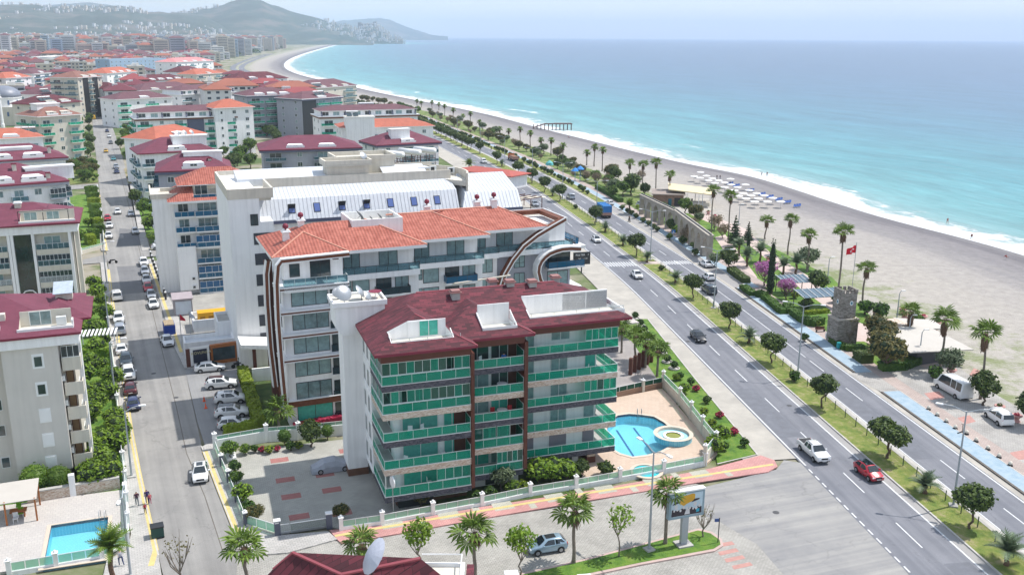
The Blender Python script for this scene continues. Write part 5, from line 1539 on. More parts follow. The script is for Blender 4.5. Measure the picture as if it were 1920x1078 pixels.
D_.mesh('wall_bay',MB().box(-3.6,-.6,1.0,-.2,.8,9.6),WHITE)
for i,z in enumerate((.2,3.2,6.2,9.3,12.4,15.4)):
 w_=7.6
 D_.put('balcony',balc2_mesh(w_,1.6,WHITE,TRIM,BLUE_G,sides=(1,1)),(-.1 if i<3 else .2,.8,z))
 if i>2:D_.put('balcony',balc2_mesh(3.6,1.3,WHITE,TRIM,BLUE_G,sides=(1,0)),(-3.5,.8,z))
 if i in(0,1,3):D_.put('balcony_glazing',glazed_mesh(w_-.2,2.35,6,ALU,glass_mat('deep_blue_glass',(0.01,0.12,0.28),0.75)),(0,-.72,z+.02))
 window(D_,fD,4.3,z+.02,3.6,2.3,3,ALU,PANEB,simple=True)
 window(D_,fD,8.6,z+.02,1.8,2.3,2,ALU,PANE,simple=True)
 if i>2:window(D_,fD,.8,z+.02,1.9,2.3,2,ALU,PANE if i!=4 else PANEB,simple=True)
for z in(1.3,3.0):ac_unit(D_,wall_tf('front',-3.6,-.6,12,14),2.2,z)
ll=wall_tf('left',-7.2,2.8,0,15)
for z in(3.5,6.5,9.5,12.5,15):ac_unit(D_,ll,9.5,z);window(D_,ll,5.5,z,1.0,1.2,1,ALU,PANE,simple=True)
RO=[ORANGE,WHITE,PALECONC,TRIM]
b1=MB();hip(b1,-4.6,-.9,12.8,14.8,18.4,.5,.4,0,mrim=3)
D_.put('roof',bool_roof([b1],[cutbox(.3,.1,18.5,13.5,2.6,24)],RO))
D_.mesh('attic_wall',MB().box(.3,2.6,18.4,12,2.8,21.1),CREAM)
b2=MB();hip(b2,-2.6,1.4,13,12,21.1,.5,.15,0,mrim=3);D_.mesh('attic_roof',b2,RO)
fa=wall_tf('front',.3,2.6,12,9);window(D_,fa,.3,18.6,2.4,2.3,2,ALU,PANE,simple=True);window(D_,fa,5.3,18.6,2.4,2.3,2,ALU,PANE,simple=True)
D_.put('balcony',balc2_mesh(12.0,.3,WHITE,TRIM,BLUE_G),(.2,.3,18.45))
D_.mesh('flat_roof',MB().box(-7.5,2.5,18.6,-3.6,15.3,18.8).box(-7.5,2.5,18.8,-7.2,15.3,19.5).box(-7.2,2.5,18.8,-2.6,2.8,19.5),CREAMF)
b=MB();b.prism([(-5.5,10.0),(4,10.0),(4,10.4),(-5.5,10.4)],18.8,[19.5,19.5,19.5,19.5]);D_.mesh('gable_parapet',b,CREAMF)
def beige(label,o,ang,x0,x1,depth,front_panel,z0=2.0,zt=16.8,ridge=.33,extra=True):
 H=House('apartment_block',label,(o.x,o.y),ang)
 return H
oE=P(140,905,0)
E1=House('apartment_block','beige rendered block with plum-red roof beside the rectangular pool at lower left',(oE.x,oE.y),22)
RIBB=mat('beige_render',(0.60,0.57,0.53),0.85,0.04,0.5,stain=0.08)
E1.mesh('wall',MB().box(-5.5,.1,1.8,0,16,16.4),RIBB)
E1.mesh('wall',MB().box(-14,1.9,-.2,-5.5,16,16.4),RIBB)
E1.mesh('wall',MB().box(-5.5,1.6,-.2,-.3,16,1.8),RIBB)
E1.mesh('wall',MB().box(0,3.0,-.2,1.2,16,16.4),CREAM)
E1.mesh('white_band',MB().box(-14.2,-.25,16.4,2.2,16.2,17.5),WHITE)
E1.mesh('corner_pier',MB().box(1.75,2.2,2.0,2.15,3.2,16.4),WHITE)
f=wall_tf('front',-5.5,.1,0,16)
for i,z in enumerate((14.5,11.3,8.2,5.3,2.6)):
 b=E1.put('window_surround',cached('ws',lambda:MB().box(-.14,-.011,-.16,1.02,-.001,1.5).mesh('window_surround',TRIM)),(-5.5+3.0,.1,z-.4))
 window(E1,f,3.0,z-.4,.88,1.25,1,ALU,PANE)if i<2 else E1.put('roller_shutter',cached('rse',lambda:MB().box(0,-.09,0,.9,-.055,1.35).mesh('roller_shutter',TRIM)),(-2.5,.1,z-.4))
fl=wall_tf('front',-14,1.9,-5.5,16)
for z in(12,9,6,2.2):window(E1,fl,6.8,z,.9,1.3,1,ALU,PANE)
for i,z in enumerate((13.6,10.7,7.8,4.9,2.1)):
 s_=E1.put('balcony',balc2_mesh(1.9,2.2,CREAM,TRIM,CLEAR_G,solid=True,th=.5),(.15,3.0,z))
 window(E1,wall_tf('front',0,3.0,1.9,16),.25,z+.02,.8,2.1,1,BROWN,mat('tan_door',(0.28,0.18,0.09)),simple=True,name='door')
 if i==0:E1.put('balcony_glazing',glazed_mesh(1.8,2.35,3,ALU,glass_mat('dark_glazing',(0.03,.05,.07),.8)),(.2,.86,z+.02))
 else:ac_unit(E1,wall_tf('right',-5,.1,0,16),.8,z+1.2)
 window(E1,wall_tf('right',-5,3,1.2,16),3.5,z+.6,1.6,1.4,2,ALU,PANE,simple=True)
RE=[MAROONP,CREAM,PALECONC,MAROONRIM]
s1=MB();hip(s1,-14.6,-.5,2.5,16.6,17.75,.34,.25,0,mrim=3);s2=MB();hip(s2,-3.5,4.5,3.4,14,17.9,.42,.2,0,mrim=3)
E1.put('roof',bool_roof([s1,s2],[cutbox(-3.6,.6,17.9,1.6,3.2,22)],RE))
E1.mesh('attic_wall',MB().box(-3.6,3.1,17.9,1.5,3.2,19.6),CREAM)
E1.mesh('terrace_parapet',MB().box(-3.75,.42,17.8,1.75,.6,18.35).box(1.6,.6,17.8,1.78,1.6,18.9),TRIM)
fa=wall_tf('front',-3.6,3.1,1.6,9);window(E1,fa,.9,17.95,2.2,1.6,2,ALU,PANEB)
E1.mesh('air_conditioner',MB().box(.0,2.2,17.95,1.0,2.7,18.9),ALU)
E1.mesh('roof_light',MB().box(-6.9,2.8,18.6,-5.0,3.6,19.6),CREAMF);E1.mesh('roof_light',MB().box(-6.4,.9,18.3,-5.4,1.6,18.75),TRIM)
b=MB().face([(-.6,8.6,19.9),(1.5,8.6,19.9),(1.6,10.6,20.9),(-.5,10.6,20.9)]);b.face([(-.5,10.6,20.85),(1.6,10.6,20.85),(1.5,8.6,19.85),(-.6,8.6,19.85)])
E1.mesh('solar_panel',b,mat('solar_collector',(0.42,0.48,0.55),0.2,0.15,3.0));E1.mesh('stair_head',MB().box(-.4,9.2,19.0,1.4,10.6,20.0),CREAM)
oF=P(155,600,0)
E2=House('apartment_block','cream block with full-height dark glass recess and plum-red roof above the beige block',(oF.x,oF.y),22)
E2.mesh('wall',MB().box(-19,0.8,-.2,0,14,16.2),CREAM)
E2.mesh('white_band',MB().box(-19.2,-.4,16.0,.9,14.2,17.4),WHITE)
for x_ in(-.5,-6.2,-9.4,-9.9):E2.mesh('pier',MB().box(x_-.22,-.3,-.2,x_+.22,.8,16.0),WHITE)
E2.mesh('side_pier',MB().box(.3,.6,-.2,.9,3.0,16.0),CREAM)
E2.mesh('glass_recess',MB().box(-9.2,.55,0,-6.4,.78,16.0),mat('dark_green_glass',(0.012,0.035,0.03),0.06,0.6,0.35,spec=0.9))
E2.mesh('arch_band',MB().tube([(-9.1,.3,5.2),(-8.4,.3,6.0),(-7.8,.3,6.1),(-7.2,.3,6.0),(-6.5,.3,5.2)],.12,5),TRIM)
f=wall_tf('front',-19,.8,0,14)
for i,z in enumerate((13.2,10.3,7.4,4.5,1.6)):
 for x_,w_ in((-5.9,5.2),(-15.4,5.2)):
  E2.put('balcony',balc2_mesh(w_,1.0,CREAM,TRIM,CLEAR_G,sides=(0,0),th=.9,hr=1.0,post=.9),(x_,.8,z))
  window(E2,f,x_+19+1.3,z+.02,2.6,2.1,2,ALU,CURT,simple=True)
  if i in(1,2,3)and x_>-10 or i==1:E2.put('balcony_glazing',glazed_mesh(w_-.1,1.95,8,ALU,MATS['dark_glazing'],mid=.4),(x_+.05,-.1,z))
  if i==2:E2.put('bars',cached(('bars',w_),lambda:(lambda b:[b.box(0,-1.03,.15+k*.14,w_,-1.0,.19+k*.14)for k in range(6)]and b)(MB()).mesh('bars',TRIM)),(x_,.8,z))
for z in(3.5,6.4,9.3,12.2):window(E2,wall_tf('right',-19,.8,0,14),4,z,1.4,1.4,2,ALU,PANEB,simple=True)
s1=MB();hip(s1,-19.6,-.7,1.4,14.6,17.65,.36,.25,0,mrim=3);s2=MB();hip(s2,-8.5,-.95,1.25,13.0,17.75,.4,.3,0,mrim=3)
E2.put('roof',bool_roof([s1,s2],[cutbox(-7.9,-.3,17.8,.5,2.9,22)],RE))
E2.mesh('attic_wall',MB().box(-7.9,2.8,17.8,.5,2.9,19.5),CREAM);E2.mesh('terrace_parapet',MB().box(-8.0,-.5,17.7,.7,-.3,18.25),TRIM)
fa=wall_tf('front',-7.9,2.8,1,9);window(E2,fa,.5,17.85,2.0,1.5,2,ALU,CURT);window(E2,fa,4.0,17.85,2.0,1.5,2,ALU,CURT)
for x_ in(-7.9,-4.2):E2.put('awning_box',MB().box(0,0,0,3.5,.35,.3).mesh('awning_box',CREAMF),(x_,.9,19.5))
E2.mesh('awning_frame',MB().tube([(-8,.1,17.8),(-8,.1,19.9)],.06,4).tube([(-4.2,-.1,17.8),(-4.2,-.1,19.6)],.06,4).tube([(-8,.1,19.9),(-.2,.1,19.9)],.06,4).tube([(-.3,-.1,17.8),(-.3,-.1,19.8)],.06,4),BLACK)
chimney(E2,-8.4,5.5,19.9,CREAM,TRIM,1.0,.6)
FOOT=[]
def apt(label,FL,FR,h,depth,floors,wall=None,roof='hip',rm=None,pat='bwb',rail=None,glass=None,slope=.42,ov=.8,band=None,dorm=2,side='ww',extras=(),group=None,name='apartment_block',frame=None,slab=None,left=None,ang=None,attic=False,gh=3.0,pane=None,headroom=True):
 """FL and FR are the photo pixels of the two ends of the front eave, at height h"""
 a,b_=P(*FL,h),P(*FR,h)
 d=b_-a;W=hypot(d.x,d.y);an=math.degrees(atan2(d.y,d.x))if ang is None else ang
 H=House(name,label,(a.x,a.y),an,group)
 ca,sa=cos(radians(an)),sin(radians(an))
 FOOT.append((a.x+ca*W/2-sa*depth/2,a.y+sa*W/2+ca*depth/2,max(W,depth)*.62))
 wall=wall or WHITE;rm=rm or MAROONP;frame=frame or ALU;slab=slab or wall;rail=rail or TRIM;glass=glass or CLEAR_G;pane=pane or PANE
 H.mesh('wall',MB().box(0,0,-.3,W,depth,h-.3),wall)
 fh=(h-.6)/floors
 n=len(pat)
 for sd,p_ in(('front',pat),('left',side),('right',side)):
  L_=W if sd=='front' else depth
  tf=wall_tf(sd,0,0,W,depth)
  k=len(p_)
  if not k:continue
  bwid=L_/k
  for i in range(floors):
   z=.2+fh*i
   for j,c in enumerate(p_):
    s0=j*bwid
    if c=='b' or c=='g':
     w_=round(bwid*.86,1)
     (x,y,zz),r=tf(s0+(bwid-w_)/2,z)
     H.put('balcony',balc2_mesh(w_,1.3,slab,rail,glass,sides=(1,1),th=.3,post=2),(x,y,zz),r)
     if c=='g' and(i+j)%3:
      (x,y,zz),r=tf(s0+(bwid-w_)/2+.05,z,1.2)
      H.put('balcony_glazing',glazed_mesh(round(w_-.1,1),2.2,max(3,int(w_/.8)),ALU,MATS['dark_glazing']),(x,y,zz),r)
     window(H,tf,s0+bwid*.25,z+.02,round(bwid*.5,1),2.2,2,frame,(pane,PANEB,CURT)[(i*3+j)%3],simple=True)
    elif c=='w':
     window(H,tf,s0+bwid/2-.75,z+.9,1.5,1.4,2,frame,(pane,PANEB)[(i+j)%2],simple=True)
    elif c=='s':
     window(H,tf,s0+bwid/2-.4,z+.9,.9,1.2,1,frame,pane,simple=True)
    elif c=='d' and i==0:
     H.put('dark_pier',MB().box(0,-.35,0,round(bwid,1),0,h-.4).mesh('dark_pier',SLATEW if wall is WHITE else BLACK),tf(s0,0)[0],tf(s0,0)[1])
 if band:H.mesh('eave_band',MB().box(-ov+.1,-ov+.1,h-.9,W+ov-.1,depth+ov-.1,h-.31),band)
 RMs=[rm,WHITE,PALECONC,TRIM if rm in(ORANGE,ORANGEF)else MAROONRIM if rm in(MAROONP,MAROON)else WHITE]
 if attic:
  H.mesh('attic_wall',MB().box(.6,.9,h,W-.6,depth-.9,h+2.2),WHITE)
  H.mesh('terrace_edge',MB().box(-ov,-ov,h-.3,W+ov,depth+ov,h),TRIM)
  fa=wall_tf('front',.6,.9,W,depth);m_=max(3,int(W/4.5))
  for j in range(m_):window(H,fa,.6+j*(W-1.6)/m_,h+.2,round((W-2)/m_*.6,1),1.6,2,frame,(PANE,CURT)[j%2],simple=True)
  for j in range(m_//2+1):H.put('attic_rib',cached('arib',lambda:MB().prism([(0,-1.2),(.5,-1.2),(.5,0),(0,0)],0,[.3,.3,2.2,2.2]).mesh('attic_rib',SLATEW)),(.6+j*(W-1.7)/max(1,m_//2),.9,h))
  b=MB();top=hip(b,-.1,.1,W+.1,depth-.1,h+2.3,slope*.8,.2,0,mrim=3);H.mesh('roof',b,RMs)
 elif roof=='hip':
  b=MB();top=hip(b,-ov,-ov,W+ov,depth+ov,h,slope,.3,0,mrim=3)
  H.mesh('roof',b,RMs)
  for j in range(dorm):
   xw=min(5.5,W/(dorm+1)*.8);x0=W*(j+1)/(dorm+1)-xw/2
   hd=slope*3.2
   q=MB();q.prism([(x0+.3,.5),(x0+xw-.3,.5),(x0+xw-1.2,3.6),(x0+1.2,3.6)],h+.15,[h+hd,h+hd,h+hd+.25,h+hd+.25])
   H.mesh('dormer',q,WHITE if wall is not CREAM else CREAM)
   H.put('parapet',cached(('dp',round(xw,1)),lambda:MB().box(0,0,0,xw,.15,.75).mesh('parapet',TRIM)),(x0,-.25,h+.12))
   f2=wall_tf('front',x0,.5,x0+xw,3)
   window(H,f2,xw/2-.8,h+.25,1.6,round(hd-.45,2),2,frame,pane,simple=True)
 else:
  top=h+.5
  H.mesh('flat_roof',MB().box(.3,.3,h-.3,W-.3,depth-.3,h-.1),PALECONC)
  b=MB()
  for q in((0,0,W,.3),(0,depth-.3,W,depth),(0,.3,.3,depth-.3),(W-.3,.3,W,depth-.3)):b.box(q[0],q[1],h-.3,q[2],q[3],h+.6)
  H.mesh('parapet',b,wall)
 for e in extras:
  k=e[0]
  if k=='tower':H.mesh('stair_tower',MB().box(e[1],e[2],-.2,e[3],e[4],e[5]),WHITE);H.mesh('tower_roof',MB().box(e[1]-.3,e[2]-.3,e[5],e[3]+.3,e[4]+.3,e[5]+.4).box(e[1]-.1,e[2]-.1,e[5]+.4,e[3]+.1,e[4]+.1,e[5]+.45,1),[WHITE,PALECONC])
  elif k=='head':H.mesh('stair_head',MB().box(e[1],e[2],h-.2,e[3],e[4],e[5]).box(e[1]-.3,e[2]-.3,e[5],e[3]+.3,e[4]+.3,e[5]+.35,1),[WHITE,TRIM])
  elif k=='heater':heater(H,e[1],e[2],e[3],0.0,e[4]if len(e)>4 else 1)
  elif k=='chim':chimney(H,e[1],e[2],e[3],CREAM,MAROONRIM,.8,.7)
  elif k=='dish':dish(H,e[1],e[2],e[3],.8,.8)
 H.W=W;H.top=top
 return H
mat('dark_glazing2',(0.03,0.05,0.07))
G2=GREEN_G
apt('grey-white block with wide maroon hip roof just behind the big hotel',(493,281),(672,276),15.5,16,5,GREYW,rm=MAROONP,pat='bwgg',dorm=2,band=SLATEW,slope=.36,ov=1.2)
H_=apt('maroon-roofed house with three white solar tanks in front, next to the boulevard',(708,272),(822,266),13,15,4,WHITE,rm=MAROONP,pat='wbb',dorm=1,band=SLATEW,slope=.42,ov=1.0,extras=(('head',6,2.5,13,5,17.5),('chim',9,3.4,15.4)))
apt('long orange-tiled block with a white stair tower at its middle, close to the boulevard',(640,240),(812,236),14,16,4,WHITE,rm=ORANGEF,pat='wbwbw',dorm=0,slope=.3,extras=(('tower',1.5,-3.5,12.5,3,18),('heater',3,-1.5,18.4,2)))
apt('long block with plum roof, white attic windows and an orange soffit by the boulevard bend',(600,219),(783,214),15,16,4,WHITE,rm=PURPLE,pat='bwbbwb',rail=BLACK,glass=GREEN_G,band=WOOD,attic=True,slope=.3,extras=(('head',20,8,26,11,19.5),))
apt('grey block with green glass balconies and plum roof left of the dark-framed one',(463,180),(556,177),20,18,6,GREYW,rm=PURPLE,pat='bgb',rail=TRIM,glass=GREEN_G,dorm=3,band=SLATEW,slope=.35)
apt('slate and green glass block with a tall dark frame at its left end',(566,186),(640,181),19,18,6,GREYW,rm=PURPLE,pat='dbb',rail=TRIM,glass=GREEN_G,dorm=1,band=SLATEW,slope=.3,extras=(('heater',12,3,20,3),))
apt('low plum-roofed block with arched white dormers behind the dark-framed one',(585,166),(668,160),15,22,4,CREAM,rm=PURPLE,pat='bwb',dorm=3,slope=.4,extras=(('heater',4,2,16,4),))
apt('white block with plum-red roof and orange arched dormer above the sea bend',(441,149),(538,146),19,20,6,WHITE,rm=MAROON,pat='wwbww',glass=GREEN_G,dorm=2,band=None,slope=.4)
apt('long block with dark plum roof, white attic and orange soffits over green balconies',(254,223),(442,217),16,17,5,WHITE,rm=PURPLE,pat='bwbdbb',rail=BLACK,glass=GREEN_G,band=WOOD,attic=True,slope=.3,side='bb')
apt('white gable block with an orange roof and one column of dark windows',(402,203),(474,200),19.5,14,6,WHITE,rm=ORANGEF,pat='sww',dorm=0,slope=.4)
apt('small house with orange hip roof in front of the long plum-roofed block',(292,262),(384,250),15,14,4,WHITE,rm=ORANGEF,pat='bwb',dorm=1,slope=.45,glass=GREEN_G)
apt('maroon-roofed block with white roof terrace and satellite dishes, left of the orange-roofed house',(262,288),(400,281),15,15,4,WHITE,rm=MAROONP,pat='bwwb',dorm=1,slope=.45,side='bb',extras=(('head',10,3,20,6,19),('dish',12,4,19.3),('dish',14,4,19.3),('dish',16,4,19.3)))
apt('grey-walled block with steep maroon roof and grey side balconies behind the blue-balcony block',(296,321),(430,316),17.5,15,5,GREYW,rm=MAROONP,pat='wbw',dorm=1,slope=.5,side='bb',band=SLATEW,slab=GREYW,rail=SLATEW,extras=(('head',6,4.5,15,6.5,21),('chim',12,3,19)))
apt('white block with dark glazed balconies and maroon roof at the left edge',(-60,352),(122,338),17,16,5,WHITE,rm=MAROONP,pat='bwbwg',dorm=2,slope=.42,side='gb',band=GREYW,slab=GREYW,extras=(('head',12,4,22,6,19.6),('chim',10,5,20),('chim',16,1,18)))
apt('second maroon-roofed block from the bottom in the row of the mosque',(-60,305),(122,294),16,15,4,WHITE,rm=MAROONP,pat='bwbwb',dorm=2,slope=.42,band=GREYW,extras=(('head',8,4,16,6,18.6),('chim',20,2,18)))
apt('orange-roofed block at the left edge in front of the mosque',(-40,262),(80,256),13,15,3,WHITE,rm=ORANGEF,pat='bwb',dorm=1,slope=.35,extras=(('heater',14,10,13.6,3),))
apt('brown-roofed cream block with green balconies at the left of the street',(72,219),(150,214),18,16,5,CREAM,rm=BROWNR,pat='bwb',glass=GREEN_G,dorm=2,slope=.45,side='bb',extras=(('head',3,6,12,11,22),))
apt('cream block with red roof and small dormers right behind the brown-roofed one',(68,196),(150,190),17,16,5,CREAM,rm=MAROON,pat='wbw',dorm=2,slope=.4,extras=(('heater',5,3,18,3),))
apt('tall beige block with ochre and dark vertical stripes near the street end',(145,146),(190,143),24,18,7,CREAM,rm=BROWNR,pat='wdbdw',dorm=2,slope=.35,side='bb')
apt('white block with orange roof and round dormers beside the striped block',(200,138),(256,134),19,18,5,WHITE,rm=ORANGEF,pat='wbwbw',dorm=3,slope=.4)
apt('white-fronted block with brown hip roof and green windows over the maroon roofs',(218,187),(322,182),15,18,4,WHITE,rm=PURPLE,pat='bwbw',glass=GREEN_G,dorm=1,slope=.35)
apt('plum-roofed block with white attic windows left of the green-balcony block',(340,178),(440,172),15,18,4,WHITE,rm=PURPLE,pat='bwbw',attic=True,slope=.35)
apt('white stair-stepped block with blue balconies and pink roof edge',(205,166),(235,164),17,18,5,WHITE,rm=MAROON,pat='bb',glass=BLUE_G,dorm=1)
apt('row house with maroon roof and arched white dormers right of the orange-roofed row',(270,152),(350,148),15,18,4,WHITE,rm=MAROON,pat='wbwbw',dorm=4,slope=.4)
apt('plum-roofed terrace with white rooftop boxes behind the maroon arched one',(262,170),(375,165),14,22,4,CREAM,rm=PURPLE,pat='bwbw',dorm=3,slope=.35)
apt('cream block with orange roof at the centre of the far rows',(368,140),(416,137),17,18,5,CREAM,rm=ORANGEF,pat='bwb',dorm=1)
apt('pale block with maroon hip roof, in the row above the green-balcony block',(346,135),(380,132),18,18,5,WHITE,rm=MAROON,pat='bwb',dorm=1)
Hb=apt('long pale blue hotel with rows of square windows',(205,113),(312,110),24,18,7,mat('pale_blue_render',(0.30,0.42,0.55),0.8,0.05),roof='flat',pat='wwwwwwwwwwwwww',side='ww')
Hc=apt('long white hotel with a pink mansard roof',(330,117),(400,114),24,22,6,WHITE,rm=mat('pink_roof',(0.55,0.22,0.22)),pat='bwbwbw',dorm=3,slope=.3)
apt('school-like white block with horizontal balconies left of the minarets',(105,108),(145,105),18,30,5,WHITE,roof='flat',pat='bbb')
apt('white apartment block at the far left under the orange roofs',(-30,175),(32,172),17,16,5,WHITE,rm=ORANGEF,pat='bwb',dorm=0)
apt('white block with tall party wall and orange roof at the left edge',(10,147),(58,144),19,16,6,WHITE,rm=ORANGEF,pat='wbw',dorm=1)
apt('white block with blue awnings and plum roof, centre of the left rows',(62,139),(95,136),19,16,6,WHITE,rm=PURPLE,pat='bb',glass=BLUE_G,dorm=1)
apt('plum-roofed white block with white dormers below the blue-awning block',(80,178),(148,172),14,18,4,WHITE,rm=PURPLE,pat='wbw',dorm=2,slope=.4,extras=(('heater',4,3,15,3),))
bq=P(855,318,4.5);rr=House('restaurant','low red-roofed restaurant wing curving along the boulevard beside the hotel',(bq.x,bq.y),-38,cat='restaurant')
rr.mesh('wall',MB().box(0,0,-.2,24,9,4.2),WHITE);b=MB();hip(b,-1,-1,25,10,4.5,.22,.3,0,mrim=0);rr.mesh('roof',b,mat('red_felt_roof',(0.40,0.10,0.08),0.85,0.1));FOOT.append((bq.x,bq.y,20))
for k in range(3):
 window(rr,wall_tf('front',0,0,24,9),3+k*7,.8,4,2.4,3,BLACK,PANE,simple=True)
bq=P(935,372,3.5);rr=House('pergola','pergola with cream canvas strips over the restaurant terrace beside the boulevard',(bq.x,bq.y),-42,cat='pergola')
for k in range(3):rr.put('canopy',cached('cvs',lambda:MB().box(0,0,0,6.5,1.6,.12).mesh('canopy',mat('cream_awning',(0.70,0.66,0.56)))),(-.5+k*1.4,1+k*3.6,3.2),0.5)
for x_,y_ in((0,0),(7,0),(0,6),(7,6),(0,11),(7,11)):rr.put('post',cached('pgp',lambda:MB().box(0,0,0,.18,.18,3.2).mesh('post',BROWN)),(x_,y_,0))
for x_ in(.2,2.4,4.6,6.8):rr.put('beam',cached('pgb',lambda:MB().box(0,0,0,.12,11.4,.25).mesh('beam',BROWN)),(x_,0,3.3))
tq=P(775,298,19)
for k,(px_,py_)in enumerate(((736,284),(768,280),(796,277))):
 q=P(px_,py_,21);t=thing('solar_tank',('leftmost','middle','right-hand')[k]+' bank of white solar tanks on the steel frame above the hotel roof','solar tank',(q.x,q.y,17.5),radians(-35))
 put('tank',cached('tk',lambda:MB().tube([(-3.4,0,2.9),(3.4,0,2.9)],.75,10).mesh('tank',TRIM,True)),t)
 put('steel_frame',cached('tkf',lambda:(lambda b:[b.tube([(x,y,-4.0),(x,y,2.2)],.09,4)for x in(-3,0,3)for y in(-1.6,.6)]and[b.tube([(-3.2,y,z),(3.2,y,z)],.08,4)for y in(-1.6,.6)for z in(-1,1.0)]and b.tube([(-3,-1.6,-1),(-3,.6,2.2)],.07,4))(MB()).mesh('steel_frame',mat('rusty_steel',(0.10,0.045,0.035),0.8))),t)
q=P(22,236,0)
mo=thing('mosque','white mosque with a grey dome and arched windows left of the street','mosque',(q.x-6,q.y+8,0),radians(20));FOOT.append((q.x,q.y,22))
put('wall',MB().box(-10,-10,0,10,10,10).mesh('wall',CREAM),mo);put('drum',MB().lathe([(8.2,10),(8.2,14.5),(8.6,14.6),(8.6,15)],20).mesh('drum',WHITE),mo)
put('dome',MB().lathe([(8.4*cos(a*pi/16),15+6*sin(a*pi/16))for a in range(8)]+[(.2,21.1)],24).mesh('dome',mat('lead_dome',(0.20,0.22,0.27),0.45,0.1),True),mo)
for k in range(10):
 a_=k*pi/5;put('arched_window',cached('awm',lambda:MB().box(-.5,-.1,0,.5,.1,2).tube([(0,-.1,2),(0,.1,2)],.5,10).mesh('arched_window',mat('blue_window',(0.10,0.16,0.28),0.2))),mo,(8.2*cos(a_),8.2*sin(a_),11),(0,0,a_+pi/2))
for x_ in(-6,-2,2,6):put('arched_window',MC['awm'],mo,(x_,-10,5))
MINM=lambda:MB().lathe([(1.5,0),(1.5,3),(1.1,4),(1.0,24),(1.8,25),(1.8,26.2),(1.0,26.3),(.9,34),(1.5,34.6),(1.5,35.6),(.8,35.7),(.75,39)],12).mesh('shaft',WHITE,False)
CAPM=lambda:MB().lathe([(1.0,39),(.7,41),(.08,46),(.05,47.5)],10).mesh('spire',mat('lead_dome',(0.2,0.22,0.27)))
def minaret(label,px,py,s=1.0,group=None):
 q=P(px,py,0);t=thing('minaret',label,'minaret',(q.x,q.y,0),0,group);t.scale=(s,s,s)
 put('shaft',cached('minm',MINM),t);put('spire',cached('capm',CAPM),t);return t
minaret('minaret rising at the left edge of the photo beside the grey dome',6,240,.62)
minaret('left one of the two slim minarets of the far mosque',135,106,1.25);minaret('right one of the two slim minarets of the far mosque',157,104,1.25)
minaret('lattice-topped white tower right of the two slim minarets',181,106,1.1)
q=P(168,106,0);fm_=thing('mosque','small far mosque with a white dome between minarets','mosque',(q.x,q.y,0));FOOT.append((q.x,q.y,40))
put('wall',MB().box(-18,-14,0,18,14,9).mesh('wall',CREAM),fm_);put('dome',MB().lathe([(11*cos(a*pi/16),9+9*sin(a*pi/16))for a in range(8)]+[(.2,18)],20).mesh('dome',WHITE,True),fm_)
for H0 in(A,B,C_,D_,E1,E2):pass
rc=random.Random(11)
STV=Vector((cos(radians(114.4)),sin(radians(114.4)),0));STP=Vector((-STV.y,STV.x,0))
S0=P(205,520,0)
FARW=[mat('far_white',(0.66,0.66,0.65),0.85,0.08,0.02),mat('far_cream',(0.58,0.52,0.43),0.85,0.08,0.02),mat('far_pink',(0.58,0.44,0.38),0.85,0.1,0.02),mat('far_grey',(0.42,0.43,0.47),0.85,0.1,0.02),mat('far_blue',(0.38,0.46,0.55),0.8,0.1,0.02)]
FARR=[mat('far_maroon_roof',(0.15,0.035,0.05),0.85,0.15,0.05),mat('far_orange_roof',(0.30,0.105,0.07),0.85,0.15,0.05),mat('far_plum_roof',(0.15,0.07,0.08),0.85,0.15,0.05),PALECONC,mat('far_red_roof',(0.27,0.06,0.065),0.85,0.15,0.05)]
FWIN=mat('far_windows',(0.06,0.08,0.10),0.25,0.3,0.3)
def far_parts(W,D,h,fl,roofk,seed):
 """wall, roof, windows and balconies of one far house, as meshes"""
 r=random.Random(seed)
 wl=MB().box(0,0,0,W,D,h)
 wn=MB();bl=MB()
 fh=h/fl;nb=max(2,int(W/3.6));bay=W/nb
 bals=[r.random()<.5 for _ in range(nb)]
 for i in range(fl):
  z=fh*i
  for j in range(nb):
   x=j*bay
   if bals[j]:
    wn.box(x+.4,-.06,z+.25,x+bay-.4,0.02,z+2.35)
    bl.box(x+.1,-1.2,z-.1,x+bay-.1,0,z+.12);bl.box(x+.1,-1.2,z+.12,x+bay-.1,-1.1,z+1.0)
   else:wn.box(x+bay*.28,-.06,z+.95,x+bay*.72,.02,z+2.2)
  ns=max(2,int(D/4.5));bs=D/ns
  for j in range(ns):
   wn.box(W-.02,j*bs+bs*.3,z+.9,W+.06,j*bs+bs*.7,z+2.2)
   wn.box(-.06,j*bs+bs*.3,z+.9,.02,j*bs+bs*.7,z+2.2)
 rf=MB()
 if roofk<3 or roofk==4:hip(rf,-.8,-.8,W+.8,D+.8,h+.05,r.uniform(.32,.5),.3)
 else:
  rf.box(-.2,-.2,h,W+.2,.2,h+.9);rf.box(-.2,D-.2,h,W+.2,D+.2,h+.9);rf.box(-.2,.2,h,.2,D-.2,h+.9);rf.box(W-.2,.2,h,W+.2,D-.2,h+.9);rf.box(.2,.2,h,W-.2,D-.2,h+.3)
 ex=MB();k=r.randint(1,3)
 for _ in range(k):
  x=r.uniform(.1,.7)*W;y=r.uniform(.2,.6)*D;ex.box(x,y,h,x+r.uniform(2,5),y+r.uniform(2,4),h+r.uniform(1.8,4))
 return wl,wn,bl,rf,ex
PROT=[]
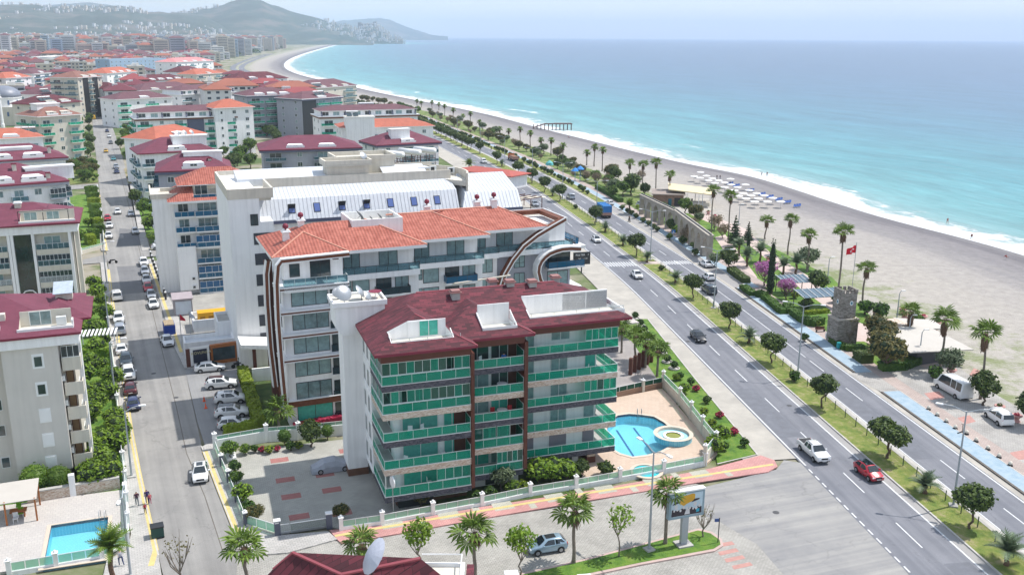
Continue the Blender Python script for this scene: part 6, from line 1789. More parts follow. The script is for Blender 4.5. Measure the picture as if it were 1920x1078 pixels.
for i in range(36):
 W=rc.uniform(15,30);D=rc.uniform(13,18);fl=rc.choice([4,5,5,6]);h=fl*3.05+.6
 rk=rc.choice([0,0,1,1,2,2,3,3,4]);wk=rc.choice([0,0,0,1,1,2,3])
 wl,wn,bl,rf,ex=far_parts(W,D,h,fl,rk,i)
 PROT.append((W,D,h,wl.mesh('wall',FARW[wk]),wn.mesh('windows',FWIN),bl.mesh('balconies',TRIM if wk else CREAM),rf.mesh('roof',FARR[rk]),ex.mesh('roof_boxes',FARW[0]),rk,wk))
spots=[]
for iu in range(-6,200):
 for iv in range(-26,150):
  p=S0+STV*(iu*27+rc.uniform(-4,4))+STP*(iv*26+rc.uniform(-3,3))
  spots.append((p,iu,iv))
def coast_ok(x,y):
 return True
pts=np.array([(p.x,p.y)for p,_,_ in spots]);sdist=shore_dist(pts)
res=[]
for(p,iu,iv),sd_ in zip(spots,sdist):
 dist=hypot(p.x,p.y)
 if dist<250 or dist>5600 or p.y<60:continue
 v=p-Vector((0,0,CAM_H));dep=v.dot(fw);px_=960+FPX*v.dot(rt)/dep;py_=539-FPX*v.dot(up)/dep
 if dep<0 or px_<-160 or px_>1300:continue
 if sd_>-135:continue
 n_=p.dot(RN);t_=p.dot(RT)
 if t_<2600 and n_-(smooth_interp(t_,DT,DN)if t_>170 else 0)>24:continue
 sv=(p-S0).dot(STP)
 if-20<sv<6 and dist<1000:continue
 if any((p.x-fx)**2+(p.y-fy)**2<(fr+9)**2 for fx,fy,fr in FOOT):continue
 if py_>300:continue
 g_=mnoise.noise(Vector((p.x*.0035,p.y*.0035,3.3)))
 if g_>.36 and dist>700:continue
 if dist<560:continue
 res.append((dist,p,sd_,px_))
res.sort(key=lambda r:r[0])
ADJ_R=['maroon-roofed','orange-roofed','plum-roofed','flat-roofed','red-roofed'];ADJ_W=['white','cream','pinkish','grey','pale blue']
nth=0
FREED=[]
big=[MB()for _ in range(6)]
farmats=FARW+FARR+[FWIN,TRIM]
allm=MB()
for k,(dist,p,sd_,px_)in enumerate(res):
 ang_=radians(24.4+rc.choice([0,0,90])+rc.uniform(-3,3))
 if nth<255:
  W,D,h,wl,wn,bl,rf,ex,rk,wk=PROT[rc.randrange(len(PROT))]
  r_='right of the street' if px_>200 else 'left of the street'
  t=thing('apartment_block','%s %s apartment block, %s storeys, %s of the far left street'%(ADJ_W[wk],ADJ_R[rk],round(h/3.1),'left' if(p-S0).dot(STP)>0 else 'right'),'apartment building',(p.x,p.y,-.1),ang_,'far %s %s blocks'%(ADJ_W[wk],ADJ_R[rk]))
  sx=rc.uniform(.9,1.1);t.scale=(sx,sx,rc.uniform(.9,1.12))
  put('wall',wl,t);put('roof',rf,t)
  o=put('windows',wn,t);o['kind']='stuff';o=put('balconies',bl,t);o['kind']='stuff';o=put('roof_boxes',ex,t);o['kind']='stuff'
  nth+=1;FREED.append((p.x,p.y))
 else:
  far=dist>2200
  W=rc.uniform(16,30);D=rc.uniform(14,20)
  h=rc.uniform(13,20)if dist<1900 else rc.choice([15,18,24,30,36,42])*rc.uniform(.9,1.1)
  wk=rc.choice([0,0,0,1,1,2,3,4]);rk=rc.choice([0,0,1,2,2,3,3])if dist<1900 else rc.choice([1,2,3,3,3,3,3,3])
  M=Matrix.Rotation(ang_,3,'Z')
  def addbox(x0,y0,z0,x1,y1,z1,m):allm.box(x0,y0,z0,x1,y1,z1,m,rot=ang_,at=(p.x,p.y,0))
  addbox(0,0,0,W,D,h,wk)
  fl=int(h/3.1)
  nb=3
  for i in range(fl):
   z=i*3.1+.9
   if dist<1900:
    for j in range(nb):addbox(W*(j+.2)/nb,-.1,z,W*(j+.75)/nb,0,z+1.4,10)
   else:addbox(W*.08,-.1,z,W*.92,0,z+1.2,10)
   addbox(-.1,D*.15,z,0,D*.85,z+1.2,10)if dist<3000 else None
  if rk==3:addbox(W*.3,D*.3,h,W*.6,D*.6,h+3,wk);addbox(-.2,-.2,h,W+.2,D+.2,h+.5,8)
  else:
   q=MB();hip(q,-.8,-.8,W+.8,D+.8,h,.42,.3)
   b0=len(allm.v);allm.v.extend([tuple(M@Vector(v_)+Vector((p.x,p.y,0)))for v_ in q.v]);allm.f.extend([tuple(b0+i for i in f_)for f_ in q.f]);allm.m.extend([5+rk]*len(q.f))
o=allm.build('distant_town',farmats);prop(o,'distant town of pale apartment blocks stretching to the hills','town',kind='stuff')
vil=MB();rv=random.Random(5)
for(ho,cols,rows,vs,sil)in HILL_SURF[:3]:
 for _ in range(950 if ho.name!='headland' else 260):
  i=rv.randrange(1,cols-1);j=rv.randrange(2,int(rows*.5))
  v0=vs[i*rows+j]
  cl=mnoise.noise(Vector((v0[0]*.0016,v0[1]*.0016,9.1)))
  if v0[2]<3 or cl<.02+v0[2]*.0012:continue
  x=v0[0]+rv.uniform(-40,40);y=v0[1]+rv.uniform(-40,40);s=rv.uniform(6,13)
  vil.box(x,y,v0[2]-25,x+s,y+s,v0[2]+rv.uniform(6,15),rv.choice([0,0,1]))
prop(vil.build('hillside_houses',[FARW[0],FARW[1]]),'scattered white houses on the far hill slopes','houses',kind='stuff')
cs=PD(692,49,6350);ct=thing('castle','small stone castle on top of the far headland','castle',(cs.x,cs.y,cs.z-30))
put('wall',MB().box(-55,-15,0,55,15,42).box(-70,-18,0,-50,18,50).box(30,-18,0,50,18,56).mesh('wall',STONEW),ct)
LF_FIC=leaf_mat('ficus_leaves',(0.024,0.058,0.012),(0.12,0.17,0.035))
LF_LIME=leaf_mat('lime_leaves',(0.08,0.18,0.012),(0.26,0.38,0.04),.35)
LF_MID=leaf_mat('mid_green_leaves',(0.04,0.11,0.012),(0.16,0.25,0.03),.3)
LF_OLD=leaf_mat('olive_brown_leaves',(0.07,0.075,0.02),(0.19,0.16,0.05),.3)
LF_GREY=leaf_mat('grey_green_leaves',(0.08,0.12,0.06),(0.20,0.25,0.14),.3)
LF_PINK=leaf_mat('magenta_blossom',(0.32,0.08,0.26),(0.56,0.24,0.48),.35,.1)
LF_RED=leaf_mat('crimson_hedge_leaves',(0.35,0.01,0.05),(0.55,0.05,0.12),.3,.1)
LF_DK=leaf_mat('dark_conifer_leaves',(0.010,0.035,0.012),(0.035,0.075,0.02),.1)
LF_HEDGE=leaf_mat('clipped_hedge_leaves',(0.03,0.09,0.012),(0.09,0.17,0.02),.25)
LF_YEL=leaf_mat('yellow_green_hedge_leaves',(0.14,0.22,0.01),(0.30,0.38,0.03),.3)
LF_DUSTY=leaf_mat('dry_twiggy_leaves',(0.16,0.12,0.08),(0.30,0.24,0.16),.3)
LF_PALM=leaf_mat('palm_frond_leaves',(0.05,0.11,0.012),(0.19,0.28,0.045),.25)
LF_PALMG=leaf_mat('grey_palm_leaves',(0.08,0.13,0.07),(0.17,0.23,0.13),.25)
BARK=mat('bark',(0.12,0.085,0.06),0.95,0.25,3.0,bump=.5)
BARKG=mat('grey_bark',(0.20,0.17,0.14),0.95,0.25,3.0,bump=.5)
SKIRT=mat('dead_frond_skirt',(0.14,0.085,0.055),0.95,0.3,4.0,bump=.6)
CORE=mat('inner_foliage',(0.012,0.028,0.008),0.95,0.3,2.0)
def rdir(r):
 z=r.uniform(-1,1);a=r.uniform(0,2*pi);s=math.sqrt(1-z*z);return Vector((s*cos(a),s*sin(a),z))
def crown_mesh(key,lobes,n,size,m,core=.72,seed=0,flat=.0,corem=None):
 """leaf clumps spread through a set of lobes (x, y, z, rx, ry, rz); a dim core stops daylight passing straight through"""
 def mk():
  r=random.Random(hash(key)%9999 if isinstance(key,int)else sum(map(ord,str(key)))+seed)
  vol=[l[3]*l[4]*l[5]for l in lobes];tot=sum(vol);b=MB()
  for l,v_ in zip(lobes,vol):
   k=max(8,int(n*v_/tot))
   for _ in range(k):
    d=rdir(r);rad=r.uniform(.62,1.06)if r.random()<.85 else r.uniform(.2,.7)
    bump=1+.16*mnoise.noise(Vector((d.x*2.3+l[0],d.y*2.3+l[1],d.z*2.3+seed)))
    p=Vector((l[0]+d.x*l[3]*rad*bump,l[1]+d.y*l[4]*rad*bump,l[2]+d.z*l[5]*rad*bump))
    nrm=(d*.9+rdir(r)*.8+Vector((0,0,.25))).normalized()
    t=nrm.cross(rdir(r)).normalized();u=nrm.cross(t);s=size*r.uniform(.6,1.3)
    a_,c_=t*s*.5,u*s*.5
    w_=nrm*s*.18
    b.face([p-a_-c_*.6,p+a_*.2-c_-w_,p+a_+c_*.4,p-a_*.1+c_-w_])
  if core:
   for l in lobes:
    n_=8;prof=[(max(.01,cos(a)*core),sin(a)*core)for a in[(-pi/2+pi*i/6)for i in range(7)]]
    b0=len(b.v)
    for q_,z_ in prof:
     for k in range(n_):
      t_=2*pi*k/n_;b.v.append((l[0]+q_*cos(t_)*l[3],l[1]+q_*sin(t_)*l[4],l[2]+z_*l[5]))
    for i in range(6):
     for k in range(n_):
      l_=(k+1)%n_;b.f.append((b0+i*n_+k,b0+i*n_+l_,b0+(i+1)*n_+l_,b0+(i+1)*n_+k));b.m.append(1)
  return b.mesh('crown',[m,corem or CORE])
 return cached(('crown',key,m.name),mk)
def trunk_mesh(key,h,r0,r1,limbs=3,spread=1.0,m=None,bend=.1,top=1.6):
 def mk():
  r=random.Random(len(str(key))*31+int(h*10));b=MB()
  pts=[(0,0,-.1)]
  for i in range(1,5):pts.append((r.uniform(-bend,bend)*i,r.uniform(-bend,bend)*i,h*i/4))
  b.tube(pts,[r0*1.25,r0,r0*.9,r0*.85,r0*.8],7)
  e=Vector(pts[-1])
  for k in range(limbs):
   a=2*pi*k/max(1,limbs)+r.uniform(-.4,.4);s=spread*r.uniform(.7,1.1)
   q=e+Vector((cos(a)*s,sin(a)*s,top*r.uniform(.7,1.1)));mdl=(e+q)/2+Vector((cos(a)*s*.2,sin(a)*s*.2,-.1))
   b.tube([e-Vector((0,0,.15)),mdl,q],[r0*.55,r0*.4,r1],5)
   for j in range(2):
    a2=a+r.uniform(-.9,.9);q2=mdl+Vector((cos(a2)*s*.6,sin(a2)*s*.6,top*r.uniform(.4,.9)));b.tube([mdl,q2],[r0*.3,r1*.7],4)
  return b.mesh('trunk',m or BARK)
 return cached(('trunk',key),mk)
def tree(label,pos,kind,scale=1.0,rz=None,group=None,name='tree',cat='tree'):
 pos=P(*pos)if len(pos)==2 else Vector(pos)
 rz=rng.uniform(0,6.28)if rz is None else rz
 t=thing(name,label,cat,pos,rz,group)
 t.scale=(scale,scale,scale)
 for nm,me in KINDS[kind]():put(nm,me,t)
 return t
def ball_lobes(r,seed,n=7,flat=.8):
 q=random.Random(seed);L_=[(0,0,0,r*.78,r*.78,r*.7*flat)]
 for k in range(n):
  a=2*pi*k/n+q.uniform(-.3,.3);rr=r*q.uniform(.42,.56);L_.append((cos(a)*r*.5,sin(a)*r*.5,q.uniform(-.15,.35)*r*flat,rr,rr,rr*.85))
 L_.append((q.uniform(-.2,.2)*r,q.uniform(-.2,.2)*r,r*.42*flat,r*.55,r*.55,r*.42))
 return L_
def up_(L_,z):return[(a,b,c+z,d,e,f)for a,b,c,d,e,f in L_]
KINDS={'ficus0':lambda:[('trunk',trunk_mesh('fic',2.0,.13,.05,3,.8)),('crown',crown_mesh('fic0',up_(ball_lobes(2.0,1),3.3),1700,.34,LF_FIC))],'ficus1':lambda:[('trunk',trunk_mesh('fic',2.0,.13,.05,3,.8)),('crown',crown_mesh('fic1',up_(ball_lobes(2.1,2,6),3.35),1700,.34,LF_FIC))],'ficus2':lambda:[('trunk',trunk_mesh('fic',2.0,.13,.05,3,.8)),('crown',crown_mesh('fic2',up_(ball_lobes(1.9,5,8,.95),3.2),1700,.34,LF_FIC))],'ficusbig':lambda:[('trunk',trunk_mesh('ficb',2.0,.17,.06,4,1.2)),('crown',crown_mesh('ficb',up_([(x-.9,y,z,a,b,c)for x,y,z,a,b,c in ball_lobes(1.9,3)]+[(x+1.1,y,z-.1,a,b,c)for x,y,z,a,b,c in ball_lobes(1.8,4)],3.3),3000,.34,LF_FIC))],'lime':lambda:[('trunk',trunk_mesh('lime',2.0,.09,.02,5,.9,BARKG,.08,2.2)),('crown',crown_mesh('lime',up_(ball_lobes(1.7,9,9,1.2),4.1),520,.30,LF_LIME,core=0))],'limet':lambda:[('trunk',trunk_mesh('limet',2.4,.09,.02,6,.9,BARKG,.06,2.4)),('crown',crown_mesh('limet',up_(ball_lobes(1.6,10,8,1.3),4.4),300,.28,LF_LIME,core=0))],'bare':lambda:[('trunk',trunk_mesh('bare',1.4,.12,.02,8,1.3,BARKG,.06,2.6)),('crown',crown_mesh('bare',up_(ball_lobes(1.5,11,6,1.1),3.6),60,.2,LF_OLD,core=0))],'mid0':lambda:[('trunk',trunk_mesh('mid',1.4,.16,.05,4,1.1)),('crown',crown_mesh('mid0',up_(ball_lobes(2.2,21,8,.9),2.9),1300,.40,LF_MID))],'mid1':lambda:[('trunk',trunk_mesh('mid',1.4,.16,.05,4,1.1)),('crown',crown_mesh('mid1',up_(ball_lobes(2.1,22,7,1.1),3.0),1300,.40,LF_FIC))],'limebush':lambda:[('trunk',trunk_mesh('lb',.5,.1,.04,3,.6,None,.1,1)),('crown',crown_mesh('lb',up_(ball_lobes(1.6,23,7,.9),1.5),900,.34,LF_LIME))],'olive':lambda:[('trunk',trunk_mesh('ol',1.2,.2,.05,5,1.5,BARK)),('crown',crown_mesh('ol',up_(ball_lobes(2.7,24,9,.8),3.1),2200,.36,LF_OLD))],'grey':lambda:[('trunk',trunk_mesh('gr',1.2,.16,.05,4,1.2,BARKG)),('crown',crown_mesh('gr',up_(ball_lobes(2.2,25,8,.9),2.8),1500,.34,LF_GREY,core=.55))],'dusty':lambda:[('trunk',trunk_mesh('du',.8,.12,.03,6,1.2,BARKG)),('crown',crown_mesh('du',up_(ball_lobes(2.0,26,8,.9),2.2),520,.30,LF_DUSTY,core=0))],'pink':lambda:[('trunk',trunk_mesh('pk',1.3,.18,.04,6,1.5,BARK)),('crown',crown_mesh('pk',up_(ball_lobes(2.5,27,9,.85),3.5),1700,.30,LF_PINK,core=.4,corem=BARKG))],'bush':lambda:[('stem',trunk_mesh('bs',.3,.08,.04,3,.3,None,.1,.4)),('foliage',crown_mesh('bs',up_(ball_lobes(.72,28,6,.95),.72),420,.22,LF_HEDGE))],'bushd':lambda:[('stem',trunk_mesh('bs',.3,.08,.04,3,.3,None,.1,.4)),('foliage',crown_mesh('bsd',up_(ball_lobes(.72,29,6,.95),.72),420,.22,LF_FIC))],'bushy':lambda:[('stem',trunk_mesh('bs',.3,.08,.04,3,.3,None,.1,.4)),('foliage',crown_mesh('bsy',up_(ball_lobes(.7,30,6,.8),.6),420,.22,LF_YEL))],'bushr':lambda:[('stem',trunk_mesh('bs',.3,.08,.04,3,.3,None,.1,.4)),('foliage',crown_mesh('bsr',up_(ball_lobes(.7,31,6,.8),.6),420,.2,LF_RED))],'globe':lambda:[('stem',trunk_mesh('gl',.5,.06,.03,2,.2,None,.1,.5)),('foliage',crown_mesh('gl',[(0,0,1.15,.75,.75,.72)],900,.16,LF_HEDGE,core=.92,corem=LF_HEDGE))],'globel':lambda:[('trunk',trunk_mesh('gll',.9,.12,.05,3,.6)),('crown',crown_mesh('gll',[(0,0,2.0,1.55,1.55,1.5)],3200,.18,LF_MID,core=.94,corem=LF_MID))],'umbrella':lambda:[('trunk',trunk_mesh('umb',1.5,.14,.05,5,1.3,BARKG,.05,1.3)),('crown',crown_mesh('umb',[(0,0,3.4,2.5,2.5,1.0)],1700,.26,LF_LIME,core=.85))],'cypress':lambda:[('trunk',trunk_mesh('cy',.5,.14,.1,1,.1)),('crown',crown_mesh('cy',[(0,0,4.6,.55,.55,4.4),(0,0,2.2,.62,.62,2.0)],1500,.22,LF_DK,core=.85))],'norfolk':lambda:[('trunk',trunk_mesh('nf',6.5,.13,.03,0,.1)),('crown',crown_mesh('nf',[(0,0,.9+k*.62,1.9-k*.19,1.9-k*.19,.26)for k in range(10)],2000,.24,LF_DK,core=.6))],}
def fan_frond_mesh(m,n=9,L_=1.25,pet=1.0,droop=.25):
 """a petiole carrying a pleated fan of blades; grows along +x"""
 def mk():
  b=MB();b.tube([(0,0,0),(pet*.5,0,.12),(pet,0,.08)],[.03,.025,.02],3,1)
  c=Vector((pet,0,.08))
  for k in range(n):
   a=radians(-105+210*k/(n-1));a2=a+radians(210/(n-1)*.42);a1=a-radians(210/(n-1)*.42)
   l=L_*(1-.22*abs(k-(n-1)/2)/(n/2))
   def pt(ang,rr,dz):return c+Vector((cos(ang)*rr,sin(ang)*rr,dz))
   b.face([c,pt(a1,l*.62,.03),pt(a,l*.66,.1),]);b.face([c,pt(a,l*.66,.1),pt(a2,l*.62,.03)])
   b.face([pt(a1,l*.62,.03),pt(a,l,-droop*l),pt(a,l*.66,.1)]);b.face([pt(a,l*.66,.1),pt(a,l,-droop*l),pt(a2,l*.62,.03)])
  return b.mesh('frond',[m,BARK])
 return cached(('fan',m.name,n,L_,pet),mk)
def feather_mesh(m,L_=2.6,n=14,arch=.9):
 """arching feather frond with paired leaflets; grows along +x"""
 def mk():
  b=MB();pts=[]
  for i in range(n+1):
   u=i/n;pts.append(Vector((L_*(u-.12*u*u),0,arch*(u*1.2-1.6*u*u))))
  b.tube(pts,[.035*(1-.8*i/n)for i in range(n+1)],3,1)
  for i in range(1,n+1):
   u=i/n;w_=.62*sin(pi*min(1,.12+u*.88))+.12
   p,q=pts[i-1],pts[i]
   for s in(-1,1):
    tip=q+Vector((.28,s*w_,.1-.18*u))
    b.face([p,tip,q+(q-p)*.25])
  return b.mesh('frond',[m,BARK])
 return cached(('feather',m.name,L_,arch),mk)
def palm_trunk(key,h,r,skirt=0.0,lean=0.0,m=None,bulge=.35):
 def mk():
  b=MB();n=8
  pts=[(lean*(i/n)**1.6,.1*sin(i),h*i/n)for i in range(n+1)]
  b.tube([(0,0,-.1)]+pts[1:],[r*1.5]+[r*(1.1-.25*i/n)for i in range(1,n+1)],8)
  if skirt:
   e=Vector(pts[-1])
   for i in range(3):
    pass
   b.tube([e+Vector((0,0,-skirt)),e+Vector((0,0,-skirt*.75)),e+Vector((0,0,-skirt*.35)),e+Vector((0,0,.1))],[r*.9,r+bulge*.75,r+bulge,r+bulge*.3],9,1)
   rr=random.Random(3)
   for k in range(46):
    a=rr.uniform(0,6.28);z0=-rr.uniform(0,skirt*.8);l=rr.uniform(.5,.9)
    d=Vector((cos(a),sin(a),0));p=e+d*(r+bulge*.6)+Vector((0,0,z0))
    s=Vector((-d.y,d.x,0))*.12
    b.face([p-s,p+s,p+d*.28+Vector((0,0,-l))],1)
  return b.mesh('trunk',[m or BARKG,SKIRT])
 return cached(('ptr',key,round(h,1),r,skirt,lean),mk)
PALMN=[0]
def palm(label,base,h,kind='fan',group=None,fr=None,scale=1.0,skirt=None,lean=0.0,seed=None,many=None):
 p=P(*base)if len(base)==2 else Vector(base)
 PALMN[0]+=1;r=random.Random(PALMN[0]*7 if seed is None else seed)
 t=thing('palm_tree',label,'palm tree',p,r.uniform(0,6.28),group)
 if kind=='fan':
  sk=(1.6 if skirt is None else skirt)
  put('trunk',palm_trunk('w',round(h*2)/2,.17,sk,lean),t)
  n=many or 17
  for k in range(n):
   a=k*2.399+r.uniform(-.2,.2);el=radians(72-92*(k/n)**.9+r.uniform(-8,8))
   put('frond',fan_frond_mesh(LF_PALM),t,(lean+cos(a)*.1,sin(a)*.1,round(h*2)/2+.05),(r.uniform(-.5,.5),-el,a),scale*r.uniform(.8,1.08))
 elif kind=='date':
  put('trunk',palm_trunk('d',round(h*2)/2,.24,.0,lean,SKIRT),t)
  n=many or 22
  for k in range(n):
   a=k*2.399+r.uniform(-.2,.2);el=radians(80-85*(k/n)+r.uniform(-6,6))
   put('frond',feather_mesh(fr or LF_PALMG,2.4,12,.8),t,(lean,0,round(h*2)/2),(0,-el,a),scale*r.uniform(.8,1.1))
 return t
def far_palm_mesh():
 def mk():
  b=MB();rr=random.Random(4)
  for k in range(16):
   a=k*2.399;el=radians(65-95*k/16);d=Vector((cos(a)*cos(el),sin(a)*cos(el),sin(el)));s=Vector((-d.y,d.x,0)).normalized()*.5
   e=d*1.5;b.face([Vector((0,0,0)),e*.6-s,e+Vector((0,0,-.3)),e*.6+s])
  return b.mesh('crown',LF_PALM)
 return cached('fpm',mk)
PB=[((1563,548),572,365/1,436,'tall slender palm with shaggy crown just left of the flagpole'),]
def hgt(bx,by,ty):
 g=P(bx,by);lo,hi=0.0,40.0
 for _ in range(40):
  m=(lo+hi)/2;v=Vector((g.x,g.y,m))-Vector((0,0,CAM_H));y=539-FPX*v.dot(up)/v.dot(fw)
  if y>ty:lo=m
  else:hi=m
 return lo
BEACHP=[((1566,600),436,'tallest slender palm, its foot behind the stone tower and left of the red flag'),((1513,510),444,'slender palm standing on the sand left of the tall one by the flag'),((1477,477),414,'slender palm above the pink-blossomed tree'),((1434,448),414,'short-crowned palm on the sand behind the dark cypress'),((1365,450),370,'palm behind the conifer at the beach end of the arches'),((1333,437),359,'palm left of the conifer, in front of the parasols'),((1255,378),329,'palm standing in front of the beach kiosk'),((1229,368),306,'tall palm just left of the beach kiosk'),((1204,358),309,'second palm left of the beach kiosk'),((1180,340),309,'third palm left of the beach kiosk above the dark trees'),((1614,582),504,'palm right of the stone tower'),((1701,646),585,'short palm with reddish trunk behind the brown-green trees'),((1763,694),603,'palm with thick shaggy trunk rising beside the white canopy roof'),((1838,748),625,'rightmost shaggy palm above the dark shrub near the white van')]
for k,((bx,by),ty,lb)in enumerate(BEACHP):palm(lb,(bx,by),hgt(bx,by,ty),group='fan palms along the beach promenade',skirt=(2.6 if k in(12,13,11)else 1.8),scale=1.0 if k<12 else 1.15,lean=rng.uniform(-.3,.5))
MIDP=[((1129,321),281),((1114,312),277),((1100,310),285),((1055,309),273),((1033,292),264),((1014,275),262),((994,284),250),((975,266),242),((954,257),245),((937,253),242),((899,245),229),((882,233),214),((868,227),220),((850,231),206),((834,219),199.5),((823,207),195.6),((810,206),191.7),((790,202),193),((782,203),190)]
for k,((bx,by),ty)in enumerate(MIDP):
 h=max(3,hgt(bx,by,ty));q=P(bx,by);t=thing('palm_tree','distant slender palm on the beach edge beyond the dark park trees','palm tree',q,rng.uniform(0,6),'distant palms along the beach edge')
 put('trunk',palm_trunk('w',round(h*2)/2,.2,1.6,0),t);put('crown',far_palm_mesh(),t,(0,0,round(h*2)/2),scale=1.35)
palm('fan palm at the bottom edge right of the street mouth, left of the red roof',(462,1092),hgt(462,1092,1030),scale=1.05,skirt=.8,group='fan palms by the side street')
palm('fan palm just above the red roof, left of the young leafy tree',(681,1085),hgt(681,1085,1018),scale=.95,skirt=.8,group='fan palms by the side street')
palm('fan palm right of the white roof terrace at the bottom of the photo',(890,1082),hgt(890,1082,1000),scale=1.1,skirt=1.0,group='fan palms by the side street')
palm('fan palm on the grass island right of the blue-grey hatchback',(1075,1056),hgt(1075,1056,958),scale=1.05,skirt=1.2,group='fan palms by the side street')
palm('fan palm beside the billboard',(1247,1020),hgt(1247,1020,925),scale=.95,skirt=1.4,group='fan palms by the side street')
palm('feather palm cut by the bottom edge below the rectangular pool',(215,1110),4.5,'date',fr=LF_PALM,group='fan palms by the side street')
palm('low fan palm on the dark lawn between the hedge and the brown-framed block',(524,812),3.2,skirt=.4,scale=1.15)
palm('slim palm in the shade by the hotel entrance wall',(543,742),4.2,skirt=.3,scale=.8)
for(bx,by),l_ in(((1165,662),'palm by the brown pillars, left'),((1190,676),'palm by the brown pillars, middle'),((1210,690),'palm by the brown pillars, nearest'),((1232,706),'small palm at the corner of the pillar row')):palm(l_+', behind the green-glass block',(bx,by),4.2,skirt=.3,scale=1.0)
for(bx,by),l_ in(((1886,1060),'stout date palm on the median at the lower right corner'),((1733,926),'small date palm on the median between two round trees near the red car'),((1404,644),'small date palm on the median opposite the black car'),((1266,531),'grey date palm on the median below the two white cars'),((1213,492),'date palm on the median right of the zebra crossing'),((1168,461),'date palm on the median at the zebra crossing'),((1135,436),'date palm on the median beside the blue truck'),((1036,368),'date palm on the median left of the silver car'),((941,313),'date palm on the median beside the orange truck')):
 palm(l_,(bx,by),1.4 if bx>1880 else .9 if bx<1800 else .8,'date',group='young date palms on the median',scale=1.15 if bx>1880 else .95,many=16)
for(bx,by),l_ in(((1400,500),'date palm behind the dark round tree in the park'),((1425,492),'date palm beside the magenta tree, left'),((1468,520),'date palm right of the tall cypress'),((1492,515),'date palm right of the magenta tree'),((1180,402),'yellowish date palm behind the hedge by the blue truck'),((1385,480),'date palm left of the second cypress')):
 palm(l_,(bx,by),2.6,'date',group='date palms in the park',scale=1.1,fr=LF_PALM if bx<1200 else LF_PALMG)
palm('palm with drooping fronds at the restaurant wing by the boulevard',(880,336),5,'date',fr=LF_PALM,scale=1.2)
MT=[(1663,860,'ficusbig','largest twin-crowned round tree on the median, above the red car'),(1540,766,'ficus0','round tree on the median left of the largest one'),(1446,682,'ficus1','round tree on the median right of the black car'),(1367,617,'ficus2','round tree on the median left of the small date palm'),(1299,560,'ficus0','round tree on the median by the dark van'),(1193,481,'ficus1','round tree on the median right of the crossing'),(1116,421,'ficus2','round tree on the median under the blue truck'),(1818,992,'ficus0','rightmost round tree on the median beside the lamp post'),(1050,378,'ficus1','round tree on the median beside the silver hatchback'),(1021,361,'ficus2','round tree left of the silver hatchback'),(997,344,'ficus0','round tree on the median, third before the orange truck'),(971,330,'ficus1','large round tree just below the orange truck'),(932,308,'ficus2','round tree left of the orange truck'),(899,289,'ficus0','round tree on the median near the white van'),(883,281,'ficus1','round tree on the median, second beyond the white van'),(867,273,'ficus2','round tree on the median, third beyond the white van'),(851,264,'ficus0','round tree on the median, fourth beyond the white van'),(838,257,'ficus1','small round tree on the median near the maroon roof'),(823,251,'ficus2','round tree on the median by the orange roof end'),(1240,508,'bushd','small dark bush on the median below the crossing'),(1489,716,'bush','small leafy shrub on the median left of the lamp post'),(1079,392,'bushd','dark bush on the median by the blue truck')]
for x,y,kd,lb in MT:tree(lb,(x,y),kd,(1.0 if kd!='bush' else 1.3)*(1.05 if y>500 else 1.12),group='round trees on the median' if 'ficus' in kd else None,name='tree' if 'ficus' in kd else 'shrub',cat='tree' if 'ficus' in kd else 'shrub')
t_=420
k=0
while t_<760:
 p=RP(58.6,t_);tree('far round tree on the median beyond the maroon roof',p,'ficus%d'%(k%3),1.1,group='far round trees on the median');t_+=11;k+=1
for k,(x,y)in enumerate([(1166.5,394),(1176.5,400),(1184,404),(1192,410),(1205.6,418),(1216,424),(1225,430),(1232,435)]):tree('round dark bush, number %s from the left, between the road and the cycle lane'%['one','two','three','four','five','six','seven','eight'][k],(x,y),'bushd',1.25,group='round bushes by the cycle lane',name='shrub',cat='shrub')
tree('broad low bush by the blue road sign',(1255,450),'bush',1.35,name='shrub',cat='shrub')
t_=292
while t_<700:
 tree('dark bush in the strip beside the distant cycle lane',RP(70.6+rng.uniform(-.3,.3),t_),rng.choice(['bushd','bushd','bush']),rng.uniform(1.0,1.7),group='bushes beside the distant cycle lane',name='shrub',cat='shrub');t_+=rng.choice([4,4.5,5,9])
t_=235
while t_<760:
 n_=rng.uniform(76.5,88)if t_>330 else rng.uniform(78,90)
 if rng.random()<(.95 if t_>320 else .55):
  kd=rng.choice(['mid1','olive','mid0','dusty','grey','olive']);tree({'mid1':'dark','olive':'olive-brown','mid0':'green','dusty':'twiggy','grey':'grey-green'}[kd]+' tree in the belt behind the beach, '+('near the playground' if t_<340 else 'beyond the orange truck'),RP(n_,t_),kd,rng.uniform(.6,1.1),group='trees in the belt behind the beach')
 t_+=rng.uniform(2.5,5)*(1 if t_<400 else 1.7)
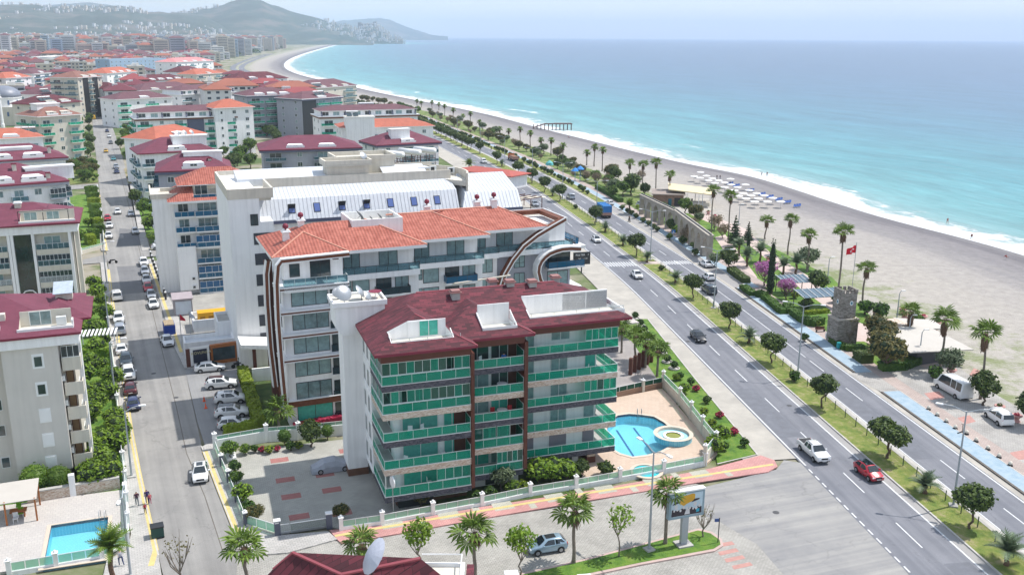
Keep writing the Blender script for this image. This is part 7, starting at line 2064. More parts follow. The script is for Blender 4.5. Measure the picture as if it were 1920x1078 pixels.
PK=[((1443,555),'cypress',1.3,'tall dark cypress in the park beside the magenta tree'),((1401,490),'cypress',.8,'smaller dark cypress left of the magenta tree'),((1377,462),'norfolk',1.15,'layered conifer at the beach end of the arches'),((1402,455),'norfolk',.8,'smaller layered conifer right of the first'),((1366,508),'mid1',1.1,'dark round tree behind the lamp post in the park'),((1433,536),'pink',1.0,'magenta-blossomed tree in the park'),((1474,562),'pink',.8,'smaller mauve-blossomed tree by the pergola'),((1515,506),'grey',1.15,'grey-green tree at the edge of the sand'),((1533,552),'mid1',1.05,'dark tree behind the pergola'),((1649,655),'olive',1.1,'brown-green tree right of the stone tower'),((1658,694),'olive',1.2,'wide drooping tree in front, by the end of the cycle lane'),((1591,648),'bare',1.15,'thin spring tree in front of the stone tower'),((1777,706),'grey',1.0,'bushy tree in front of the white canopy roof'),((1843,760),'mid1',1.05,'dark multi-stem tree at the foot of the rightmost palm'),((1153,342),'mid1',1.2,'dark tree left of the arches'),((1183,366),'mid1',1.5,'large dark tree at the start of the arches'),((1168,368),'mid0',1.1,'bright green tree left of the arches'),((1148,372),'mid0',.9,'small green tree by the cycle lane hedge'),((1201,340),'dusty',1.1,'leafless spring tree left of the kiosk'),((1258,436),'mid1',.75,'dark bush tree in front of the arches'),((1268,440),'limebush',.9,'bright green cone bush in front of the arches'),((1288,455),'dusty',1.2,'leafless tree in front of the arches'),((1340,432),'dusty',1.2,'twiggy reddish tree right of the arches'),((1355,447),'dusty',1.1,'second twiggy reddish tree right of the arches'),((1340,500),'grey',.7,'grey-green shrub left of the dark round tree'),((1930,800),'mid1',1.0,'dark tree cut by the right edge of the photo'),((1100,340),'dusty',1.1,'twiggy tree near the playground'),((1118,345),'dusty',1.1,'second twiggy tree near the playground'),((1140,350),'mid0',.9,'green tree near the playground'),((1082,326),'dusty',1.0,'third twiggy tree near the playground')]
for b_,kd,s_,lb in PK:tree(lb,b_,kd,s_)
PKB=[((1280,459),'bushd',1.7,'large round clipped bush right of the cone bush'),((1300,466),'bushd',1.3,'round bush before the arches, middle'),((1303,480),'bushd',1.4,'round bush before the arches, nearest the lane'),((1318,474),'bush',1.0,'round bush by the last arch'),((1326,466),'bushd',.9,'small bush by the last arch'),((1508,640),'bush',1.1,'small bush left of the tower lawn'),((1511,582),'bushd',1.9,'dark upright bush by the pergola'),((1622,590),'bush',2.2,'big round bush right of the stone tower'),((1650,598),'bush',2.4,'larger round bush behind the brown-green tree'),((1672,606),'mid',1,''),((1718,612),'bush',1.8,'round hedge bush near the pink planters'),((1716,640),'bushy',2.0,'yellow-green bush group left of the canopy roof'),((1732,634),'bush',1.6,'dark bush behind the yellow-green ones'),((1752,712),'bush',1.7,'bright round bush by the minibus'),((1566,568),'bush',1.6,'bush left of the tower'),((1490,560),'bushy',1.2,'yellow-green bush under the pergola'),((1530,612),'bushy',1.1,'yellow-green bush on the tower lawn'),((1204,396),'bush',1.5,'bush beside the arches, left'),((1213,400),'bush',1.4,'bush beside the arches, right'),((1195,392),'bushy',1.2,'yellowish bush by the parked car')]
for b_,kd,s_,lb in PKB:
 if kd!='mid':tree(lb,b_,kd,s_,name='shrub',cat='shrub')
def hedge(label,pts,w_,h,m=None,loc3=False,n=None,group=None,name='hedge',cat='hedge',lump=.12,hz=0):
 """clipped hedge: leafy box swept along photo points"""
 q=[Vector(p)if loc3 else P(p[0],p[1])for p in pts];m=m or LF_HEDGE;r=random.Random(int(q[0].x*10)+len(pts))
 c=q[0].copy();t=thing(name,label,cat,c,0,group);b=MB();core=MB()
 for a,e in zip(q,q[1:]):
  d=(e-a);L_=d.length;d.normalize();s=Vector((-d.y,d.x,0));k=int(L_*(w_+2*h)*26)
  for _ in range(min(k,2600)):
   u=r.uniform(-.02,1.02)*L_;f=r.uniform(0,w_+2*h)
   if f<h:off,z,nn=-w_/2,f,-s
   elif f<h+w_:off,z,nn=f-h-w_/2,h,Vector((0,0,1))
   else:off,z,nn=w_/2,f-h-w_,s
   lm=1+lump*mnoise.noise(Vector((u*.9,off,z+q[0].x)))
   p=a-c+d*u+s*off*lm+Vector((0,0,z*lm+hz));nn=(nn+rdir(r)*.7).normalized();t1=nn.cross(rdir(r)).normalized();t2=nn.cross(t1);sz=r.uniform(.09,.2)
   b.face([p-t1*sz-t2*sz*.6,p+t1*sz*.3-t2*sz,p+t1*sz+t2*sz*.5,p-t1*sz*.3+t2*sz])
  A_,E_=a-c,e-c;i_=.93
  core.prism([tuple((A_-s*w_/2*i_)[:2]),tuple((E_-s*w_/2*i_)[:2]),tuple((E_+s*w_/2*i_)[:2]),tuple((A_+s*w_/2*i_)[:2])],hz,hz+h*.95)
 b.build('foliage',m,t);core.build('inner_foliage',m,t)
 return t
hedge('dark hedge along the cycle lane left of the arches',[(1120,354),(1142,366),(1164,380)],1.6,1.3)
hedge('curved hedge beside the blue lane under the dark round tree',[(1370,510),(1385,522),(1399,532)],1.8,1.2,LF_FIC)
hedge('short hedge block below the magenta tree, left',[(1393,542),(1402,549),(1412,556)],1.6,1.0);hedge('short hedge block at the foot of the tall cypress',[(1418,556),(1438,559)],1.8,1.2)
hedge('long hedge beside the lane below the mauve tree',[(1434,562),(1448,573),(1462,586),(1470,590)],1.5,1.1);hedge('hedge in front of the tower lawn',[(1488,592),(1504,604),(1520,612),(1540,607)],1.6,1.3)
hedge('small square hedge left of the tower lawn',[(1475,578),(1484,590)],1.8,1.1);hedge('low hedge behind the teal box on the small lawn',[(1560,642),(1574,652),(1584,657),(1618,657)],1.3,.9)
hedge('dark hedge block at the end of the cycle lane',[(1610,672),(1625,682)],2.2,1.5,LF_FIC);hedge('curved hedge under the drooping tree',[(1650,694),(1690,692),(1722,680)],1.6,1.3);hedge('low hedge on the tower lawn',[(1510,590),(1530,588),(1552,586)],.9,.7,LF_YEL)
ROWH=[(176,362),(179,374),(181,385),(183,396),(185,410),(187,424),(190,436),(180,446),(174,456)]
for k,(x,y)in enumerate(ROWH):hedge('clipped cube of hedge, number %s down the row by the upper street wall'%['one','two','three','four','five','six','seven','eight','nine'][k],[(x-12,y+2),(x+4,y)],3.2,2.3,LF_YEL if k%3==2 else LF_MID,group='clipped hedge cubes by the upper street')
GL=[(165,425),(158,440),(152,450),(178,545),(168,555),(185,560),(190,575),(176,590),(165,600),(198,600),(204,615),(188,622),(172,630),(208,645),(196,650),(182,665),(206,670),(170,690),(188,700),(210,700),(200,715),(214,725),(176,735),(190,750),(208,745),(216,760),(180,775),(172,790),(196,800),(214,800),(222,815),(206,830),(190,850),(226,845),(216,870),(200,885),(182,880),(228,890),(170,900),(210,905),(160,780),(165,760),(160,720),(226,780),(226,830),(176,915),(150,880)]
gk=['limebush','mid0','limebush','mid1','bushy','limebush','bush','mid0']
for k,(x,y)in enumerate(GL):
 if k%3==1:continue
 kd=gk[(k*5+k//3)%8];tree('garden %s in the green strip between the left blocks and the street'%('tree' if kd[:3]=='mid' else 'shrub'),(x,y),kd,rng.uniform(.55,.95)if kd[:3]=='mid' else rng.uniform(.8,1.2)if kd=='limebush' else 1.4,group='garden trees and shrubs left of the street',name='tree' if kd[:3]=='mid' else 'shrub',cat='tree' if kd[:3]=='mid' else 'shrub')
hedge('long clipped hedge beside the pergola of the beige block',[(155,668),(205,664)],3.0,1.4,LF_LIME);hedge('oval clipped hedge on the lawn of the beige block',[(172,838),(194,835)],2.2,1.1,LF_LIME)
tree('left one of two big clipped globes in front of the beige block',(69,926),'globel',1.0);tree('right one of two big clipped globes in front of the beige block',(112,922),'globel',.88)
for k,(x,y)in enumerate([(258,372),(254,385),(262,395),(268,405),(276,415),(272,392),(288,402),(292,420),(280,430),(298,440),(284,380),(270,366),(250,362),(300,392),(305,455)]):tree('garden tree in the strip right of the upper street',(x,y),gk[(k*3)%8],rng.uniform(.7,1.1)if gk[(k*3)%8][:3]=='mid' else 1.2,group='garden trees right of the upper street')
tree('flat-topped bright green umbrella tree beside the parked white SUV',(291,461),'umbrella',.75)
for k in range(26):tree('scrubby bush on the vacant plot left of the street',P(rng.uniform(130,182),rng.uniform(314,343)),rng.choice(['limebush','mid0','bush','olive']),rng.uniform(.6,1.0),group='scrub on the vacant plot',name='shrub',cat='shrub')
for k in range(16):tree('sparse bush on the vacant plot right of the street',P(rng.uniform(238,318),rng.uniform(316,336)),rng.choice(['limebush','dusty','bush','mid0']),rng.uniform(.5,.9),group='scrub on the second vacant plot',name='shrub',cat='shrub')
for k in range(34):y_=rng.uniform(205,300);tree('street tree beside the far part of the left street',P(rng.choice([150,160,165,168,222,232,240])+(y_-205)*.06*rng.uniform(.4,1),y_),rng.choice(['mid0','mid1','limebush','mid0']),rng.uniform(.7,1.2),group='street trees beside the far left street')
for x,y in((430,300),(445,305),(452,298),(466,300),(470,310),(440,312),(500,250),(512,256),(545,245),(560,250),(585,236),(530,240),(470,282),(455,285),(395,335),(640,258),(345,345),(420,290),(480,240),(520,262)):tree('leafy tree in the courtyards between the maroon and plum roofs',(x,y+6),rng.choice(['mid0','limebush','mid1','mid0']),rng.uniform(1.0,1.6),group='courtyard trees behind the hotel')
hedge('long clipped yellow-green hedge beside the car bays',[(456,704),(466,735),(478,775),(488,806)],1.5,1.5,LF_YEL);hedge('low hedge in front of the nearest white hatchback',[(420,818),(450,814),(482,808)],1.0,1.5,LF_YEL)
hedge('crimson flowering hedge at the foot of the brown-framed block',[(551,806),(600,797),(652,788)],.9,.9,LF_RED)
for x,y,kd,s_,lb in((534,834,'globe',1.1,'left clipped globe on the white wall behind the yard'),(614,823,'globe',1.05,'right clipped globe on the white wall behind the yard'),(584,838,'mid1',.75,'dark shrub between the two clipped globes'),(460,852,'limebush',.5,'small leafy shrub by the white yard wall, left'),(492,848,'bushr',.8,'purple-leaved shrub by the yard wall'),(505,850,'bushy',.9,'yellow shrub by the yard wall'),(520,846,'bushr',.7,'reddish shrub by the yard wall'),(545,845,'bush',1.0,'green shrub by the yard wall'),(560,842,'bushy',.9,'yellow-flowered shrub by the yard wall'),(478,848,'bush',.8,'low shrub by the yard wall'),(432,862,'mid0',.55,'leafy shrub just inside the glass fence, topmost'),(441,885,'bush',1.2,'round shrub inside the glass fence, second'),(444,912,'mid0',.42,'round shrub inside the glass fence, third'),(455,940,'limebush',.8,'round shrub inside the glass fence, fourth'),(466,962,'bush',1.2,'shrub inside the glass fence above the corner'),(478,980,'olive',.4,'brownish shrub at the fence corner'),(640,975,'olive',.38,'brown-leaved shrub beside the gate'),(790,950,'olive',.4,'brownish shrub in front of the lowest balcony'),(940,920,'grey',.7,'grey-green olive tree in front of the middle wing'),(1010,905,'limebush',1.1,'bright leafy bush in front of the right wing, left'),(1035,902,'limebush',1.1,'bright leafy bush in front of the right wing, middle'),(1062,898,'limebush',.9,'bright leafy bush in front of the right wing, right'),(1092,893,'mid1',.45,'dark upright shrub at the corner of the right wing'),(1135,893,'bushd',1.5,'wide clipped bush beside the pool deck'),(895,940,'bush',1.0,'round bush behind the glass fence, left'),(920,935,'bush',1.2,'round bush behind the glass fence, centre'),(960,926,'limebush',.6,'lime bush behind the glass fence'),(980,920,'bushy',1.1,'yellow-green bush behind the glass fence')):
 tree(lb,(x,y),kd,s_,name='shrub',cat='shrub')
for k,(x,y)in enumerate(((1191,598),(1201,612),(1208,624),(1216,636),(1230,652),(1241,664),(1251,680),(1264,692))):
 q=P(x,y);t=thing('topiary','clipped ball shrub in a white stone ring, number %s down the lawn'%['one','two','three','four','five','six','seven','eight'][k],'shrub',(q.x,q.y,.06),0,'clipped ball shrubs on the lawn')
 put('foliage',crown_mesh('tp',[(0,0,.75,.62,.62,.6)],420,.16,LF_HEDGE,core=.9),t)
 put('stone_ring',cached('ringm',lambda:MB().lathe([(.85,0),(.9,.18),(.72,.2),(.7,.02)],12).mesh('stone_ring',KERB)),t)
for k,(x,y,kd)in enumerate(((1305,734,'bushr'),(1325,757,'bushd'),(1349,784,'bushr'),(1376,815,'bushr'),(1295,722,'bush'),(1268,714,'bushy'),(1275,712,'bush'),(1282,738,'limebush'),(1335,800,'bushy'),(1350,830,'limebush'),(1358,845,'bush'),(1340,850,'limebush'),(1395,838,'bush'),(1320,778,'bushy'))):
 tree('flower bed shrub on the lawn, '+['red, topmost','dark, second','red and pink, third','crimson, lowest','green, at the top','yellow-green, by the wall pier','green, by the wall pier','lime, along the wall','yellow, along the wall','lime, at the lawn tip','green, at the lawn tip','lime, by the corner pier','small green, near the tip','yellow, mid lawn'][k],(x,y),kd,.9 if kd=='limebush' and y>800 else .6 if kd=='limebush' else .95,name='shrub',cat='shrub')
for x,y,kd,s_,lb in((785,1072,'lime',1.0,'young leafy tree behind the red roof left of the fan palm'),(976,1086,'lime',1.0,'young leafy tree left of the blue-grey hatchback'),(1160,1044,'limet',.95,'thin sparse young tree on the grass island'),(1318,1008,'bare',.75,'bare sapling right of the billboard'),(338,1096,'bare',1.0,'bare pruned tree at the bottom edge in the street')):
 tree(lb,(x,y),kd,s_)
TG=[p for d_,p,_,_ in res]
ki=['mid0','mid1','limebush','mid1']
cnt=0
for d_,p,_,px_ in res[:55]:
 q=p+STV*rng.uniform(-9,-4)+STP*rng.uniform(-6,14)
 tree('leafy tree between the far apartment blocks',(q.x,q.y,-.1),rng.choice(ki),rng.uniform(1.2,2.2),group='trees between the far apartment blocks');cnt+=1
fm2=MB();rf_=random.Random(77)
def clump(b,x,y,s,n):
 for _ in range(n):
  d=rdir(rf_);d.z=abs(d.z);p=Vector((x,y,s*.5))+Vector((d.x*s*.6,d.y*s*.6,d.z*s*.55));nn=(d+rdir(rf_)*.5).normalized();t1=nn.cross(rdir(rf_)).normalized();t2=nn.cross(t1);z=s*.32
  b.face([p-t1*z,p-t2*z,p+t1*z,p+t2*z])
for d_,p,_,px_ in res[150:2600:1]:
 for _ in range(2):
  q=p+STV*rf_.uniform(-16,16)+STP*rf_.uniform(-16,16);clump(fm2,q.x,q.y,rf_.uniform(4,9),14)
for _ in range(5200):
 x=rf_.uniform(-2600,200);y=rf_.uniform(500,4200);g_=mnoise.noise(Vector((x*.0035,y*.0035,3.3)))
 if g_<.18:continue
 if shore_dist(np.array([(x,y)]))[0]>-120:continue
 if-25<(Vector((x,y,0))-S0).dot(STP)<25:continue
 if Vector((x,y,0)).dot(RN)-smooth_interp(min(2500,max(170,Vector((x,y,0)).dot(RT))),DT,DN)>30:continue
 clump(fm2,x,y,rf_.uniform(5,11),12)
prop(fm2.build('distant_trees',leaf_mat('distant_leaves',(0.02,0.055,0.015),(0.07,0.13,0.03),.1)),'tree cover scattered through the distant town','trees',kind='stuff')
def paint(name,c,metal=0.0):
 m=mat('paint_'+name,c,0.28,0.03,0.3,metal=metal);setv(m.node_tree.nodes['Principled BSDF'],'Coat Weight',.6);return m
PT={'white':paint('white',(.74,.75,.76)),'silver':paint('silver',(.42,.45,.50),.5),'grey':paint('grey',(.22,.23,.25),.4),'black':paint('black',(.012,.014,.02)),'red':paint('red',(.45,.012,.03)),'navy':paint('navy',(.02,.03,.10)),'bluegrey':paint('bluegrey',(.30,.42,.52),.4),'maroon':paint('maroon',(.08,.01,.015)),'yellow':paint('yellow',(.65,.38,.02)),'teal':paint('teal',(.05,.25,.28)),'dark':paint('dark',(.05,.07,.09),.3)}
CARG=mat('car_glass',(.012,.02,.025),.04,.1,spec=1.0);TYRE=mat('tyre_rubber',(.015,.015,.015),.9,.1);RIMM=mat('alloy_rim',(.35,.36,.38),.35,.05,metal=.6);LAMP=mat('headlamp_lens',(.75,.78,.8),.1,.02);TAIL=mat('tail_lamp_lens',(.4,.01,.01),.2,.05);PLATE=mat('plate',(.7,.7,.68),.5,.02);TRIMD=mat('black_plastic',(.02,.02,.022),.7,.1)
CARS={'sedan':(4.5,1.45,[(0,.38,.60,.62,.66,.55),(.12,.25,.68,.72,.80,.66),(1.15,.22,.90,.95,.89,.72),(1.95,.2,.93,1.42,.90,.58),(2.9,.2,.95,1.45,.90,.60),(3.5,.2,.96,1.37,.89,.58),(4.1,.24,.97,1.03,.86,.70),(4.42,.28,.93,.97,.80,.66),(4.5,.42,.72,.74,.72,.6)],2,5),'hatch':(3.95,1.5,[(0,.38,.62,.64,.64,.52),(.12,.25,.72,.76,.78,.64),(.95,.22,.92,.98,.84,.68),(1.65,.2,.95,1.46,.85,.56),(2.7,.2,.97,1.5,.85,.58),(3.35,.2,.98,1.44,.84,.57),(3.8,.25,.98,1.04,.82,.66),(3.95,.4,.8,.82,.74,.62)],2,5),'suv':(4.4,1.66,[(0,.42,.72,.74,.7,.58),(.12,.3,.84,.88,.84,.7),(1.1,.28,1.03,1.08,.91,.74),(1.75,.26,1.06,1.58,.92,.62),(2.9,.26,1.08,1.66,.92,.64),(3.8,.26,1.1,1.6,.91,.62),(4.25,.3,1.1,1.16,.88,.7),(4.4,.45,.9,.92,.8,.66)],2,5),'minivan':(4.6,1.85,[(0,.42,.76,.78,.74,.6),(.12,.3,.9,.94,.86,.72),(.85,.28,1.08,1.14,.92,.78),(1.5,.26,1.12,1.74,.93,.74),(2.9,.26,1.14,1.84,.93,.76),(4.3,.26,1.14,1.82,.92,.76),(4.52,.3,1.12,1.22,.9,.78),(4.6,.45,.95,.97,.84,.7)],2,5),'minibus':(6.4,2.6,[(0,.45,.85,.88,.82,.7),(.12,.3,1.05,1.1,.96,.82),(.75,.28,1.25,1.32,1.02,.9),(1.35,.26,1.3,2.3,1.02,.86),(2.0,.26,1.32,2.58,1.02,.86),(6.15,.26,1.32,2.58,1.02,.86),(6.36,.3,1.3,2.35,1.0,.88),(6.4,.45,1.2,1.25,.98,.84)],2,5),'pickup':(5.3,1.78,[(0,.5,.85,.87,.74,.62),(.12,.38,.98,1.02,.88,.74),(1.25,.36,1.12,1.18,.94,.8),(1.95,.34,1.14,1.74,.94,.66),(2.8,.34,1.15,1.78,.94,.67),(3.45,.34,1.15,1.72,.94,.67),(3.62,.34,1.15,1.17,.94,.86),(5.3,.45,1.13,1.15,.93,.86)],2,5),}
def car_meshes(kind,roof=None):
 L_,H_,st,ia,ib=CARS[kind]
 b=MB();idx=[]
 for(x,zs,zb,zt,wb,wt)in st:
  X=L_/2-x;r_=[(-wb*.9,zs),(-wb,zs+.18),(-wb,zb-.08),(-wb*.97,zb),(-wt,zt-.04),(-wt*.8,zt),(0,zt+.025),(wt*.8,zt),(wt,zt-.04),(wb*.97,zb),(wb,zb-.08),(wb,zs+.18),(wb*.9,zs)]
  idx.append(len(b.v));b.v.extend([(X,y,z)for y,z in r_])
 n=13
 for a,c in zip(idx,idx[1:]):
  for k in range(n-1):b.f.append((a+k,a+k+1,c+k+1,c+k));b.m.append(0)
  b.f.append((a,c,c+n-1,a+n-1));b.m.append(1)
 b.f.append(tuple(idx[0]+k for k in reversed(range(n))));b.m.append(0);b.f.append(tuple(idx[-1]+k for k in range(n)));b.m.append(0)
 for s in(-1,1):
  for wx in(.17*L_+.1,L_-.17*L_-.1):
   X=L_/2-wx;R_=.40 if kind in('sedan','hatch')else .45;w_=st[3][4]+.006
   for k in range(8):
    a0_,a1_=pi*k/8,pi*(k+1)/8
    q=[(X,s*w_,.3),(X+R_*cos(a0_),s*w_,.3+R_*sin(a0_)),(X+R_*cos(a1_),s*w_,.3+R_*sin(a1_))]
    b.face(q if s<0 else q[::-1],1)
 body=b.mesh('body',[PT['white'],TRIMD],True)
 P_=lambda i,k:Vector(b.v[idx[i]+k])
 def quad(name,c,inset=.1,off=.012,m=CARG):
  ce=sum(c,Vector())/len(c);nn=(c[1]-c[0]).cross(c[2]-c[0]).normalized();nn=nn if nn.dot(ce-Vector((0,0,.6)))>0 else-nn;q=[p+(ce-p)*inset+nn*off for p in c]
  return MB().face(q).mesh(name,m)
 parts=[('body',body)]
 parts.append(('windscreen',quad('windscreen',[P_(ia,4),P_(ia,8),P_(ia+1,8),P_(ia+1,4)],.07,.09)))
 parts.append(('rear_window',quad('rear_window',[P_(ib,8),P_(ib+1,8),P_(ib+1,4),P_(ib,4)],.10,.09)if kind!='minibus' else quad('rear_window',[P_(5,9),P_(6,9),P_(6,3),P_(5,3)],.1,.02)))
 def side(s,x0,x1,cut0,cut1):
  def pt(x,u):
   xs=[q[0]for q in st];zb,zt,wb,wt=(float(np.interp(x,xs,[q[j]for q in st]))for j in(2,3,4,5))
   z=zb+.03+(zt-.1-zb)*u;w_=wb*.97+(wt-wb*.97)*((z-zb)/max(.05,zt-.04-zb));return Vector((L_/2-x,s*(w_+.014),z))
  q=[pt(x0,0),pt(x1,0),pt(x1-cut1,1),pt(x0+cut0,1)]
  if s>0:q=q[::-1]
  return MB().face(q).mesh('side_window',CARG)
 xa,xb_,xc=st[ia][0]+.35,(st[3][0]+st[5][0])/2+.1,st[5][0]+(.3 if kind in('sedan','suv','hatch')else 0)
 for s in(-1,1):
  parts.append(('side_window',side(s,xa,xb_-.05,.62 if kind!='minibus' else .7,0)))
  if kind=='minibus':
   for j in range(3):parts.append(('side_window',side(s,2.75+j*1.18,3.8+j*1.18,0,0)))
  else:parts.append(('side_window',side(s,xb_+.05,xc,0,.35 if kind in('sedan','hatch')else .12)))
 wh=cached('wheel',lambda:MB().tube([(0,-.11,0),(0,.11,0)],.32,14).tube([(0,-.125,0),(0,.125,0)],.20,10,1).mesh('wheel',[TYRE,RIMM]))
 hl=MB().box(-.09,-.2,-.07,.05,.2,.07).mesh('headlight',LAMP);tl=MB().box(-.05,-.12,-.12,.05,.12,.12).mesh('taillight',TAIL);mi=cached('mirror',lambda:MB().box(-.08,-.12,-.07,.08,.12,.07).mesh('mirror',PT['white']))
 f=st[1];r_=st[-2];P3=[]
 for s in(-1,1):
  P3+=[('wheel',wh,(L_/2-.17*L_-.1,s*(st[3][4]-.07),.32)),('wheel',wh,(-L_/2+.17*L_+.1,s*(st[3][4]-.07),.32)),('headlight',hl,(L_/2-.1,s*f[4]*.72,f[2]-.06)),('taillight',tl,(-L_/2+.09,s*r_[4]*.82,r_[2]-.14)),('mirror',mi,(L_/2-st[ia][0]-.45,s*(st[3][4]+.1),st[3][2]+.05))]
 P3+=[('number_plate',cached('npl',lambda:MB().box(-.01,-.26,-.06,.01,.26,.06).mesh('number_plate',PLATE)),(L_/2+.0,0,.48)),('number_plate',MC['npl'],(-L_/2-.01,0,.58)),('grille',cached('grl',lambda:MB().box(-.06,-.42,-.1,.02,.42,.1).mesh('grille',TRIMD)),(L_/2-.01,0,.62 if kind in('sedan','hatch')else .78))]
 return parts,P3
CN={}
def car(label,at_,head,kind,col,group=None,roof=None,cat='car',name='car',z=0.012):
 p=P(*at_)if len(at_)==2 else Vector(at_)
 t=thing(name,label,cat,(p.x,p.y,z),radians(head),group)
 parts,p3=cached(('car',kind),lambda:car_meshes(kind))
 for nm,me in parts:
  o=put(nm,me,t)
  if nm=='body':o.material_slots[0].link='OBJECT';o.material_slots[0].material=PT[col]
 for nm,me,l in p3:
  o=put(nm,me,t,l)
  if nm=='mirror':o.material_slots[0].link='OBJECT';o.material_slots[0].material=PT[col]
 if roof:
  st=CARS[kind][2];L_=CARS[kind][0];zt=st[4][3]
  put('sunroof',cached(('sr',kind,roof),lambda:MB().box(L_/2-st[5][0]+.0 if roof=='full' else L_/2-st[4][0]-.1,-.48 if roof=='full' else-.35,zt-.04,L_/2-st[3][0]-.15,.48 if roof=='full' else .35,zt+.034).mesh('sunroof',CARG)),t)
 if kind=='pickup':put('load_bed',cached('bed',lambda:MB().box(-2.5,-.74,1.15,-1.05,.74,1.185).mesh('load_bed',TRIMD)),t);put('roof_rail',cached('rrl',lambda:MB().box(-.7,-.62,1.76,.6,-.56,1.83).box(-.7,.56,1.76,.6,.62,1.83).mesh('roof_rail',RIMM)),t)
 return t
TO,AW,ST,SA=-82.3,97.7,-65.6,114.4
V=[((1525,854),TO+3,'pickup','white','white pickup truck with open load bed driving ahead of the red car',None),((1628,892),TO+6,'hatch','red','red hatchback with dark glass roof beside the median','full'),((1309,637),TO,'sedan','black','black saloon alone in the near carriageway',None),((1194,520),TO,'sedan','white','white saloon on the near carriageway between the crossing and the black car',None),((1118,453),TO,'sedan','white','white saloon driving over the zebra crossing','small'),((1003,386),TO,'sedan','silver','silver saloon on the near carriageway beyond the crossing',None),((976,348),TO+3,'suv','white','white car with blue-tinted windscreen near the hotel end',None),((907,306),TO+5,'minivan','white','white van on the near carriageway by the restaurant',None),((1323,499),AW+3,'sedan','white','white saloon on the far carriageway, leading the white estate',None),((1328,524),AW+2,'hatch','white','white estate car on the far carriageway ahead of the dark van',None),((1329,549),AW+2,'minivan','dark','dark people carrier on the far carriageway behind two white cars',None),((1070,373),AW+4,'minivan','silver','silver hatchback on the far carriageway by the lamp post',None),((1143,384),AW+6,'hatch','white','small white car half hidden behind the blue truck',None),((1785,737),101,'minibus','white','white minibus with black rear windows parked on the promenade car park',None),((1871,790),93,'minivan','white','white people carrier with wide dark rear window parked near the right edge',None),((376,893),ST-6,'sedan','white','white saloon with sunroof alone on the left street near the yard','small'),((314,645),ST+3,'sedan','white','white saloon in the shadow patch of the left street',None),((1025,1031),197,'hatch','bluegrey','blue-grey hatchback with sunroof on the side street at the bottom','small'),((394,695),17,'sedan','white','white saloon parked right in front of the sign wall',None),((415,726),15,'suv','white','white SUV with black panoramic roof, topmost in the car bays','full'),((433,754),14,'suv','white','small white SUV with grey sunroof in the middle of the bays','small'),((435,780),14,'suv','white','white SUV with black roof just above the lowest bay','full'),((438,801),14,'hatch','white','white hatchback in the lowest bay beside the low hedge',None),((270,497),ST,'suv','white','white SUV at the top of the right-hand row of parked cars',None),((272,513),ST,'hatch','silver','silver car, second in the right-hand parked row',None),((275,529),ST,'sedan','white','white car, third in the right-hand parked row',None),((278,544),ST,'hatch','red','red car in the right-hand parked row',None),((284,558),ST,'hatch','silver','grey-green car below the red one in the right-hand row',None),((288,575),ST,'sedan','white','white saloon at the lower end of the right-hand parked row',None),((219,561),SA+3,'minivan','white','white van with dark rear window parked alone on the left kerb',None),((223,603),ST,'suv','white','white car at the top of the left-hand parked row',None),((225,624),SA,'minivan','silver','grey box-shaped van in the left-hand parked row',None),((228,660),SA,'sedan','white','white saloon seen from behind above the dark hatchback',None),((237,682),ST,'suv','dark','dark blue hatchback in the left-hand parked row',None),((242,707),ST,'suv','white','white SUV between the dark hatchback and the maroon saloon',None),((244,734),SA,'sedan','maroon','blackish-maroon saloon, last but one in the left-hand row',None),((250,762),SA,'sedan','navy','navy blue saloon at the lower end of the left-hand row',None),((202,413),ST,'hatch','red','red car on the upper street near the clipped hedges',None),((205,427),ST,'sedan','white','white car just below the red one on the upper street',None),((204,446),ST,'sedan','white','white car lowest on the left kerb of the upper street',None),((221,401),ST,'hatch','white','white car in the middle of the upper street',None),((246,405),ST,'hatch','silver','silver car on the right kerb of the upper street',None),((254,438),ST,'hatch','white','white car on the right kerb above the umbrella tree',None),((302,467),24,'suv','white','white SUV with dark roof in the side street by the umbrella tree','full'),((219,325),ST,'hatch','navy','blue car on the far street beside the vacant plot',None),((218,316),ST,'suv','silver','silver car above the blue one on the far street',None),((213,301),ST,'hatch','teal','teal car on the far street',None),((199,286),ST,'hatch','yellow','yellow taxi on the far street',None),((208,270),ST,'hatch','grey','grey car beyond the taxi',None),((205,258),ST,'hatch','white','white car beyond the taxi',None),((201,248),ST,'hatch','navy','small blue car farthest up the left street',None),((160,306),24,'sedan','white','white car parked side-on by the red-roofed row on the left',None),((176,224),SA,'minibus','yellow','yellow truck at the far end of the street',None),((1201,386),60,'hatch','silver','pale car parked beside the arches',None),((945,362),TO,'hatch','white','white car under the restaurant canopy strips',None)]
for a_,h_,k_,c_,l_,r_ in V:car(l_,a_,h_,k_,c_,roof=r_)
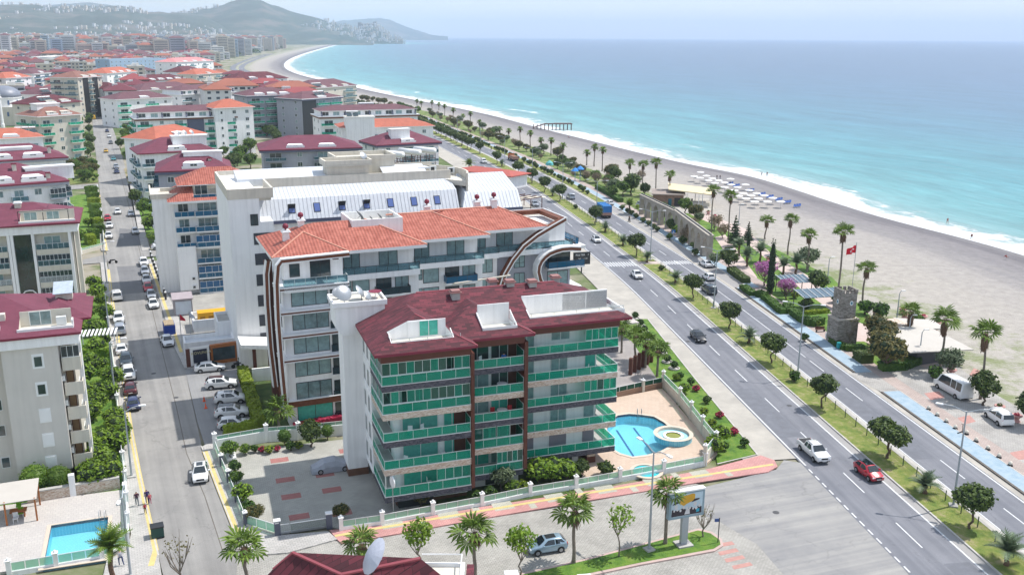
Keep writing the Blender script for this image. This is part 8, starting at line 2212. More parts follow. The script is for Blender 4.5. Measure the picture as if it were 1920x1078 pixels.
def truck(label,at_,head,col,load,h=3.2,tarp=True):
 p=P(*at_);t=thing('truck',label,'truck',(p.x,p.y,.012),radians(head))
 put('cab',MB().prism([(2.3,-1.15),(4.1,-1.1),(4.1,1.1),(2.3,1.15)],.6,[2.7,2.4,2.4,2.7]).mesh('cab',col),t);put('chassis',MB().box(-4.2,-1.0,.5,3.9,1.0,.85).mesh('chassis',TRIMD),t)
 put('windscreen',MB().box(4.0,-.95,1.6,4.13,.95,2.35).mesh('windscreen',CARG),t)
 b=MB();b.box(-4.3,-1.22,.9,2.1,1.22,1.7,1)
 if tarp:
  for k in range(6):
   x=-4.3+k*6.4/6;b.prism([(x,-1.25),(x+6.4/6,-1.25),(x+6.4/6,1.25),(x,1.25)],1.7,[h-.1+.1*(k%2)]*4,0)
 else:b.box(-4.2,-1.1,1.7,2.0,1.1,1.95,0)
 put('cargo_body',b.mesh('cargo_body',[load,mat('truck_side',(.35,.2,.16),.8)]),t)
 wh=cached('bwheel',lambda:MB().tube([(0,-.16,0),(0,.16,0)],.5,12).mesh('wheel',TYRE))
 for x in(3.1,-2.2,-3.3):
  for y in(-1.05,1.05):put('wheel',wh,t,(x,y,.5))
truck('truck with a blue tarpaulin on the far carriageway',(1130,405),AW+5,PT['white'],mat('blue_tarpaulin',(.02,.16,.42),.7,.1,1.0),3.6)
truck('orange tipper truck on the far carriageway beyond the round trees',(962,301),AW+8,mat('orange_cab',(.5,.14,.03),.5),mat('brown_load',(.22,.12,.08),.9),3,False)
def rider_skel(sit):
 return[((0,0,.95),.15),((0,0,1.2),.17),((.1,0,1.42),.16),((.14,0,1.55),.07),((.18,0,1.68),.12),((.15,.2,1.4),.07),((.35,.22,1.15),.05),((.55,.2,1.1),.045),((.15,-.2,1.4),.07),((.35,-.22,1.15),.05),((.55,-.2,1.1),.045),((.3,.16,.9),.09),((.3,.17,.5),.06),((.4,.17,.42),.05),((.3,-.16,.9),.09),((.3,-.17,.5),.06),((.4,-.17,.42),.05)]
SK_E=[(0,1),(1,2),(2,3),(3,4),(2,5),(5,6),(6,7),(2,8),(8,9),(9,10),(0,11),(11,12),(12,13),(0,14),(14,15),(15,16)]
def person_mesh(key,sk,shirt,legs,hair=(.02,.015,.01),zl=.98,zs=1.47):
 def mk():
  me=bpy.data.meshes.new('body');me.from_pydata([p for p,_ in sk],SK_E,[]);o=put('tmp',me)
  md=o.modifiers.new('s','SKIN');sv=me.skin_vertices[0].data
  for i,(_,r_)in enumerate(sk):sv[i].radius=(r_,r_)
  sv[0].use_root=True
  s2=o.modifiers.new('u','SUBSURF');s2.levels=1
  dg=bpy.context.evaluated_depsgraph_get();dg.update();r=bpy.data.meshes.new_from_object(o.evaluated_get(dg));bpy.data.objects.remove(o)
  for m_ in(mat('skin',(.45,.26,.17),.6),mat('cloth_%s'%(shirt,),shirt,.9),mat('cloth_%s'%(legs,),legs,.9),mat('hair%s'%(hair,),hair,.9)):r.materials.append(m_)
  for f in r.polygons:
   c=f.center;f.use_smooth=True
   f.material_index=2 if c.z<zl and c.z>.1 else 1 if c.z<zs and abs(c.y)<.27 and c.x<.3 else 3 if c.z>zs+.2 or(c.z>zs+.1 and c.x<.06+(sk[4][0][0]))else 0
  r.name='body'
  return r
 return cached(('per',key,shirt,legs),mk)
WALK=[((0,0,.95),.13),((0,0,1.2),.13),((0,0,1.42),.15),((0,0,1.52),.06),((.02,0,1.66),.11),((.0,.21,1.38),.065),((-.08,.25,1.1),.05),((.05,.26,.86),.04),((0,-.21,1.38),.065),((.08,-.25,1.1),.05),((.2,-.24,.88),.04),((.1,.1,.9),.09),((.16,.11,.5),.065),((.12,.11,.06),.05),((-.08,-.1,.9),.09),((-.1,-.11,.5),.065),((-.28,-.11,.08),.05)]
SITT=[((0,0,.12),.16),((-.05,0,.4),.14),((-.1,0,.62),.15),((-.1,0,.72),.06),((-.08,0,.86),.11),((-.1,.2,.6),.065),((-.25,.27,.35),.05),((-.35,.3,.08),.04),((-.1,-.2,.6),.065),((-.25,-.27,.35),.05),((-.35,-.3,.08),.04),((.4,.12,.3),.09),((.75,.14,.1),.06),((.85,.14,.08),.05),((.4,-.12,.3),.09),((.75,-.14,.1),.06),((.85,-.14,.08),.05)]
def person(label,at_,az,shirt,legs,z=.0,sk=WALK,key='walk',s=1.0):
 p=P(*at_)if len(at_)==2 else Vector(at_)
 t=thing('person',label,'person',(p.x,p.y,z if len(at_)==2 else p.z),radians(az));t.scale=(s,s,s)
 put('body',person_mesh(key,sk,shirt,legs,zl=.98 if sk is WALK else .35 if sk is SITT else .98,zs=1.47 if sk is not SITT else .68),t);return t
K_,W_,B_,R_=(.015,.015,.02),(.6,.6,.62),(.03,.05,.14),(.35,.02,.05)
person('person in a dark top walking on the pavement, left of the adult in navy',(258,950),115,(.06,.02,.04),(.12,.14,.16),.13)
person('person in navy walking along the kerb beside a small child',(277,946),115,(.03,.02,.10),(.03,.03,.08),.13)
person('child in a pink top beside the adult in navy',(282,946),115,(.5,.1,.12),(.3,.05,.1),.13,s=.72)
person('child in a red top following on the yellow guide strip',(273,964),115,R_,K_,.13,s=.68)
person('person in a white and black top standing by the wall corner at the bottom',(228,1062),150,(.35,.35,.4),B_,.13)
for(x,y),az,sh,lg,lb,s in(((1344,337),200,K_,K_,'left of two people standing on the beach beyond the parasols',1),((1350,337),190,K_,B_,'right of two people standing on the beach beyond the parasols',1),((1776,420),100,(.3,.1,.08),(.3,.15,.1),'bather standing in the surf',1),((1821,450),80,(.4,.2,.15),K_,'person standing at the edge of the surf',1),((1252,388),140,K_,K_,'left of two people on the pink path behind the arches',1),((1297,382),100,K_,K_,'right-hand person on the pink path behind the arches',1),((1635,583),100,R_,K_,'person in dark clothes walking by the bench right of the tower',1),((1734,632),0,K_,B_,'person in black among the yellow-green bushes',1),((1438,331),90,(.3,.2,.2),K_,'left of two small figures near the wet sand',1),((1428,331),90,W_,K_,'right-hand small figure near the wet sand',1)):
 person(lb,(x,y),az,sh,lg,.03 if x<1500 or x>1700 else .05,s=s)
person('person sitting on the sand near the right edge',(1886,484),30,(.5,.1,.1),(.35,.2,.15),.0,SITT,'sit');person('person sitting on the sand far left of the pier',(1066,259),30,(.4,.1,.15),K_,-.02,SITT,'sit')
for(x,y),lb in(((1180,416),'motorcycle with a rider in black on the far carriageway below the blue truck'),((921,281),'distant motorcycle with rider beside the orange truck'),((212,494),'three-wheeled motor cart at the crossing of the left street'),((446,690),'scooter parked at the end of the planter by the sign wall'),((392,607),'black scooter parked in the small white-walled yard')):
 p=P(x,y);t=thing('motorcycle',lb,'motorcycle',(p.x,p.y,.02),radians(AW if x>500 else 20))
 put('frame',cached('mcf',lambda:MB().tube([(-.55,0,.6),(0,0,.75),(.45,0,.8),(.62,0,.35)],[.12,.16,.14,.06],6).box(-.6,-.14,.75,.15,.14,.86).mesh('frame',TRIMD)),t)
 for xx in(-.65,.68):put('wheel',cached('mcw',lambda:MB().tube([(0,-.06,0),(0,.06,0)],.31,12).mesh('wheel',TYRE)),t,(xx,0,.31))
 put('handlebar',cached('mch',lambda:MB().tube([(.45,-.35,1.05),(.5,0,1.0),(.45,.35,1.05)],.03,4).mesh('handlebar',METAL)),t)
 if x>500:
  person('rider in black on the '+('motorcycle below the blue truck' if x>1000 else 'distant motorcycle'),(p.x,p.y,-.05),AW,K_,K_,sk=rider_skel(0),key='ride')
POLE=mat('lamp_pole',(.36,.40,.44),.5,.05,metal=.3)
def lamp_parts(h,r_,arms,two=True):
 b=MB().tube([(0,0,0),(0,0,h*.5),(0,0,h)],[r_,r_*.8,r_*.55],8)
 ar=MB()
 for s in((-1,1)if two else(1,)):ar.tube([(0,0,h-.1),(s*arms*.5,0,h+.35),(s*arms,0,h+.5)],[.06,.05,.05],5)
 hd=MB().prism([(-.1,-.14),(.55,-.18),(.7,0),(.55,.18),(-.1,.14)],0,[.1,.14,.08,.14,.1])
 return b.mesh('pole',POLE),ar.mesh('arm',POLE),cached('lhd',lambda:hd.mesh('lamp_head',TRIM))
def lamp(label,p,rz,h=11.0,arms=2.4,two=True,group=None):
 t=thing('street_lamp',label,'street lamp',p,rz,group);a,b_,c=cached(('lamp',h,arms,two),lambda:lamp_parts(h,.13,arms,two))
 put('pole',a,t);put('arm',b_,t);put('foot',cached('lft',lambda:MB().box(-.45,-.45,-.05,.45,.45,.16).mesh('foot',CONC)),t)
 for s in((-1,1)if two else(1,)):put('lamp_head',c,t,(s*arms,0,h+.42),(0,0,0 if s>0 else pi))
 return t
LT=[84.5,124.3,161.2,200.8,246,283,322,362,402,445,490,540]
for k,t_ in enumerate(LT):lamp('double-armed lamp post on the median, %s'%['beside the rightmost round tree','left of the second round tree','by the dark van','just below the zebra crossing','beside the blue truck','beside the silver hatchback','beyond the silver hatchback','near the orange truck','just beyond the orange truck','second beyond the orange truck','third beyond the orange truck','farthest one'][k],RP(59.9,t_,.1),radians(-20),group='lamp posts on the median')
lamp('double-armed lamp post on the grass island beside the billboard palm',P(1217,1030,.15),radians(120),10.5,2.0)
for(x,y),two,lb,rz in(((245,1078),True,'lamp post at the bottom by the pool corner with two heads',105),((247,893),False,'single-armed lamp post on the left pavement beside the navy car',20),((216,745),False,'lamp post behind the left-hand parked row',20),((207,640),False,'lamp post beside the white car at the top of the left row',20),((200,530),False,'thin lamp post at the crossing of the left street',20)):lamp(lb,P(x,y,.13),radians(rz),8.0,1.6,two)
for(x,y),lb in(((1551,530),'small white lamp behind the tower'),((1681,600),'small lamp at the sand edge behind the bushes'),((1701,650),'small lamp by the pink planters'),((1722,680),'slim lamp post at the left end of the white canopy roof'),((1385,420),'slim lamp at the twiggy trees'),((1316,396),'slim lamp post beside the pink path')):lamp(lb,P(x,y),0,5.0,.4,False)
mf=thing('median_fence','green wire fence on thin dark posts along the median lawn','fence',RP(59.7,45,.1))
o0=mf.location.copy();pm_=cached('mfp',lambda:MB().box(-.04,-.04,0,.04,.04,1.25).mesh('post',mat('green_post',(.02,.05,.035),.6)))
WIRE=bpy.data.materials.new('fence_wire');WIRE.use_nodes=True
_t=WIRE.node_tree;_tr=_t.nodes.new('ShaderNodeBsdfTransparent');_m=_t.nodes.new('ShaderNodeMixShader');setv(_m,0,.2);setv(_t.nodes['Principled BSDF'],'Base Color',(.05,.10,.07,1));_t.links.new(_tr.outputs[0],_m.inputs[1]);_t.links.new(_t.nodes['Principled BSDF'].outputs[0],_m.inputs[2]);_t.links.new(_m.outputs[0],_t.nodes['Material Output'].inputs[0])
t_=48.0;prev=None
while t_<330:
 if not(195<t_<201):
  q=RP(59.7,t_,.1)-o0;put('post',pm_,mf,q)
  if prev is not None and(q-prev).length<4:d=q-prev;put('wire_panel',MB().face([prev+Vector((0,0,.1)),q+Vector((0,0,.1)),q+Vector((0,0,1.15)),prev+Vector((0,0,1.15))]).mesh('wire_panel',WIRE),mf)
  prev=q
 else:prev=None
 t_+=2.9
def fence(label,posts,base=.5,gh=.65,z=.0,wallm=None,glass=None,pw=.4,ph=1.55,ball=True,pm=None,name='garden_fence',capc=None):
 q=[P(x,y,z)for x,y in posts];c=q[0].copy();t=thing(name,label,'fence',c)
 pm=pm or WHITE;wallm=wallm or WHITE;glass=glass or mat_pale_green
 pst=cached(('fp',pw,ph,pm.name,ball),lambda:(lambda b:(b.lathe([(.08,ph+.08),(.14,ph+.2),(.1,ph+.32),(.02,ph+.36)],8,1),b)[1]if ball else b)(MB().box(-pw/2,-pw/2,-.1,pw/2,pw/2,ph).box(-pw/2-.07,-pw/2-.07,ph,pw/2+.07,pw/2+.07,ph+.1,1)).mesh('post',[pm,TRIM]))
 for p in q:put('post',pst,t,p-c,(0,0,atan2((q[1]-q[0]).y,(q[1]-q[0]).x)))
 for a,e in zip(q,q[1:]):
  d=e-a;L_=d.length;an=atan2(d.y,d.x);l=a-c
  put('base_wall',MB().box(pw/2,-.11,-.2,L_-pw/2,.11,base).mesh('base_wall',wallm),t,l,(0,0,an))
  n=max(1,round(L_/1.5));k=(L_-pw)/n
  b=MB().box(pw/2,-.03,base+gh,L_-pw/2,.03,base+gh+.06)
  for i in range(n+1):b.box(pw/2+k*i-.025,-.025,base,pw/2+k*i+.025,.025,base+gh)
  put('railing',b.mesh('railing',ALU),t,l,(0,0,an))
  gme=cached(('fg',round(k,2),gh,glass.name),lambda:MB().box(.05,-.008,.04,k-.05,.008,gh-.03).mesh('glass_panel',glass))
  for i in range(n):put('glass_panel',gme,t,l+d.normalized()*(pw/2+k*i)+Vector((0,0,base)),(0,0,an))
 return t
mat_pale_green=glass_mat('pale_green_glass',(.42,.66,.54),.55)
fence('white-posted glass fence along the pink pavement',[(640,995),(717,984),(812,966),(904,949),(994,930),(1080,916),(1162,901),(1244,886),(1321,871)],ph=1.5)
fence('raised wall with white piers between the pool deck and the lawn',[(1321,871),(1341,846),(1316,815),(1295,787),(1274,760),(1243,727)],base=1.5,gh=.7,wallm=CREAM,ph=2.5,pm=CREAM)
fence('fence with green screen behind the pool deck',[(1243,727),(1205,735),(1130,752)],base=.9,gh=.7,wallm=mat('brown_tile_wall',(.26,.16,.11),.8),glass=mat('green_screen',(.01,.07,.04),.9),ph=1.8,pm=CREAM)
fence('glass fence between the pavement and the yard at the street corner',[(404,843),(416,875),(429,905),(444,942),(461,985),(521,1004)],base=.25,gh=.95,ph=1.5,pm=mat('slate_pier',(.10,.11,.15),.7),wallm=CREAM)
fence('white yard wall with piers below the car bays',[(404,843),(500,826),(560,822),(655,812)],base=1.3,gh=.45,ph=2.1,pw=.45)
fence('white-piered wall with railings between the pool terrace and the left pavement',[(226,830),(231,868),(235,905),(238,945),(240,985),(240,1022),(192,1047),(106,1062),(18,1077)],base=.35,gh=.85,ph=1.45,pw=.42,glass=mat_pale_green)
fence('white-piered garden wall along the left pavement',[(196,545),(204,610),(210,660),(216,705),(221,760),(226,830)],base=.9,gh=.3,ph=1.5,pm=WHITE,wallm=CREAM)
fence('low stone wall with posts along the upper street hedges',[(152,476),(196,464),(190,400),(183,355)],base=.8,gh=.3,ph=1.3,wallm=CREAM)
p0,p1=P(521,1004),P(615,990);t=thing('sliding_gate','grey sliding gate with a white rail across the yard entrance','gate',p0,atan2((p1-p0).y,(p1-p0).x));L_=(p1-p0).length
for nm,q,m_ in(('leaf',(1.3,-.05,.1,L_,.05,.35),METAL),('leaf',(.2,-.05,.1,1.2,.05,.35),METAL),('top_rail',(1.3,-.03,1.15,L_,.03,1.22),TRIM),('top_rail',(.2,-.03,1.15,1.2,.03,1.22),TRIM),('wire_mesh',(1.3,-.01,.35,L_,.01,1.15),WIRE)):put(nm,MB().box(*q).mesh(nm,m_),t)
for x in(0,L_+.15):put('pier',MB().box(x-.3,-.25,0,x+.3,.25,1.7).box(x-.35,-.3,1.7,x+.35,.3,1.8,1).mesh('pier',[MATS['slate_pier'],TRIM]),t)
def text(name,s,size,parent,loc,rot,m,ext=.008,align='CENTER'):
 c=bpy.data.curves.new(name,'FONT');c.body=s;c.size=size;c.extrude=ext;c.align_x=align;c.align_y='CENTER';o0_=bpy.data.objects.new(name,c);COL.link(o0_);dg=bpy.context.evaluated_depsgraph_get();dg.update()
 me=bpy.data.meshes.new_from_object(o0_.evaluated_get(dg));bpy.data.objects.remove(o0_);me.materials.clear();me.materials.append(m);return put(name,me,parent,loc,rot)
p=P(1281,1020,.15);bb=thing('billboard','billboard on a grey post showing a crowd in graduation caps under a yellow speech bubble','billboard',p,radians(19))
GB=mat('grey_billboard_frame',(.22,.32,.38),.5)
put('post',MB().box(-.35,-.2,0,.35,.2,3.2).mesh('post',POLE),bb);put('foot',MB().box(-.8,-.7,-.1,.8,.7,.15).mesh('foot',CONC),bb)
put('case',MB().box(-1.95,-.25,3.1,1.95,.25,5.9).box(-2.0,-.32,5.9,2.0,.32,6.05,1).mesh('case',[GB,TRIM]),bb);p_=put('poster',MB().box(-1.72,-.27,3.35,1.72,-.25,5.7).mesh('poster',mat('poster_sky',(.45,.58,.66),.4)),bb)
def flat(name,pts,m,y=-.28,th=.012):return put(name,(lambda b:(b.face([(x,y,z)for x,z in pts]),b)[1])(MB()).mesh(name,m),p_,(0,0,0))
PB_,PW_,PY_=mat('poster_black',(.025,.02,.03),.5),mat('poster_white',(.6,.6,.62),.5),mat('poster_yellow',(.62,.34,.02),.5)
flat('speech_bubble',[(-.75,4.7),(-.35,4.42),(-.1,4.6),(.6,4.85),(.85,5.05),(.85,5.55),(.6,5.65),(-.5,5.5),(-.8,5.3)],PY_,-.285)
r9=random.Random(4)
flat('crowd',[(-1.7,3.4),(1.68,3.4),(1.65,4.1),(1.2,4.2),(.9,4.0),(.4,4.25),(0,4.0),(-.5,4.2),(-1.0,4.0),(-1.65,4.2)],PB_,-.28)
for k in range(9):
 x=-1.4+k*.35;z=4.05+r9.uniform(-.1,.25);s=r9.uniform(.12,.2)
 flat('face',[(x+s*cos(a)*.8,z+s*sin(a))for a in[i*pi/4 for i in range(8)]],PW_,-.29)
for x,z in((-1.2,4.75),(.9,4.8)):
 flat('face',[(x+.2*cos(a),z-.3+.26*sin(a))for a in[i*pi/4 for i in range(8)]],PW_,-.288);flat('cap',[(x-.45,z-.1),(x+.4,z+.1),(x+.5,z+.25),(x-.1,z+.25)],PB_,-.292)
flat('blue_square',[(1.05,3.55),(1.4,3.6),(1.4,3.95),(1.05,3.9)],mat('poster_blue',(.02,.35,.5),.5),-.295)
flat('white_figure',[(-.25,3.5),(.35,3.5),(.3,4.1),(-.05,4.1)],PW_,-.293)
p=P(1346,1016,.15);t=thing('street_sign','small blue street name plate on a dark pole at the tip of the grass island','street sign',p,radians(10));put('pole',MB().tube([(0,0,0),(0,0,2.7)],.05,6).mesh('pole',DARKMETAL),t);put('plate',MB().box(-.5,-.02,2.3,.05,.02,2.65).mesh('plate',mat('blue_sign',(.03,.08,.25),.5)),t)
p=P(1262,452,.1);t=thing('road_sign','blue square road sign beside the broad low bush','road sign',p,radians(8));put('pole',MB().tube([(0,0,0),(0,0,2.5)],.05,6).mesh('pole',METAL),t);put('plate',MB().box(-.45,-.03,1.9,.45,.03,2.8).mesh('plate',mat('road_blue',(.01,.17,.5),.5)),t);put('white_triangle',MB().face([(-.3,-.04,2.05),(.3,-.04,2.05),(0,-.04,2.6)]).mesh('white_triangle',TRIM),t)
p=P(1090,512);t=thing('sign_board','black board with white lettering on a post at the sea end of the orange-tiled block','sign board',p,radians(15));put('post',MB().box(-.12,-.1,0,.12,.1,2).mesh('post',DARKMETAL),t);put('board',MB().box(-1.9,-.12,1.9,1.9,.12,4.6).mesh('board',BLACK),t)
text('lettering','PULTEK',.62,t,(-.35,-.14,4.0),(pi/2,0,0),TRIM);text('lettering','P',.5,t,(1.45,-.14,4.0),(pi/2,0,0),TRIM);text('lettering','TECH   CLUB',.36,t,(.2,-.14,3.2),(pi/2,0,0),TRIM)
p0,p1=P(354,690),P(446,676);an=atan2((p1-p0).y,(p1-p0).x);t=thing('sign_wall','brown wood wall with a framed dark name board and a dark water panel','sign wall',(p0.x,p0.y,0),an);L_=(p1-p0).length
WOODL=mat('orange_wood',(.36,.12,.03),.6,.15,2.0)
put('wall',MB().box(-.2,0,-.1,L_*.46,.5,2.9).mesh('wall',BROWN),t);put('white_frame',MB().box(.35,-.2,.3,L_*.43,0,3.2).mesh('white_frame',TRIM),t);bd=put('name_board',MB().box(.75,-.24,.7,L_*.43-.35,-.2,2.8).mesh('name_board',mat('navy_board',(.02,.025,.05),.5)),t)
text('lettering','KOVUNCA',.6,t,(1.95,-.26,2.25),(pi/2,0,0),mat('gold_letters',(.55,.50,.28),.4))
put('wood_frame',(lambda b:[b.box(*q)for q in((L_*.46,-.1,2.6,L_,.5,3.1),(L_*.46,-.1,0,L_,.5,.5),(L_*.46,-.1,.5,L_*.5,.5,2.6),(L_*.96,-.1,.5,L_,.5,2.6))]and b)(MB()).mesh('wood_frame',WOODL),t);put('water_panel',MB().box(L_*.5,.1,.5,L_*.96,.3,2.6).mesh('water_panel',PANE),t)
q0=P(478,1084,16.0);fr_=House('apartment_block','maroon-tiled roof with a big satellite dish cut by the bottom edge of the photo',(q0.x,q0.y),0)
L2=lambda x,y,z:tuple(P(x,y,z)-fr_.t.location)
a1_,a2_,a3_,a4_=L2(549,1035,18),L2(788,1046,18),L2(640,1076,17.2),L2(600,1110,16.5)
b=MB();l1,l2,l3=L2(512,1066,17),L2(480,1100,16),L2(470,1180,14.5);r1,r2=L2(835,1084,17),L2(870,1160,14.5)
b.face([a1_,l1,l2,a3_]);b.face([a1_,a3_,a2_]);b.face([a3_,l2,l3,r2,r1,a2_])
fr_.mesh('roof',b,MAROON);fr_.mesh('wall',MB().box(1.0,-9,-.3,12,1.5,14),CREAM)
b=MB();cap(b,a1_,a3_,.12);cap(b,a3_,a2_,.12);cap(b,a1_,l1,.08);fr_.mesh('ridge_cap',b,MATS['pinkish_ridge'])
m0,m1,m2,m3=L2(792,1048,17.3),L2(866,1052,17.3),L2(886,1056,17.0),L2(790,1100,16)
fr_.mesh('white_terrace',MB().box(m0[0],m0[1]-3.5,15.6,m1[0],m1[1],17.0),PALECONC);b=MB().box(m0[0],m1[1]-.15,17.0,m1[0]+.2,m1[1],17.25).box(m1[0],m1[1]-3.5,17.0,m1[0]+.2,m1[1]-.15,17.25)
b.tube([(m0[0],m1[1],17.8),(m1[0],m1[1],17.8),(m1[0],m1[1]-3.5,17.6)],.05,4);fr_.mesh('terrace_rail',b,TRIM)
fr_.mesh('maroon_strip',MB().box(m1[0]+.3,m1[1]-3.6,16.2,m2[0]+.1,m2[1]+.1,16.9),MAROON)
ds=dish(fr_,*L2(702,1080,17.6),1.15,-1.2,mat('pale_dish',(.5,.52,.6),.5))
for k,(x,y)in enumerate(((958,1066),(1095,1073))):
 g=P(x,y,15.5);h_=House('apartment_block',('left' if k==0 else 'right')+' small maroon gable peak at the bottom edge, right of the roof terrace',(g.x,g.y),8)
 b=MB();hip(b,-3.6,-7,3.6,.2,14.3,.36,.3);h_.mesh('roof',b,MAROON);h_.mesh('ridge_flashing',MB().box(-.45,-1.2,15.2,.45,.1,15.35),TRIM);h_.mesh('wall',MB().box(-3,-6.5,-.2,3,-.2,14),CREAM)
p=P(1582,645);cs=thing('stone_tower','square stone tower with battlements and two round blue-and-white discs','tower',(p.x,p.y,0),radians(12));cs.scale=(.66,.66,.94)
put('lower_stage',MB().box(-2.9,-1.2,0,2.7,3.6,4.6).mesh('lower_stage',STONEW),cs);put('ledge',MB().box(-3.05,-1.35,4.6,2.85,3.75,4.85).mesh('ledge',mat('pale_ledge',(.42,.38,.33),.9)),cs)
up_m=MB().box(-2.2,-.6,4.85,2.0,3.2,9.3);put('upper_stage',up_m.mesh('upper_stage',STONEW),cs)
mer=cached('mer',lambda:MB().box(-.32,-.2,0,.32,.2,.7).mesh('merlon',STONEW))
for k in range(4):
 for y in(-.42,3.02):put('merlon',mer,cs,(-1.85+k*1.22,y,9.3))
 for x in(-2.02,1.82):put('merlon',mer,cs,(x,.3+k*.72,9.3),(0,0,pi/2))
def disc(loc,rz,r_=.45):
 o=put('round_disc',cached('dsc',lambda:MB().tube([(0,0,0),(0,-.08,0)],.45,18).tube([(0,-.08,0),(0,-.11,0)],.28,14,1).tube([(0,-.11,0),(0,-.14,0)],.13,10,2).mesh('round_disc',[TRIM,mat('disc_blue',(.12,.35,.5),.4),BLACK])),cs,loc,(0,0,rz));return o
disc((.6,-.6,7.6),0);disc((-2.2,1.0,7.7),-pi/2)
p=P(1590,640);fl=thing('flag','red flag with white crescent and star on a tall pole above the stone tower','flag',(p.x+.2,p.y+1.2,9.3),radians(25));put('pole',MB().tube([(0,0,-1),(0,0,7.4)],.05,6).mesh('pole',METAL),fl)
b=MB();n=10
fx=lambda i,j:(-2.0*i/n,.18*sin(i*.9),6.9-1.3*j+(-.55*(i/n)**1.3)+(.35*(i/n)if j else 0)*.9)
for i in range(n):
 b.face([fx(i,1),fx(i+1,1),fx(i+1,0),fx(i,0)])
fc=put('cloth',b.mesh('cloth',mat('flag_red',(.60,.01,.03),.8,.02)),fl)
b=MB()
for k in range(10):
 a0_,a1_=radians(50+k*26),radians(50+(k+1)*26)
 for sy in(-1,1):
  f=lambda a,r0_,dx:(-.85+dx+r0_*cos(a),sy*.05-.1,6.05+r0_*sin(a))
  q=[f(a0_,.45,0),f(a1_,.45,0),f(a1_,.30,-.08),f(a0_,.30,-.08)];b.face(q)
put('crescent',b.mesh('crescent',TRIM),fl,(0,0,-.05));put('star',MB().box(-1.3,-.16,5.9,-1.12,-.02,6.08).mesh('star',TRIM),fl)
def arcade(label,a,e,nb,H_):
 p0,p1=P(*a),P(*e);d=p1-p0;L_=d.length;t=thing('arcade',label,'arched wall',p0,atan2(d.y,d.x));w_=L_/nb;pr=.18*w_;R_=(w_-2*pr)/2
 def mk():
  pts=[(0,0),(pr,0),(pr,H_*.52)]+[(w_/2-R_*cos(x),H_*.52+R_*1.15*sin(x))for x in[pi*i/10 for i in range(1,10)]]+[(w_-pr,H_*.52),(w_-pr,0),(w_,0),(w_,H_),(0,H_)]
  b=MB();n=len(pts)
  b.face([(x,0,z)for x,z in pts]);b.face([(x,1.1,z)for x,z in reversed(pts)])
  for i in range(n):
   (xa,za),(xb,zb)=pts[i],pts[(i+1)%n];b.face([(xb,0,zb),(xa,0,za),(xa,1.1,za),(xb,1.1,zb)])
  return b.mesh('arch_bay',mat('aqueduct_stone',(.36,.32,.27),.9,.2,.9,bump=.6,bscale=2.5,stain=.2))
 me=cached(('arc',round(w_,2),H_),mk)
 for k in range(nb):put('arch_bay',me,t,(k*w_,0,0))
 put('coping',MB().box(-.1,-.15,H_,L_+.1,1.25,H_+.25).mesh('coping',mat('pale_ledge',(.42,.38,.33),.9)),t);put('channel',MB().box(0,.4,H_+.25,L_,.7,H_+.45).mesh('channel',DARKMETAL),t)
arcade('mock aqueduct of five arches at the left, beyond the parked car',(1198,402),(1262,436),5,5.6);arcade('second run of the mock aqueduct, six arches ending at the leafless tree',(1262,436),(1326,490),6,5.8)
p=P(1224,386);k_=thing('beach_kiosk','low stone beach kiosk with a cream sloping canopy','kiosk',(p.x,p.y,0),radians(-8))
put('wall',MB().box(0,0,0,9,9,3.4).mesh('wall',mat('brown_rubble',(.22,.14,.10),.9,.3,1.5)),k_);put('roof',MB().box(-.5,-.6,3.4,9.5,9.5,3.7).mesh('roof',mat('brown_roof_deck',(.30,.25,.22),.9)),k_)
put('canopy',MB().prism([(4.5,1.5),(18,-1),(18,12),(4.5,12)],[4.6,3.7,3.7,4.9],[4.9,3.95,3.95,5.2]).mesh('canopy',mat('cream_canopy',(.66,.56,.36),.8,.05)),k_)
put('door',MB().box(4.5,-.08,0,5.5,0,2.3).mesh('door',mat('teal_door',(.02,.12,.16),.5)),k_);put('painted_opening',MB().box(6.3,-.05,.2,8.8,0,2.6).mesh('painted_opening',BLACK),k_)  # no hole in the wall: black slab painted as the shade inside the hatch
for x,y in((10,1),(13.5,0),(17.5,-.5),(17.5,5),(17.5,11),(13,11)):put('post',cached('kp',lambda:MB().box(-.1,-.1,0,.1,.1,3.8).mesh('post',TRIM)),k_,(x,y,0))
put('counter',MB().box(9.3,1.2,0,16.8,1.5,1.1).mesh('counter',CREAMF),k_)
PS=[(1301,341),(1313,333),(1324,340),(1335,345),(1347,349),(1358,353),(1370,357),(1382,362),(1397,357),(1358,362),(1312,344),(1404,368),(1393,374),(1418,374),(1384,379),(1407,378),(1432,378),(1398,384),(1421,384),(1448,383),(1414,390),(1438,390),(1463,390),(1376,368),(1340,354),(1328,349),(1369,346)]
for k,(x,y)in enumerate(PS):
 t=thing('beach_parasol','white flat beach parasol in the rows on the sand','parasol',P(x,y,.0),0,'white parasols on the beach')
 put('canopy',cached('psc',lambda:MB().lathe([(1.4,1.9),(1.35,1.95),(.1,2.2),(.02,2.25)],8).mesh('canopy',TRIM)),t);put('pole',cached('psp',lambda:MB().tube([(0,0,0),(0,0,2.0)],.04,5).mesh('pole',METAL)),t)
LNM=lambda:MB().box(-.95,-.32,.25,.5,.32,.36).prism([(.5,-.32),(1.0,-.32),(1.0,.32),(.5,.32)],[.25,.65,.65,.25],[.36,.78,.78,.36]).mesh('mattress',mat('blue_lounger',(.02,.08,.30),.7))
